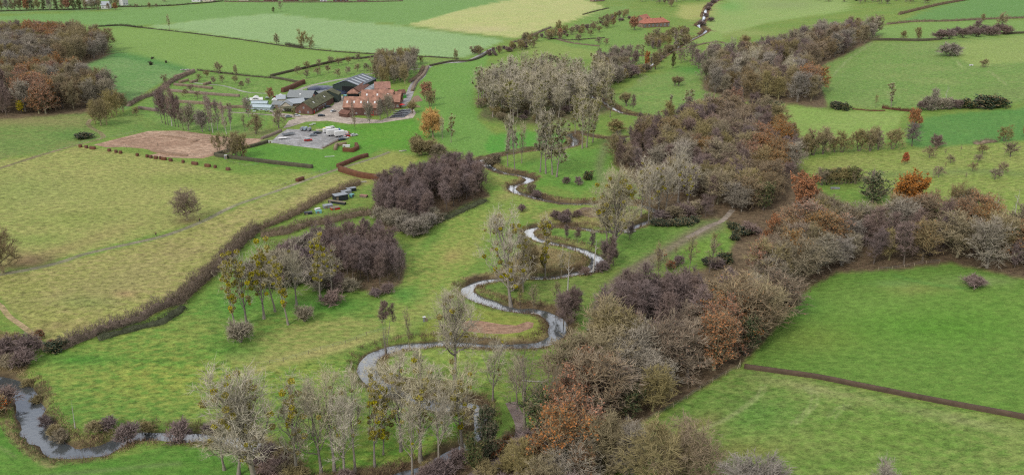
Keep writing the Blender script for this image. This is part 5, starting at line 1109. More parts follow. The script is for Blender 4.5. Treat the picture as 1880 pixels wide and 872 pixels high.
hedge('hedge', [(630,278),(648,279),(657,274),(654,268)], 1.8, 2.0, 'u-shaped clipped brown hedge round a white table', mat='hedge_beech', dens=40, box=True, smooth=False)
hedge('hedge', [(615,276),(618,268),(636,266)], 1.6, 1.6, 'darker hedge closing the square round the white table', mat='hedge', dens=40, box=True, smooth=False)
hedge('hedge', [(592,273),(615,262),(645,247)], 1.2, 1.4, 'low dark hedge on the right side of the car park', mat='hedge', dens=30, tl=.4)
hedge('hedge', [(396,287),(430,292),(470,297),(520,303),(574,309)], 1.6, 1.8, 'straight grey-brown clipped hedge below the green paddock', mat='hedge_dark', dens=40, box=True)
hedge('hedge', [(395,286),(420,279),(460,271),(492,262)], 1.6, 1.6, 'grey clipped hedge between the bare soil plot and the car park', mat='hedge_dark', dens=40, box=True)
hedge('hedge', [(481,256),(500,249),(516,242)], 1.4, 1.4, 'short brown hedge on the lane bend', mat='hedge', dens=40, box=True, smooth=False)
hedge('hedge', [(519,170),(535,164),(552,156),(559,154)], 2.4, 3.2, 'tall reddish clipped hedge beside the farm lane', mat='hedge_beech', dens=30, box=True)
hedge('hedge', [(235,196),(260,182),(290,172),(310,155),(352,134)], 3.5, 3.0, 'scrubby hedge climbing left of the nursery plots', mat='hedge', dens=26, tl=1.1, tw=.1)
hedge('hedge', [(322,145),(345,138),(356,133)], 2.6, 2.6, 'clipped dark hedge at the top corner of the nursery plots', mat='hedge', dens=26, box=True)
hedge('hedge', [(362,130),(400,134),(450,140),(497,144)], 2.0, 1.8, 'dark hedge between the sloping field and the nursery', mat='hedge_dark', dens=30, tl=.6)
hedge('hedge', [(498,141),(540,131),(580,122),(620,113),(650,108)], 2.0, 1.8, 'dark clipped hedge along the top of the orchard', mat='hedge_dark', dens=30, box=True)
hedge('hedge', [(650,110),(675,107),(697,103)], 2.0, 1.6, 'short dark hedge at the orchard corner', mat='hedge_dark', dens=30, box=True)
hedge('hedge', [(180,50),(220,48),(250,51),(262,52)], 2.4, 2.2, 'dark hedge piece between the far green fields', mat='hedge_dark', dens=30, tl=.8, tw=.1)
hedge('hedge', [(262,52),(350,62),(450,75),(540,88),(620,96),(700,101),(780,105),(842,109)], 1.6, 1.5, 'long thin hedge below the pale grey-green field', mat='hedge_dark', dens=20, tl=.5, tw=.1)
hedge('hedge', [(525,83),(540,86),(556,90)], 3.5, 3.0, 'dark bushes on the field boundary left of the bare pair', mat='hedge_dark', dens=30, tl=1)
hedge('hedge', [(500,144),(520,147),(545,152),(560,153)], 1.8, 1.6, 'low dark hedge above the reddish hedge', mat='hedge_dark', dens=30, box=True)
hedge('hedge', [(790,122),(830,114),(862,113),(885,105),(900,94)], 2.0, 1.5, 'dark hedge along the bend of the farm road', mat='hedge_dark', dens=30, box=True)
hedge('hedge', [(785,124),(778,138),(764,152),(757,168)], 2.2, 1.6, 'dark hedge along the right of the farm road', mat='hedge', dens=30, box=True)
hedge('hedge', [(778,124),(770,140),(752,152)], 3, 2.4, 'scrubby hedge along the left of the farm road', mat='hedge', dens=30, tl=1)
hedge('hedge', [(1366,675),(1430,684),(1500,694),(1570,708),(1640,722),(1720,738),(1800,753),(1890,770),(2000,793)], 1.0, 1.2, 'long straight dark brown clipped hedge between the two right-hand fields', mat='hedge_field', dens=60, box=True, tl=.6, tw=.05)
hedge('hedge', [(1596,75),(1640,75),(1690,76),(1725,74)], 2.4, 2.2, 'dark clipped hedge above the big right-hand pasture', mat='hedge_dark', dens=30, box=True)
hedge('hedge', [(1825,64),(1880,62),(1960,58)], 2.4, 2.0, 'dark hedge right of the purple far thicket', mat='hedge_dark', dens=30, box=True)
hedge('hedge', [(1628,46),(1680,41),(1740,40),(1800,37),(1880,34),(1960,30)], 3.2, 2.6, 'dark hedge below the brightest far field', mat='hedge', dens=28, tl=.8, tw=.1)
hedge('hedge', [(1650,28),(1690,18),(1730,9),(1780,0)], 3.5, 3.0, 'bushy hedge left of the brightest far field', mat='hedge', dens=28, tl=1, tw=.1)
hedge('hedge', [(1620,199),(1650,203),(1690,207)], 3.0, 1.8, 'reddish-brown low hedge under the lone mistletoe tree', mat='hedge_beech', dens=30, tl=.8, tw=.1)
hedge('hedge', [(1565,201),(1600,204),(1625,204)], 2.0, 1.0, 'thin rusty hedge strip below the pasture', mat='hedge_beech', dens=30, tl=.5)
hedge('bramble_bank', [(1790,265),(1810,262),(1828,260)], 5, 1.6, 'dark bramble mound near the right-hand thorn tree', 'bramble', 'hedge', 30, tl=.7)
hedge('hedge', [(1110,70),(1060,74),(1030,74),(1000,70)], 2, 1.6, 'thin dark hedge along the far lane', mat='hedge_dark', dens=30, tl=.5)
hedge('hedge', [(1018,72),(1050,80),(1100,86)], 2.4, 1.8, 'dark hedge below the small golden tree', mat='hedge', dens=30, tl=.6)
hedge('hedge', [(940,79),(960,74),(1000,56),(1012,52)], 3, 2.2, 'dark hedge below the stubble field', mat='hedge', dens=28, tl=.8)
hedge('hedge', [(1070,28),(1100,20),(1118,16)], 2, 1.6, 'thin hedge right of the stubble field', mat='hedge_dark', dens=28, tl=.6)
hedge('hedge', [(1110,104),(1200,102),(1300,80),(1330,80)], 2.4, 1.6, 'dark hedge crossing the meadow below the manor', mat='hedge', dens=28, tl=.6)
hedge('hedge', [(210,14),(300,12),(370,7),(410,3)], 2.5, 2.2, 'dark hedge of the first far green field', mat='hedge_dark', dens=28, tl=.8, tw=.1)
hedge('hedge', [(412,4),(500,5),(640,5),(740,3)], 2.5, 2.2, 'dark hedge in front of the village', mat='hedge', dens=28, tl=.8, tw=.1)
hedge('hedge', [(0,22),(60,20),(140,18),(215,15)], 2.5, 1.8, 'dark hedge under the top left tree belt', mat='hedge_dark', dens=28, tl=.7, tw=.1)
for i, a in enumerate([[(310,168),(340,171),(380,174),(440,178)],[(330,153),(345,149)],[(350,153),(362,150)],[(375,157),(386,154)],[(300,186),(350,190),(400,194)],[(320,157),(352,160),(390,164)],[(255,200),(290,205)],[(400,200),(440,198),(480,200)]]):
    hedge('hedge', a, 2, 1.7, f'{ORD[i]} of the low clipped nursery hedges left of the farm', mat='hedge', dens=24, box=True, smooth=False, group='nursery hedges')
# clipped beech blocks in the dry meadow
for i, (a, b_, y) in enumerate([(146,150,270.5),(157,161,272),(166,175,273.5),(199,203,278),(212,215,280.5),(220,223.5,282),(251,254,286.5),(269,272,289),(275,279,290),(284,289,291.5),(293.5,295.5,292.5),(297,305,293.5),(311,316,296),(335,338,299),(353,363,302),(377,386,306),(394,397,308.5),(416,422,312.5)]):
    hedge('hedge_block', [(a, y), (b_, y + (b_ - a) * .12)], 1.3, 1.5, f'{"wide" if b_-a>6 else "small"} clipped red-brown hedge block, number {i+1} from left in the dotted line below the soil plot' if False else f'{"long" if b_-a>6 else "short"} clipped red-brown hedge block in the dotted line below the soil plot', 'hedge block', 'hedge_beech', 60, box=True, smooth=False, group='clipped hedge blocks below the soil plot', step=.6)

# ---- loose ground vegetation nobody could count
def scatter_blades(name, p, ln, tw, mat, label, seed, upz=.9, spread=.5):
    rg = np.random.default_rng(seed); n = len(p); o = p.mean(0)
    d = unit(rg.normal(size=(n, 3)) * spread + np.array([0, 0, upz])); bv, bq, bt = blades(p - o, d, ln * rg.uniform(.5, 1.3, n), tw * rg.uniform(.6, 1.3, n), rg, .5)
    return tag(link(name, mesh_np(name, bv, [(bq, 0), (bt, 0)], M[mat]), None, tuple(o)), label, kind='stuff')
def in_poly_pts(pl, n, seed, avoid=1.5):
    rg = np.random.default_rng(seed); wp = wpoly(pl); x0, y0 = wp.min(0); x1, y1 = wp.max(0); x = rg.uniform(x0, x1, n * 3); y = rg.uniform(y0, y1, n * 3)
    ok = inside(wp, x, y) & (river_d(x, y) > avoid); 
    for nm, pl_, _, _ in REG: 
        if 'path' in nm: ok &= ~inside(pl_, x, y)
    x, y = x[ok][:n], y[ok][:n]; return np.c_[x, y, ground_h(x, y) - .05]
rg = np.random.default_rng(99)
# banks
def bank_pts(per, lo, hi, seed, thr, sc=.06, k=0):
    rg = np.random.default_rng(seed); n = len(RC) * per; i = rg.integers(0, len(RC) - 1, n); s = rg.choice([-1, 1], n); off = rg.uniform(lo, hi, n)
    q = RC[i, :2] + nn[i] * (s * (RC[i, 2] / 2 + off))[:, None] + rg.normal(size=(n, 2)) * .8; v = sn(q[:, 0], q[:, 1], sc, k) + .3 * s
    d = river_d(q[:, 0], q[:, 1]); ok = (v > thr) & (d > lo) & (d < hi + .5); q = q[ok]; return np.c_[q, ground_h(q[:, 0], q[:, 1])]
scatter_blades('dead_grass', bank_pts(110, 1.0, 3.2, 5, -.3), .8, .09, 'reed', 'straw-coloured dead grass along the river banks', 1)
scatter_blades('bank_scrub', bank_pts(140, .2, 3.2, 6, -.35, .05, 4), 1.2, .08, 'brush', 'brown scrub on the river banks', 2)
scatter_blades('undergrowth', np.vstack([in_poly_pts([(1125,300),(1185,250),(1262,222),(1400,212),(1462,298),(1445,350),(1560,400),(1800,432),(1990,480),(1990,525),(1745,482),(1535,500),(1447,570),(1357,670),(1180,772),(1100,880),(960,960),(985,800),(1075,650),(1130,560),(1258,530),(1390,480),(1330,400),(1200,400)], 60000, 7),
    in_poly_pts([(-100,70),(190,78),(205,100),(155,125),(220,175),(200,204),(-100,222)], 9000, 8), in_poly_pts([(690,390),(770,345),(880,330),(900,360),(840,382),(768,425)], 9000, 9), in_poly_pts([(480,440),(600,440),(745,460),(740,520),(690,538),(540,520)], 10000, 10),
    in_poly_pts([(1390,110),(1620,66),(1495,128),(1520,198),(1290,166)], 7000, 11), in_poly_pts([(560,868),(760,848),(900,835),(940,780),(990,800),(980,960),(560,960)], 14000, 12, .6)]), 1.2, .08, 'brush', 'brown undergrowth on the woodland floor', 3, .6, .8)
scatter_blades('rough_grass', np.vstack([in_poly_pts([(985,450),(1060,465),(1085,480),(1060,498),(960,505),(920,508),(950,470)], 7000, 13), in_poly_pts([(1000,390),(1100,385),(1180,395),(1110,415),(1020,412)], 3500, 14), in_poly_pts([(700,690),(830,700),(870,735),(760,722)], 5000, 15), in_poly_pts([(-20,600),(40,620),(60,650),(45,690),(0,695)], 5000, 16)]), .8, .08, 'reed', 'straw-coloured rough grass inside the river bends', 4)
print('objects after planting', len(bpy.data.objects), round(_t.time() - _t0, 1))
#--PART4--
# ================================================================== buildings
def solid(name, col, rough=.8, var=.1, scale=1.0, metallic=0, bump=0): return flat_mat(name, col, rough, var, scale, 0, metallic, bump)
def tile_mat(name, col, scale=3.0, axis_rot=0, var=.25):
    m, t, b = newmat(name); L = t.links.new; N = t.nodes.new; b.inputs['Roughness'].default_value = .85; b.inputs['Specular IOR Level'].default_value = .2
    tcn = N('ShaderNodeTexCoord'); br = N('ShaderNodeTexBrick'); br.inputs['Scale'].default_value = scale; br.inputs['Mortar Size'].default_value = .03
    br.inputs['Color1'].default_value = col; br.inputs['Color2'].default_value = tuple(c * .78 for c in col[:3]) + (1,); br.inputs['Mortar'].default_value = tuple(c * .5 for c in col[:3]) + (1,)
    n = N('ShaderNodeTexNoise'); n.inputs['Scale'].default_value = .45; n.inputs['Detail'].default_value = 5
    L(tcn.outputs['Object'], br.inputs['Vector']); L(tcn.outputs['Object'], n.inputs['Vector'])
    mr = N('ShaderNodeMapRange'); mr.inputs['From Min'].default_value = .3; mr.inputs['From Max'].default_value = .7; mr.inputs['To Min'].default_value = 1 - var; mr.inputs['To Max'].default_value = 1 + var; L(n.outputs['Fac'], mr.inputs['Value'])
    hs = N('ShaderNodeHueSaturation'); L(br.outputs['Color'], hs.inputs['Color']); L(mr.outputs[0], hs.inputs['Value']); L(hs.outputs[0], b.inputs['Base Color']); return m
def sheet_mat(name, col, pitch=3.0, rough=.5):
    m, t, b = newmat(name); L = t.links.new; N = t.nodes.new; b.inputs['Roughness'].default_value = rough
    tcn = N('ShaderNodeTexCoord'); wv = N('ShaderNodeTexWave'); wv.inputs['Scale'].default_value = pitch; wv.bands_direction = 'X'; L(tcn.outputs['Object'], wv.inputs['Vector'])
    mr = N('ShaderNodeMapRange'); mr.inputs['To Min'].default_value = .8; mr.inputs['To Max'].default_value = 1.12; L(wv.outputs['Fac'], mr.inputs['Value'])
    hs = N('ShaderNodeHueSaturation'); hs.inputs['Color'].default_value = col; L(mr.outputs[0], hs.inputs['Value']); L(hs.outputs[0], b.inputs['Base Color']); return m
B = dict(brick=tile_mat('brick_wall', S(150, 112, 98), 4), brick_pale=tile_mat('pale_brick_wall', S(186, 158, 136), 4), redroof=tile_mat('red_roof_tiles', S(188, 140, 118), 3, var=.35), orangeroof=tile_mat('orange_roof_tiles', S(204, 132, 108), 3, var=.2), pinkroof=tile_mat('pink_roof_tiles', S(190, 142, 124), 3),
    brownroof=tile_mat('brown_roof_tiles', S(146, 104, 88), 3), greyroof=sheet_mat('grey_fibre_roof', S(138, 142, 140)), paleroof=sheet_mat('pale_sheet_roof', S(176, 182, 186)), blackroof=sheet_mat('black_sheet_roof', S(66, 74, 84), 1.5), mossroof=tile_mat('mossy_roof', S(112, 112, 82), 3, var=.4),
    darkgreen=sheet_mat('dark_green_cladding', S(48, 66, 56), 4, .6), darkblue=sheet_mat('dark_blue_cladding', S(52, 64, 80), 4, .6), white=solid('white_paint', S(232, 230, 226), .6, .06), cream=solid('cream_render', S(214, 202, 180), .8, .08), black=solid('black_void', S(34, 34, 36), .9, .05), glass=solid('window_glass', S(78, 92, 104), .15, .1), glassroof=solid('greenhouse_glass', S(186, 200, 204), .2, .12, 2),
    red=solid('red_paint', S(196, 48, 40), .5, .05), blue=solid('blue_paint', S(48, 92, 156), .5, .05), yellow=solid('yellow_paint', S(224, 204, 70), .5, .05), greyp=solid('grey_paint', S(150, 154, 158), .5, .08), darkp=solid('dark_paint', S(56, 60, 66), .4, .06), rubber=solid('rubber', S(34, 34, 34), .9, .05), wood=solid('weathered_wood', S(142, 128, 108), .9, .15), woodpale=solid('pale_fence_wood', S(196, 178, 146), .9, .1),
    tarp=solid('dark_tarpaulin', S(58, 64, 86), .35, .25, .3, bump=.6), tarp_grey=solid('pale_tarpaulin', S(160, 176, 188), .35, .15, .4, bump=.4), tealp=solid('teal_plastic', S(120, 178, 180), .5, .1), skin=solid('skin', S(200, 150, 125), .7, .02), hair=solid('hair', S(60, 46, 36), .9, .05), denim=solid('dark_trousers', S(48, 52, 66), .9, .05), jacket_r=solid('red_jacket', S(190, 50, 38), .8, .05), jacket_d=solid('dark_jacket', S(44, 44, 50), .8, .05), soil=solid('loose_soil', S(150, 122, 98), .95, .2, 1, bump=.5), green=solid('green_paint', S(70, 150, 60), .6, .1), steel=solid('galvanised_steel', S(170, 174, 176), .4, .08, metallic=.3), stone=solid('pale_rubble', S(196, 192, 184), .9, .15, 2))

def frame_at(Apx, Bpx):
    a, b_ = P(*map(float, Apx)), P(*map(float, Bpx)); d = Vector((b_.x - a.x, b_.y - a.y)); return a, d.length, math.atan2(d.y, d.x), min(a.z, b_.z)
def building(name, label, Apx, Bpx, depth, wh, rh, wall, roof, cat='barn', over=.4, win=(), win_far=(), skyl=0, skyl_mat='white', door=None, gable_opening=None, hip=0.0, chimney=0, length=None, gwin=(), door_mat='red', panels=None, lean=None):
    """ridge runs along A->B (the near long wall); the body lies to the left of A->B"""
    a, L, rz, z = frame_at(Apx, Bpx); L = length or L
    r = link(name, None, None, (a.x, a.y, z - .1), rz); tag(r, label, cat)
    m = MB(); m.box(0, L, 0, depth, -.5, wh)
    if hip <= 0: m.prism([(0, wh), (depth, wh), (depth / 2, wh + rh - .05)], 0, L)
    v0 = 8; 
    if hip <= 0:   # prism built in xz along y: swap to run along x
        vs = m.v[8:]; m.v = m.v[:8] + [(y, x, zz) for x, y, zz in vs]
    w_ = m.build('wall', B[wall], r)
    # roof slabs
    m = MB(); t = .22; o = over; D2 = depth / 2; sl = rh / D2
    if hip > 0:
        hx = hip; e = (-o, -o, wh - o * sl); 
        pts_ = [(-o, -o), (L + o, -o), (L + o, depth + o), (-o, depth + o)]; vs = [(x, y, wh + .03 - o * sl * .5) for x, y in pts_] + [(x, y, wh + .25 - o * sl * .5) for x, y in pts_] + [(hx, D2, wh + rh), (L - hx, D2, wh + rh)]
        m.add(vs, [(0, 3, 2, 1), (0, 1, 5, 4), (1, 2, 6, 5), (2, 3, 7, 6), (3, 0, 4, 7), (4, 5, 9, 8), (5, 6, 9), (6, 7, 8, 9), (7, 4, 8)])
    else:
        prof = [(-o, wh - o * sl), (D2, wh + rh), (depth + o, wh - o * sl), (depth + o, wh - o * sl + t), (D2, wh + rh + t), (-o, wh - o * sl + t)]
        vs = [(-o, y, zz) for y, zz in prof] + [(L + o, y, zz) for y, zz in prof]
        m.add(vs, [(0, 1, 4, 5), (1, 2, 3, 4), (6, 11, 10, 7), (7, 10, 9, 8)] + [(i, i + 6, (i + 1) % 6 + 6, (i + 1) % 6) for i in range(6)])
    rf = m.build('roof', B[roof], r)
    for k in range(skyl):
        x = L * (k + .5) / skyl; y0, y1 = D2 * .35, D2 * .35 + 1.1; m = MB(); zz = lambda y: wh + sl * y + t + .02
        m.add([(x - .5, y0, zz(y0)), (x + .5, y0, zz(y0)), (x + .5, y1, zz(y1)), (x - .5, y1, zz(y1)), (x - .5, y0, zz(y0) + .1), (x + .5, y0, zz(y0) + .1), (x + .5, y1, zz(y1) + .1), (x - .5, y1, zz(y1) + .1)], [(0, 3, 2, 1), (4, 5, 6, 7), (0, 1, 5, 4), (1, 2, 6, 5), (2, 3, 7, 6), (3, 0, 4, 7)])
        m.build('skylight', B[skyl_mat], rf)
    if panels:
        for k in range(panels):
            x0 = L * (k + .12) / panels; x1 = L * (k + .5) / panels; y0, y1 = D2 * .12, D2 * .9; zz = lambda y: wh + sl * y + t + .03; m = MB()
            m.add([(x0, y0, zz(y0)), (x1, y0, zz(y0)), (x1, y1, zz(y1)), (x0, y1, zz(y1)), (x0, y0, zz(y0) + .06), (x1, y0, zz(y0) + .06), (x1, y1, zz(y1) + .06), (x0, y1, zz(y1) + .06)], [(0, 3, 2, 1), (4, 5, 6, 7), (0, 1, 5, 4), (1, 2, 6, 5), (2, 3, 7, 6), (3, 0, 4, 7)]); m.build('roof_light', B['paleroof'], rf)
    for k in range(chimney):
        x = L * (k + .5) / max(chimney, 1); m = MB(); m.box(x - .4, x + .4, D2 - .4, D2 + .4, wh + rh - .3, wh + rh + 1.1); m.box(x - .48, x + .48, D2 - .48, D2 + .48, wh + rh + 1.102, wh + rh + 1.25); m.build('chimney', B['brick'], rf)
    def window(x, z0, ww, hh, face='front'):
        f = MB(); g = MB(); e = .1
        def bx(M_, x0, x1, d0, d1, z0_, z1_):
            if face == 'front': M_.box(x0, x1, d0, d1, z0_, z1_)
            elif face == 'left': M_.box(d0, d1, x0, x1, z0_, z1_)
            else: M_.box(L - d1, L - d0, x0, x1, z0_, z1_)
        bx(f, x, x + ww, -.06, -.004, z0, z0 + e); bx(f, x, x + ww, -.06, -.004, z0 + hh - e, z0 + hh); bx(f, x, x + e, -.06, -.004, z0 + e, z0 + hh - e); bx(f, x + ww - e, x + ww, -.06, -.004, z0 + e, z0 + hh - e); bx(f, x + ww / 2 - e / 2, x + ww / 2 + e / 2, -.055, -.005, z0 + e, z0 + hh - e)
        fo = f.build('window', B['white'], r); bx(g, x + e, x + ww - e, -.03, -.003, z0 + e, z0 + hh - e); g.build('pane', B['glass'], fo)
    for a_ in win: window(*a_)
    for a_ in gwin: window(*a_, face='left')
    if door:
        x, ww, hh = door; m = MB(); m.box(x, x + ww, -.06, -.004, 0, hh); m.build('door', B[door_mat], r)
    if gable_opening:
        y, ww, hh = gable_opening; m = MB(); m.box(-.06, -.004, y, y + ww, 0, hh); m.build('door', B['black'], r)  # flat black panel paints the dark inside of an open doorway
    return r, L, rz
wins = lambda L, n, z0=1.2, ww=1.1, hh=1.3: [(L * (k + .5) / n - ww / 2, z0, ww, hh) for k in range(n)]
def blen(A, Bp): return frame_at(A, Bp)[1]
# farm
L_ = blen((631,212),(694,213)); building('barn', 'long brick barn with orange-red tiled roof and a row of five skylights', (631,212), (694,213), 11, 5.2, 5.2, 'brick', 'redroof', win=wins(L_, 4, 1.0, .9, 1.0)[:3] , skyl=5, door=(L_ * .78, 2.2, 3.0))
building('lean_to', 'low brick lean-to at the left front of the skylight barn', (623,214), (641,217), 5, 2.2, 1.6, 'brick', 'brownroof', 'outbuilding', length=7)
L_ = blen((664,197),(722,196)); building('barn', 'red-tiled barn behind the skylight barn, with three bright roof patches', (664,197), (722,196), 11, 5.0, 5.0, 'brick', 'redroof', skyl=3)
building('cross_gable_house', 'short brick wing with dark gable standing between the two red-tiled barns', (697,204), (699,196), 8, 5.0, 3.4, 'brick', 'brownroof', 'house', length=7)
building('shed', 'very large dark green shed with black roof and pale roof lights', (661,172), (684,161), 20, 5.0, 3.4, 'darkgreen', 'blackroof', 'shed', panels=5, gable_opening=(4, 9, 4.6), length=30)
building('open_shelter', 'small open shelter with red pyramid roof beside the black-roofed shed', (638,180), (657,180), 6.5, 3.0, 2.6, 'black', 'redroof', 'shelter', hip=3.0)  # solid black walls paint the shade inside the open shelter
building('outbuilding', 'long narrow building with brown roof in front of the black-roofed shed', (661,178), (677,166), 7, 3.6, 2.2, 'brick', 'brownroof', 'outbuilding', length=24)
building('outbuilding', 'long low building with pale grey roof strips right of the brown-roofed one', (678,180), (694,168), 7, 3.0, 1.6, 'brick_pale', 'greyroof', 'outbuilding', length=27, panels=4)
L_ = blen((689,174),(717,173)); building('farmhouse', 'long pinkish-roofed range at the back of the red farm roofs', (689,174), (717,173), 8, 4.2, 3.6, 'brick_pale', 'pinkroof', 'house', win=wins(L_, 3))
L_ = blen((692,184),(716,183)); building('farmhouse', 'hipped house with pale pink roof in the middle of the farm', (692,184), (716,183), 8, 4.4, 4.0, 'brick_pale', 'pinkroof', 'house', hip=4)
L_ = blen((711,200),(734,200)); building('farmhouse', 'brick house with red roof next to the red parasol', (711,200), (734,200), 8, 4.6, 3.8, 'brick', 'redroof', 'house', win=wins(L_, 3), chimney=1)
building('annex', 'small red-roofed annex between the parasol and the hipped house', (722,190), (735,190), 6, 4.0, 3.0, 'brick', 'redroof', 'house')
L_ = blen((527,188),(572,190)); building('shed', 'grey-roofed shed with dark blue gable at the left of the farm', (527,188), (572,190), 13, 3.6, 3.4, 'darkblue', 'greyroof', 'shed', gable_opening=None, skyl=1)
building('outbuilding', 'low building with two pale grey roofs in front of the dark blue shed', (530,199), (560,197), 7, 3.0, 2.2, 'brick_pale', 'paleroof', 'outbuilding')
building('cottage', 'little house with pale gable and round window between the grey roofs', (536,204), (540,196), 7, 3.4, 2.6, 'cream', 'greyroof', 'house', length=7, gwin=[(3, 2.4, .9, .9)])
L_ = blen((574,211),(617,187)); building('barn', 'long barn with mossy roof and a brick gable end facing the car park', (574,211), (617,187), 11, 4.0, 3.8, 'brick', 'mossroof', win=[(4, 1.2, 1.2, 1.2), (8, 1.2, 1.2, 1.2)], gwin=[(2.2, 1.0, 1.0, 1.3), (5.0, 3.8, .9, 1.0), (7.6, 1.0, 1.0, 1.3)], skyl=2, chimney=1, door=(2.0, 1.6, 2.3), length=36)
building('shed', 'dark rounded shed with big black opening at the end of the mossy barn', (622,188), (628,182), 12, 5, 2.6, 'darkgreen', 'mossroof', 'shed', gable_opening=(3, 4, 3.8), length=8)
for A, Bp, d, wh, rh, wl, rf, lb in [((586,184),(606,180),8,3.2,1.8,'darkblue','greyroof','low grey-roofed shed between the silage heaps and the mossy barn'),((500,199),(516,200),6,2.6,1.6,'brick_pale','greyroof','small grey-roofed workshop right of the greenhouses'),((641,168),(655,167),6,3.0,1.4,'darkblue','blackroof','dark annex under the gable of the black-roofed shed'),((508,190),(524,190),7,3.0,1.8,'cream','paleroof','pale-roofed store left of the dark blue shed'),((683,190),(700,189),6,4.4,3.0,'brick','brownroof','brown-roofed link building between the pink and red roofs'),((735,178),(745,177),5,2.6,1.6,'wood','brownroof','small wooden hut by the farm road')]:
    L_ = blen(A, Bp); building('outbuilding', lb, A, Bp, d, wh, rh, wl, rf, 'outbuilding', win=wins(L_, 2, .9, 1.0, 1.0))
# canopy and conservatory
def canopy(label, Apx, Bpx, depth, h, roofmat, cat='canopy', npost=4):
    a, L, rz, z = frame_at(Apx, Bpx); r = link('canopy', None, None, (a.x, a.y, z), rz); tag(r, label, cat)
    m = MB(); m.box(-.3, L + .3, -.3, depth + .3, h, h + .18); m.build('roof', B[roofmat], r)
    for i in range(npost):
        for y in (0.05, depth - .15): m = MB(); x = (L - .15) * i / (npost - 1); m.box(x, x + .12, y, y + .12, -.2, h - .002); m.build('post', B['wood'], r)
canopy('flat-roofed canopy with mossy top left of the brick gable', (515,206), (547,209), 6, 2.8, 'mossroof')
a, L, rz, z = frame_at((584,205), (599,197)); r = tag(link('conservatory', None, None, (a.x, a.y, z), rz), 'white conservatory with window panes against the mossy barn', 'conservatory')
m = MB(); m.box(0, L, 0, 4.2, -.3, .7); m.build('wall', B['white'], r)
for i in range(6):
    m = MB(); m.box(L * i / 6 + .08, L * (i + 1) / 6 - .08, .05, .12, .705, 2.4); m.build('pane', B['glass'], r)
m = MB(); m.add([(-.2, -.2, 2.5), (L + .2, -.2, 2.5), (L + .2, 4.3, 3.4), (-.2, 4.3, 3.4), (-.2, -.2, 2.62), (L + .2, -.2, 2.62), (L + .2, 4.3, 3.52), (-.2, 4.3, 3.52)], [(0, 3, 2, 1), (4, 5, 6, 7), (0, 1, 5, 4), (1, 2, 6, 5), (2, 3, 7, 6), (3, 0, 4, 7)]); m.build('roof', B['glassroof'], r)
for i in range(7): m = MB(); x = (L - .1) * i / 6; m.box(x, x + .1, .0, .1, .702, 2.5); m.build('mullion', B['white'], r)
# greenhouses and market stuff on the left
for i, (A, Bp, w_) in enumerate([((458,201),(496,203),5), ((462,194),(490,195),4), ((460,188),(482,188),4)]):
    L_ = blen(A, Bp); building('greenhouse', ['front long low greenhouse with pale glass roof in the nursery compound', 'second pale glass greenhouse behind the front one', 'rear white-roofed greenhouse of the nursery compound'][i], A, Bp, w_, 1.8, 1.0, 'glassroof', ['glassroof','glassroof','white'][i], 'greenhouse')
# silage heaps
def heap(name, label, pts_px, wd, h, mat, cat, group=None):
    q = catmull(pts_px, 3); p = P(q[:, 0], q[:, 1]); n = len(p); m_ = 9; t = np.gradient(p[:, :2], axis=0); t /= np.linalg.norm(t, axis=1)[:, None] + 1e-9; nn_ = np.c_[-t[:, 1], t[:, 0], np.zeros(n)]
    e = np.sin(np.linspace(.12, math.pi - .12, n)) ** .4; V = []
    o = p[0].copy(); r2 = np.random.default_rng(int(p[0, 0] * 10) % 977)
    for k in range(m_):
        a_ = math.pi * k / (m_ - 1); V.append(p - o + nn_ * (wd / 2 * math.cos(a_) * e * r2.uniform(.93, 1.07, n))[:, None] + np.array([0, 0, 1.]) * (h * math.sin(a_) ** .7 * e * r2.uniform(.9, 1.1, n) - .15)[:, None])
    V = np.stack(V, 1).reshape(-1, 3); idx = np.arange(n * m_).reshape(n, m_); F = np.stack([idx[:-1, :-1], idx[1:, :-1], idx[1:, 1:], idx[:-1, 1:]], -1).reshape(-1, 4)
    return tag(link(name, mesh_np(name, V, [(F, 0), (idx[0][None], 0), (idx[-1][::-1][None], 0)], B[mat], True), None, tuple(o)), label, cat, group)
heap('silage_heap', 'long dark blue tarpaulined silage heap behind the mossy barn', [(566,166),(590,164),(615,168),(632,174)], 13, 2.6, 'tarp', 'silage heap')
heap('silage_heap', 'shorter dark tarpaulined silage heap at the left of the long one', [(566,172),(580,175),(592,176)], 9, 2.2, 'tarp', 'silage heap')
heap('silage_heap', 'small heap under pale blue sheeting by the silage', [(591,176),(602,174),(612,177)], 7, 2.4, 'tarp_grey', 'silage heap')
heap('silage_heap', 'small white sheeted heap left of the pale blue one', [(572,178),(582,180)], 5, 1.8, 'white', 'silage heap')
for i, (px, py, h) in enumerate([(624,166,4.5), (632,167,4.8), (615,165,2.2)]):
    c = P(px, py); r = tag(link('storage_tank', None, None, c), ['pale green upright tank, left of the pair at the black-roofed shed', 'pale green upright tank, right of the pair at the black-roofed shed', 'low white tank left of the two upright tanks'][i], 'tank')
    m = MB(); m.cyl((0, 0, -.2), 1.5, h, 14); m.build('body', B['tarp_grey' if i < 2 else 'white'], r); m = MB(); m.cyl((0, 0, h - .198), 1.5, .6, 14, r2=.3); m.build('lid', B['white'], r)
# manor far away
L_ = blen((1181,52),(1231,50)); building('manor', 'long manor with bright orange-red roof by the far stream', (1181,52), (1229,50), 12, 5.2, 4.6, 'brick_pale', 'orangeroof', 'manor', win=wins(L_, 7, 1.6, 1.6, 2.2), hip=5, chimney=2)
building('manor_wing', 'smaller wing with orange-red roof behind the left end of the manor', (1180,44), (1193,41), 9, 5, 3.8, 'brick_pale', 'orangeroof', 'house')
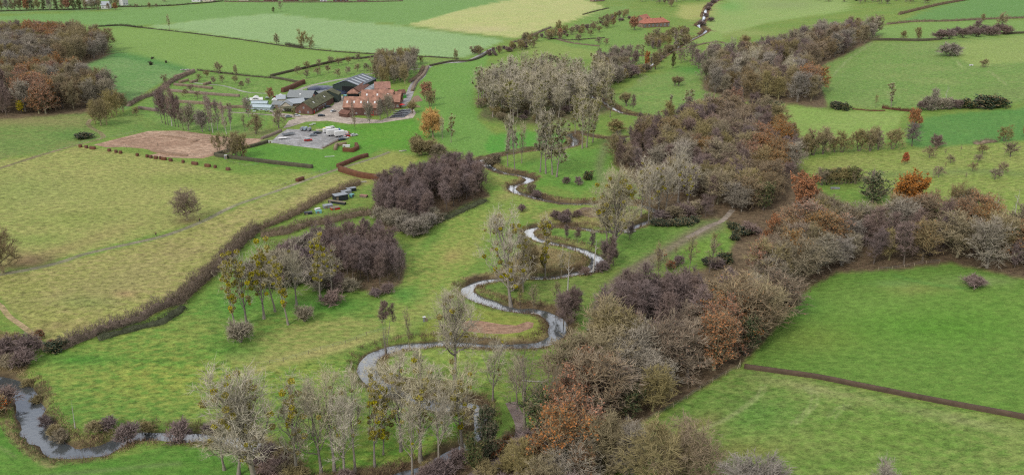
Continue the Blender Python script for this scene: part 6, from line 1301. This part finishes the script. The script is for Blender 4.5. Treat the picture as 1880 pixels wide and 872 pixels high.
# village
for i, (A, Bp, d, wh, rh, wl, rf, lb) in enumerate([((156,8),(170,8),9,6,4,'white','greyroof','white house with grey roof among the top left trees'),((186,17),(200,17),9,5,4,'white','paleroof','low white house right of the first one at the top left'),((226,11),(236,10),9,9,3,'white','darkp','tall white house with dark right wall at the end of the tree belt'),
    ((352,4),(368,4),8,4,3,'white','greyroof','white bungalow on the far lane'),((372,4),(392,4),8,4,3,'cream','paleroof','cream bungalow right of the white one on the far lane'),((438,2),(456,2),9,4,4,'cream','paleroof','pale long-roofed house at the top'),((460,2),(476,2),9,4,4,'brick_pale','brownroof','brown-roofed house at the top, right of the pale one'),
    ((484,3),(506,3),9,4,4,'brick','brownroof','brick house before the village hedge'),((588,5),(600,5),8,4,3,'white','greyroof','small white building behind the village hedge'),((520,3),(545,3),9,4,4,'brick','pinkroof','pink-roofed terrace at the village edge'),((555,2),(582,2),9,5,4,'brick','brownroof','dark terrace at the village edge'),((612,4),(640,4),9,5,4,'brick','greyroof','grey-roofed long house at the village edge'),((655,3),(675,3),9,5,4,'brick_pale','brownroof','brown-roofed house near the right end of the village'),
    ((1090,4),(1110,3),10,4,3,'brick_pale','greyroof','low grey building above the stubble field')]):
    L_ = blen(A, Bp); building('house', lb, A, Bp, d, wh, rh, wl, 'greyroof' if rf == 'darkp' else rf, 'house', win=wins(L_, max(2, int(L_ / 6)), 1.5, 1.6, 1.5))

# ================================================================== vehicles
def wheels(r, xs, hw, rad=.34, wd=.22):
    for x in xs:
        for s in (-1, 1):
            m = MB(); m.cyl((x, s * hw - wd / 2, rad), rad, wd, 12, 'y'); wo = m.build('wheel', B['rubber'], r); m = MB(); m.cyl((x, s * (hw + wd / 2) - .012, rad), rad * .55, .024, 10, 'y'); m.build('rim', B['steel'], wo)
def place(name, label, px, py, rz, cat, group=None): return tag(link(name, None, None, P(float(px), float(py)), R(rz)), label, cat, group)
def car(px, py, rz, col, label, group=None):
    r = place('parked_car', label, px, py, rz, 'car', group)
    m = MB(); m.prism([(-2.1, .3), (2.1, .3), (2.15, .7), (1.9, .85), (1.1, .95), (-2.0, .98), (-2.15, .7)], -.85, .85); m.build('body', B[col], r)
    m = MB(); v = [(-1.7, -.78, .97), (1.05, -.78, .97), (1.05, .78, .97), (-1.7, .78, .97), (-1.3, -.62, 1.42), (.35, -.62, 1.42), (.35, .62, 1.42), (-1.3, .62, 1.42)]; m.add(v, [(4, 5, 6, 7), (0, 1, 5, 4), (1, 2, 6, 5), (2, 3, 7, 6), (3, 0, 4, 7)]); m.build('window', B['glass'], r)
    m = MB(); m.box(-1.28, .33, -.6, .6, 1.421, 1.46); m.build('roof', B[col], r); wheels(r, (-1.3, 1.35), .78); return r
def van(px, py, rz, col, label, L=5.4, H=2.4, group=None, name='white_van'):
    r = place(name, label, px, py, rz, 'van', group); h = L / 2
    m = MB(); m.prism([(-h, .4), (h, .4), (h, 1.1), (h - .7, 1.3), (h - 1.35, H), (-h, H)], -.98, .98); m.build('body', B[col], r)
    m = MB(); m.add([(h - .72, -.85, 1.36), (h - .72, .85, 1.36), (h - 1.28, .85, H - .15), (h - 1.28, -.85, H - .15)], [(0, 1, 2, 3)]); 
    for k in range(4): x, y, z_ = m.v[k]; m.v[k] = (x + .05, y, z_ + .02)
    m.box(h - 2.0, h - 1.4, -1.0, -.985, 1.4, 2.0); m.box(h - 2.0, h - 1.4, .985, 1.0, 1.4, 2.0); m.build('window', B['glass'], r); wheels(r, (-h + 1, h - 1), .85, .38); return r
def lorry(px, py, rz, label, L=8.5, H=3.5, band=True):
    r = place('box_lorry', label, px, py, rz, 'lorry'); h = L / 2
    m = MB(); m.box(-h, h - 2.0, -1.22, 1.22, .95, H); m.build('cargo_box', B['white'], r)
    if band: m = MB(); m.box(h - 2.9, h - 2.1, -1.235, 1.235, .97, H + .012); m.build('blue_panel', B['blue'], r)
    m = MB(); m.prism([(h - 1.9, .6), (h, .6), (h, 1.5), (h - .25, 2.6), (h - 1.9, 2.7)], -1.15, 1.15); c = m.build('cab', B['white'], r)
    m = MB(); m.box(h - .14, h + .02, -1.0, 1.0, 1.55, 2.3); m.build('windscreen', B['glass'], c); m = MB(); m.box(-h, h - .5, -.5, .5, .6, .94); m.build('chassis', B['darkp'], r); wheels(r, (-h + 1.6, h - 1.2), 1.0, .48, .3); return r
lorry(616, 249, 30, 'white box lorry with blue band in the car park', 9.5, 3.6)
lorry(627, 251, 30, 'plain white box lorry right of the one with the blue band', 7.5, 3.3, False)
van(603, 243, 40, 'white', 'white van left of the lorries, nearest the yellow truck', 6)
van(608, 240, 40, 'white', 'white van behind the one beside the yellow truck', 6)
r = place('flatbed_truck', 'yellow-cabbed flatbed truck left of the white vans', 590, 242, 15, 'truck'); m = MB(); m.prism([(1.0, .5), (2.9, .5), (2.9, 1.3), (2.5, 2.1), (1.0, 2.1)], -1, 1); m.build('cab', B['yellow'], r); m = MB(); m.box(-2.9, .9, -1.1, 1.1, .8, 1.0); m.box(-2.9, .9, -1.1, -1.02, 1.002, 1.35); m.box(-2.9, .9, 1.02, 1.1, 1.002, 1.35); m.build('flatbed', B['cream'], r); m = MB(); m.box(2.52, 2.95, -.85, .85, 1.35, 1.9); m.build('windscreen', B['glass'], r); wheels(r, (-1.8, 1.9), .9, .42)
for i, (px, py, cc) in enumerate([(555,240,'greyp'),(561,240,'tarp_grey'),(568,241,'greyp')]):
    r = place('water_trailer', ['left','middle','right'][i] + 'most of the three blue-grey tank trailers at the car park edge' if i != 1 else 'middle one of the three blue-grey tank trailers at the car park edge', px, py, 80, 'trailer'); m = MB(); m.cyl((-1.5, 0, 1.3), .85, 3, 12, 'x'); m.build('tank', B[cc], r); m = MB(); m.box(-1.7, 2.4, -.5, .5, .4, .5); m.build('chassis', B['darkp'], r); wheels(r, (0,), .85, .35)
r = place('boat_trailer', 'white covered boat on a trailer at the left of the car park', 520, 256, 20, 'trailer'); m = MB(); m.add([(-2.6, -.9, .8), (1.6, -.9, .8), (3.0, 0, .95), (1.6, .9, .8), (-2.6, .9, .8), (-2.5, -.5, .4), (1.4, -.4, .4), (2.4, 0, .5), (1.4, .4, .4), (-2.5, .5, .4), (-2.3, 0, 1.35), (1.5, 0, 1.3)], [(5, 9, 8, 7, 6), (0, 1, 6, 5), (1, 2, 7, 6), (2, 3, 8, 7), (3, 4, 9, 8), (4, 0, 5, 9), (0, 10, 11, 1), (1, 11, 2), (2, 11, 3), (3, 11, 10, 4), (4, 10, 0)]); m.build('hull', B['white'], r); m = MB(); m.box(-2.4, 3.6, -.1, .1, .28, .38); m.build('chassis', B['steel'], r); wheels(r, (-.6,), .8, .3)
r = place('flatbed_trailer', 'empty grey flatbed trailer behind the covered boat', 530, 249, 35, 'trailer'); m = MB(); m.box(-3.5, 3.2, -1.1, 1.1, .7, .85); m.box(-3.5, 3.2, -1.1, -1.04, .852, 1.3); m.box(-3.5, 3.2, 1.04, 1.1, .852, 1.3); m.build('flatbed', B['greyp'], r); wheels(r, (-.6, .4), .95, .35)
r = car(566, 259, 20, 'red', 'small red car with white roof alone in the middle of the car park'); [o for o in bpy.data.objects if o.parent == r and o.name.startswith('roof')][0].data.materials[0] = B['white']
car(640, 251, 30, 'red', 'red car parked right of the white lorries'); car(634, 255, 35, 'white', 'white car with red neighbour at the right end of the car park'); car(634, 245, 20, 'red', 'red pickup behind the plain white lorry')
for i, (px, py, c_) in enumerate([(649,197,'white'),(654,196,'darkp'),(659,195,'greyp'),(664,194,'darkp'),(644,198,'white')]): car(px - 6, py + 3, 65, c_, f'{ORD[i] if i<4 else "leftmost white"} car of the row parked before the skylight barn' if i < 4 else 'leftmost car of the row parked before the skylight barn', 'cars before the skylight barn')
for i, (px, py, c_, a_, lb) in enumerate([(545,214,'white',10,'white car on the yard in front of the mossy canopy'),(530,216,'greyp',30,'grey car on the yard near the nursery compound'),(612,206,'white',60,'white car alone on the yard before the brick gable'),(590,214,'darkp',20,'dark car on the yard below the brick gable'),(575,250,'greyp',25,'grey car parked behind the small red car'),(583,246,'darkp',20,'dark car parked between the tank trailers and the yellow truck'),(650,250,'white',40,'white car by the hedge right of the car park'),(628,258,'darkp',35,'dark car at the hedge end of the car park')]):
    car(px, py, a_, c_, lb)
car(602, 198, 30, 'darkp', 'dark car parked at the corner of the white conservatory'); van(634, 181, 95, 'tealp', 'pale green van by the small open shelter', 5)
for i, (px, py) in enumerate([(571,231),(576,229)]):
    r = place('picnic_table', ['white picnic bench on the green above the car park, left of two', 'white picnic bench on the green above the car park, right of two'][i], px, py, 10, 'picnic table'); m = MB(); m.box(-1.1, 1.1, -.4, .4, .7, .76); m.build('tabletop', B['white'], r)
    for s in (-1, 1): m = MB(); m.box(-1.1, 1.1, s * .75 - .15, s * .75 + .15, .42, .47); m.build('seat', B['white'], r); m = MB(); m.box(s * .8 - .05, s * .8 + .05, -.7, .7, 0, .415); m.box(s * .8 - .05, s * .8 + .05, -.05, .05, .416, .699); m.build('leg', B['wood'], r)
# terrace with dark tables, red parasol
def parasol(px, py, col, label):
    r = place('parasol', label, px, py, 0, 'parasol'); m = MB(); m.cyl((0, 0, -.1), .05, 3.0, 8); m.build('pole', B['steel'], r); m = MB(); m.cyl((0, 0, 2.3), 2.2, .8, 8, r2=.08); m.build('canopy', B[col], r); m = MB(); m.cyl((0, 0, 0), .4, .1, 10); m.build('base', B['darkp'], r)
parasol(738, 199, 'red', 'large red parasol at the road end of the farm')
for i in range(4):
    for j in range(3):
        px, py = 722 + i * 7 + j * 3.2, 214 - i * .8 - j * 4.2
        r = place('terrace_table', 'dark terrace table with pale top in the rows below the red parasol', px, py, 10, 'table', 'tables on the dark terrace'); m = MB(); m.box(-1.1, 1.1, -.45, .45, .7, .76); m.build('tabletop', B['greyp'], r)
        for s in (-1, 1): m = MB(); m.box(-1.1, 1.1, s * .75 - .15, s * .75 + .15, .42, .47); m.build('seat', B['darkp'], r); m = MB(); m.box(s * .8 - .05, s * .8 + .05, -.6, .6, 0, .415); m.build('leg', B['darkp'], r)
def deck(name, label, pl, mat, h=.15, kind=None, cat='terrace'):
    w_ = wpoly(pl); z = float(np.max(ground_h(w_[:, 0], w_[:, 1]))) + .01; o = w_.mean(0); n = len(w_); V = [(x - o[0], y - o[1], -1.0) for x, y in w_] + [(x - o[0], y - o[1], h - .1) for x, y in w_]
    me = bpy.data.meshes.new(name); me.from_pydata(V, [], [tuple(range(n, 2 * n)), tuple(range(n - 1, -1, -1))] + [(i, (i + 1) % n, (i + 1) % n + n, i + n) for i in range(n)]); me.materials.append(B[mat]); return tag(link(name, me, None, (o[0], o[1], z)), label, cat, None, kind)
deck('terrace', 'dark grey terrace platform below the red parasol', [(716,217),(742,216),(756,206),(752,200),(738,201),(728,207)], 'darkp', .14)
deck('paddock_floor', 'pale sandy paddock right of the farm road', [(750,197),(772,197),(776,184),(768,176),(760,178),(754,186)], 'soil', .13, cat='paddock')
# playground colours right of the barns
for i, (px, py, w_, d, h, mt, lb) in enumerate([(728,181,4,2,1.6,'green','green play container right of the pink roofs'),(735,177,5,2.4,1.2,'yellow','yellow and orange covered stall right of the pink roofs'),(742,180,3,2,1.6,'green','second green container near the farm road'),(733,185,3,3,1.6,'darkp','dark covered bin near the farm road')]):
    r = place('container', lb, px, py, 15, 'container'); m = MB(); m.box(-w_/2, w_/2, -d/2, d/2, 0, h); m.build('body', B[mt], r); m = MB(); m.box(-w_/2-.1, w_/2+.1, -d/2-.1, d/2+.1, h+.002, h+.12); m.build('lid', B[mt if i != 1 else 'red'], r)
# scrap and plant stalls of the nursery compound: each crate-like bench a thing
rg = np.random.default_rng(5); cols = ['white', 'tealp', 'greyp', 'wood', 'white', 'red', 'glassroof', 'darkp', 'white']
NB = 0
for k in range(46):
    px, py = rg.uniform(452, 530), rg.uniform(180, 207)
    if py < 184 and px < 465: continue
    if 456 < px < 500 and 187 < py < 204: continue
    c_ = cols[int(rg.integers(len(cols)))]
    r = place('display_bench', f'{dict(white="white", tealp="teal", greyp="grey", wood="brown", red="red", glassroof="pale", darkp="dark")[c_]} bench stacked with goods in the nursery compound', px, py, rg.uniform(-20, 20), 'bench', 'display benches of the nursery compound')
    l_, d_, h_ = rg.uniform(1.5, 3.5), rg.uniform(.9, 1.6), rg.uniform(.6, 1.3); m = MB(); m.box(-l_/2, l_/2, -d_/2, d_/2, h_ - .12, h_); m.build('top', B[c_], r)
    m = MB(); 
    for s in (-1, 1): m.box(s*(l_/2-.1)-.06, s*(l_/2-.1)+.06, -d_/2+.05, d_/2-.05, -.1, h_-.122)
    m.build('legs', B['wood'], r); m = MB(); m.box(-l_*.3, l_*.2, -d_*.3, d_*.3, h_+.002, h_+rg.uniform(.2, .7)); m.build('goods', B[cols[int(rg.integers(len(cols)))]], r)
for i, (px, py, L_, H_) in enumerate([(470,186,7,2.4),(505,190,6,2.4),(515,184,8,2.6)]):
    r = place('market_tent', ['left', 'middle', 'right'][i] + ' white market tent of the nursery compound', px, py, 10, 'tent'); m = MB(); m.prism([(-1.8, H_), (1.8, H_), (0, H_ + .9)], -L_/2, L_/2); m.build('tent_roof', B['white'], r)
    for sx in (-1.7, 1.7):
        for sy in (-L_/2 + .1, L_/2 - .1): m = MB(); m.cyl((sx, sy, -.1), .06, H_ + .08, 6); m.build('pole', B['steel'], r)
# storage plot in the meadow edge
def hut(px, py, rz, l_, d_, h_, col, label, cat='hut', roof='greyp', name='storage_container'):
    r = place(name, label, px, py, rz, cat); m = MB(); m.box(-l_/2, l_/2, -d_/2, d_/2, -.2, h_); m.build('body', B[col], r); m = MB(); m.box(-l_/2-.1, l_/2+.1, -d_/2-.1, d_/2+.1, h_+.002, h_+.14); m.build('roof', B[roof], r); m = MB(); m.box(-l_/2+.4, -l_/2+1.3, -d_/2-.05, -d_/2-.003, 0, h_*.85); m.build('door', B['wood'], r)
hut(625, 367, 33, 5.5, 3.6, 2.4, 'darkp', 'dark hut with flat grey roof, largest in the storage plot')
hut(619, 374, -22, 8, 1.2, 1.0, 'darkp', 'long low dark rack in front of the largest hut', 'rack', 'wood', 'storage_rack')
hut(636, 357, 33, 4, 2, 1.6, 'greyp', 'grey box up the slope behind the largest hut')
hut(645, 351, 33, 4, 2, 1.4, 'darkp', 'last dark box at the top of the storage plot')
hut(602, 381, 30, 3.6, 2.4, 1.1, 'greyp', 'low grey crate left of the reddish pallets', 'crate')
hut(615, 384, 30, 3.4, 2.4, .8, 'redroof' if False else 'red', 'reddish flat pallet heap in the storage plot', 'pallets', 'wood', 'pallet_stack')
hut(585, 391, 20, 2.2, 1.4, .9, 'tealp', 'teal tub left in the storage plot', 'tub', 'tealp', 'plastic_tub')
hut(583, 386, 40, 2.0, 1.2, .7, 'white', 'small white box behind the teal tub', 'box', 'white')
hut(566, 393, 20, 3, 1.6, .8, 'darkp', 'dark low box at the lowest end of the storage plot', 'box', 'darkp')
hut(646, 362, 60, 1.6, 1.4, 1.2, 'tealp', 'blue-green barrel stand right of the largest hut', 'stand', 'tealp', 'barrel_stand')
hut(668, 362, -20, 3.2, 1.6, .8, 'wood', 'wooden table-like platform beside the alder grove', 'platform', 'pinkroof', 'wooden_platform')
hut(636, 270, 3, 3.6, 1.2, .9, 'white', 'white table inside the clipped hedge square', 'table', 'white', 'white_table')
hut(497, 263, 10, 2.0, .3, 1.3, 'white', 'white sign board at the lane entrance', 'sign', 'white', 'sign_board')
hut(415, 292, 5, 1.2, 1.0, 1.8, 'greyp', 'small box with white top by the bare hedge trees', 'box', 'white')
hut(779, 590, 20, .7, .5, 1.4, 'steel', 'small pale metal cabinet at the bare soil strip', 'cabinet', 'white', 'metal_cabinet')
hut(1533, 347, -5, 3.6, 1.1, .5, 'steel', 'pale metal trough on the grass between the orange oaks', 'trough', 'steel', 'water_trough')
hut(1783, 121, 5, 2.4, 1.2, .7, 'white', 'white trough at the small pond in the upper right pasture', 'trough', 'white', 'water_trough')
hut(605, 288, 12, 4.6, .15, .12, 'white', 'white bar lying on the green paddock', 'bar', 'white', 'white_bar')
hut(971, 76, 5, 6, 2, 1.8, 'cream', 'cream trailer at the far lane', 'trailer', 'cream')
# gate, fence lines
def fence(label, pts_px, gap=4, h=1.15, rails=1, mat='woodpale', r0=.06):
    q = catmull(pts_px, 4); p = P(q[:, 0], q[:, 1]); seg = np.r_[0, np.cumsum(np.linalg.norm(np.diff(p[:, :2], axis=0), axis=1))]; n = max(2, int(seg[-1] / gap) + 1); n = min(n, 99); s = np.linspace(0, seg[-1], n)
    x = np.interp(s, seg, p[:, 0]); y = np.interp(s, seg, p[:, 1]); z = ground_h(x, y); r = tag(link('fence', None, None, (x[0], y[0], z[0])), label, 'fence')
    pm = MB(); pm.cyl((0, 0, -.3), r0, h + .3, 6); me = pm.build('post', B[mat], r); d0 = me.data; me.location = (0, 0, 0)
    for i in range(1, n): link('post', d0, r, (x[i] - x[0], y[i] - y[0], z[i] - z[0]), None, (1, 1, .9 + .2 * ((i * 7) % 5) / 5))
    for k in range(rails + 1):
        c_ = np.c_[x - x[0], y - y[0], z - z[0] + h * (.9 - .4 * k)]; V, F = tubes(c_[None], np.full((1, n), .018), 3); link('wire', mesh_np('wire', V, [(F, 0)], B['steel']), r)
fence('post and wire fence crossing the pale meadow to the river', [(470,672),(520,664),(560,652),(600,640),(640,630),(680,614),(716,606)], 3.5, 1.2, mat='wood')
fence('fence of pale posts between the wood and the lower right field', [(1358,676),(1320,695),(1285,716),(1250,740),(1215,759),(1180,778)], 5.5, 1.4)
fence('fence of pale posts along the top of the upper right field', [(1612,497),(1650,494),(1690,486),(1725,483)], 4, 1.3)
fence('dark fence along the grass edge of the farm track', [(60,290),(102,278),(140,266),(176,257),(215,252),(262,240)], 6, 1.1, mat='wood')
fence('low fence beside the gravel path above the lower meadow', [(500,349),(530,337),(565,324),(600,314)], 4, 1.1, mat='wood')
fence('grey fence of the small enclosure below the clipped hedge', [(418,298),(440,303),(456,307),(475,302)], 4, 1.2, mat='wood')
for i, (px, py, lb) in enumerate([(1354,676,'pale leaning gate post, left of the pair at the field corner'),(1359,672,'pale leaning gate post, right of the pair at the field corner'),(608,314,'dark gate post beside the path bend'),(232,272,'dark upright post on the bare soil plot, left of two'),(290,269,'dark upright post on the bare soil plot, right of two'),(762,121,'tall white post at the farm road junction'),(750,123,'shorter white post at the farm road junction')]):
    r = place('post', lb, px, py, 0, 'post'); r.name = 'gate_post'; m = MB(); m.cyl((0, 0, -.3), .12, 2.2, 7, r2=.09); m.build('shaft', B['woodpale' if i < 2 else 'white' if i > 4 else 'wood'], r); m = MB(); m.cyl((0, 0, 1.902), .13, .06, 7); m.build('cap', B['wood'], r)
    if i < 2: r.rotation_euler = (0, .25 if i == 0 else -.1, 0)
# ================================================================== people
def person(px, py, rz, jacket, label, h=1.75, name='person'):
    r = place(name, label, px, py, rz, 'person'); s = h / 1.75
    def skin(nm, vs, es, rad, mat, parent=r):
        me = bpy.data.meshes.new(nm); me.from_pydata([tuple(c * s for c in v) for v in vs], es, []); me.materials.append(B[mat]); o = link(nm, me, parent)
        md = o.modifiers.new('skin', 'SKIN'); 
        sv = me.skin_vertices[0].data if me.skin_vertices else None
        if sv is None:
            me.attributes  # skin layer is created with the modifier's first vertex data
        if sv:
            for i, q in enumerate(rad): sv[i].radius = (q * s, q * s * .85); sv[i].use_root = (i == 0)
        sb = o.modifiers.new('sub', 'SUBSURF'); sb.levels = 1; sb.render_levels = 1; return o
    import bmesh
    def skin2(nm, vs, es, rad, mat, parent):
        bm = bmesh.new(); ly = bm.verts.layers.skin.verify(); bv = [bm.verts.new(tuple(c * s for c in v)) for v in vs]
        for i, v in enumerate(bv): v[ly].radius = (rad[i] * s, rad[i] * s * .85); v[ly].use_root = (i == 0)
        for a_, b_ in es: bm.edges.new((bv[a_], bv[b_]))
        me = bpy.data.meshes.new(nm); bm.to_mesh(me); bm.free(); me.materials.append(B[mat]); o = link(nm, me, parent)
        o.modifiers.new('skin', 'SKIN'); sb = o.modifiers.new('sub', 'SUBSURF'); sb.levels = 1; sb.render_levels = 1; return o
    V = [(0, 0, .95), (0, 0, 1.15), (0, 0, 1.38), (0, .01, 1.5), (0, .02, 1.6), (0, .02, 1.72), (.19, 0, 1.4), (.26, .06, 1.14), (.24, .2, .95), (-.19, 0, 1.4), (-.26, -.05, 1.14), (-.25, .02, .9), (.1, 0, .9), (.11, .16, .5), (.11, .12, .08), (.11, .26, .04), (-.1, 0, .9), (-.11, -.04, .5), (-.11, -.22, .1), (-.11, -.12, .04)]
    E = [(0, 1), (1, 2), (2, 3), (3, 4), (4, 5), (2, 6), (6, 7), (7, 8), (2, 9), (9, 10), (10, 11), (0, 12), (12, 13), (13, 14), (14, 15), (0, 16), (16, 17), (17, 18), (18, 19)]
    RR = [.13, .12, .14, .06, .09, .08, .06, .045, .035, .06, .045, .035, .09, .06, .045, .04, .09, .06, .045, .04]
    body = skin2('body', V, E, RR, 'skin', r)
    skin2('jacket', [V[i] for i in (0, 1, 2, 6, 7, 8, 9, 10, 11)], [(0, 1), (1, 2), (2, 3), (3, 4), (4, 5), (2, 6), (6, 7), (7, 8)], [.16, .15, .17, .08, .065, .05, .08, .065, .05], jacket, r)
    skin2('trousers', [V[i] for i in (0, 12, 13, 14, 16, 17, 18)], [(0, 1), (1, 2), (2, 3), (0, 4), (4, 5), (5, 6)], [.145, .11, .08, .065, .11, .08, .065], 'denim', r)
    skin2('hair', [(0, -.01, 1.68), (0, 0, 1.76)], [(0, 1)], [.1, .08], 'hair', r)
    return r
person(287, 434, 60, 'jacket_d', 'person in dark clothes walking on the gravel path, left of two')
person(367, 408, 240, 'jacket_d', 'person in dark clothes walking on the gravel path, near the lone oak')
person(1220, 474, 30, 'jacket_r', 'person in a red jacket on the muddy trail, left of two')
person(1223, 473, 40, 'jacket_r', 'person in a red jacket on the muddy trail, right of two')
# fallen wood and rubble
def log(px, py, rz, L, rad, label, mat='bark_white', n=3):
    r = np.random.default_rng(int(px)); c = P(float(px), float(py)); k = 6; t_ = np.linspace(-L / 2, L / 2, k); V = []; F = []; o = 0
    c0 = np.c_[t_, .15 * r.normal(size=k), np.full(k, rad * .9)]; v, f = tubes(c0[None], np.linspace(rad, rad * .5, k)[None], 7); V.append(v); F.append(f)
    o = len(v)
    for j in range(n):
        s0 = c0[1 + j % 4]; d = unit(r.normal(size=3) + np.array([.5, 0, .5])); c1 = s0 + d * np.linspace(0, L * .35, 4)[:, None]; v, f = tubes(c1[None], np.linspace(rad * .4, rad * .1, 4)[None], 4); V.append(v); F.append(f + o); o += len(v)
    return tag(link('fallen_trunk', mesh_np('fallen_trunk', np.vstack(V), [(np.vstack(F), 0)], M[mat]), None, c, R(rz)), label, 'fallen trunk')
log(1157, 427, 20, 5, .35, 'pale fallen trunk at the water below the tall straight poplars'); log(1090, 606, 0, 4, .3, 'whitish fallen wood on the dark grass near the bottom of the muddy trail'); log(978, 700, -4, 7, .2, 'white pole lying in the grass left of the orange trees'); log(668, 335, 20, 2.5, .35, 'pale cut logs at the foot of the beech hedge'); log(883, 746, 30, 4, .3, 'driftwood jam in the river bend beside the ivy tree', n=6); log(985, 577, -30, 3, .25, 'pale log on the bank of the narrow headland'); log(1058, 498, 10, 4, .25, 'fallen dead branch at the foot of the white dead trunk'); log(902, 862, 12, 4, .22, 'pale planks of cut wood beside the woodland path'); log(740, 278, 20, 4, .3, 'grey log at the end of the path by the paddock')
for i, (px, py) in enumerate([(337,129),(341,130),(345,129)]):
    r = np.random.default_rng(i); v, f = ball_geo(i, 60, .3); tag(link('stone_heap', mesh_np('stone_heap', v * np.array([2.2, 1.6, .7]), [(f, 0)], B['stone']), None, P(px, py)), f'pale rubble heap at the corner of the sloping pasture, {ORD[i]} from left', 'stone heap')
heap('soil_heap', 'dark ridge of soil at the front of the bare plot', [(277,276),(290,279),(310,283),(330,285),(345,286)], 4, 1.0, 'soil', 'soil heap')
heap('soil_heap', 'low ridge of earth across the bare plot', [(292,249),(320,252),(345,255)], 2.5, .6, 'soil', 'soil heap')
heap('soil_heap', 'short earth ridge near the right of the bare plot', [(350,262),(358,259),(366,257)], 2.5, .7, 'soil', 'soil heap')
print('objects in all', len(bpy.data.objects), round(_t.time() - _t0, 1))
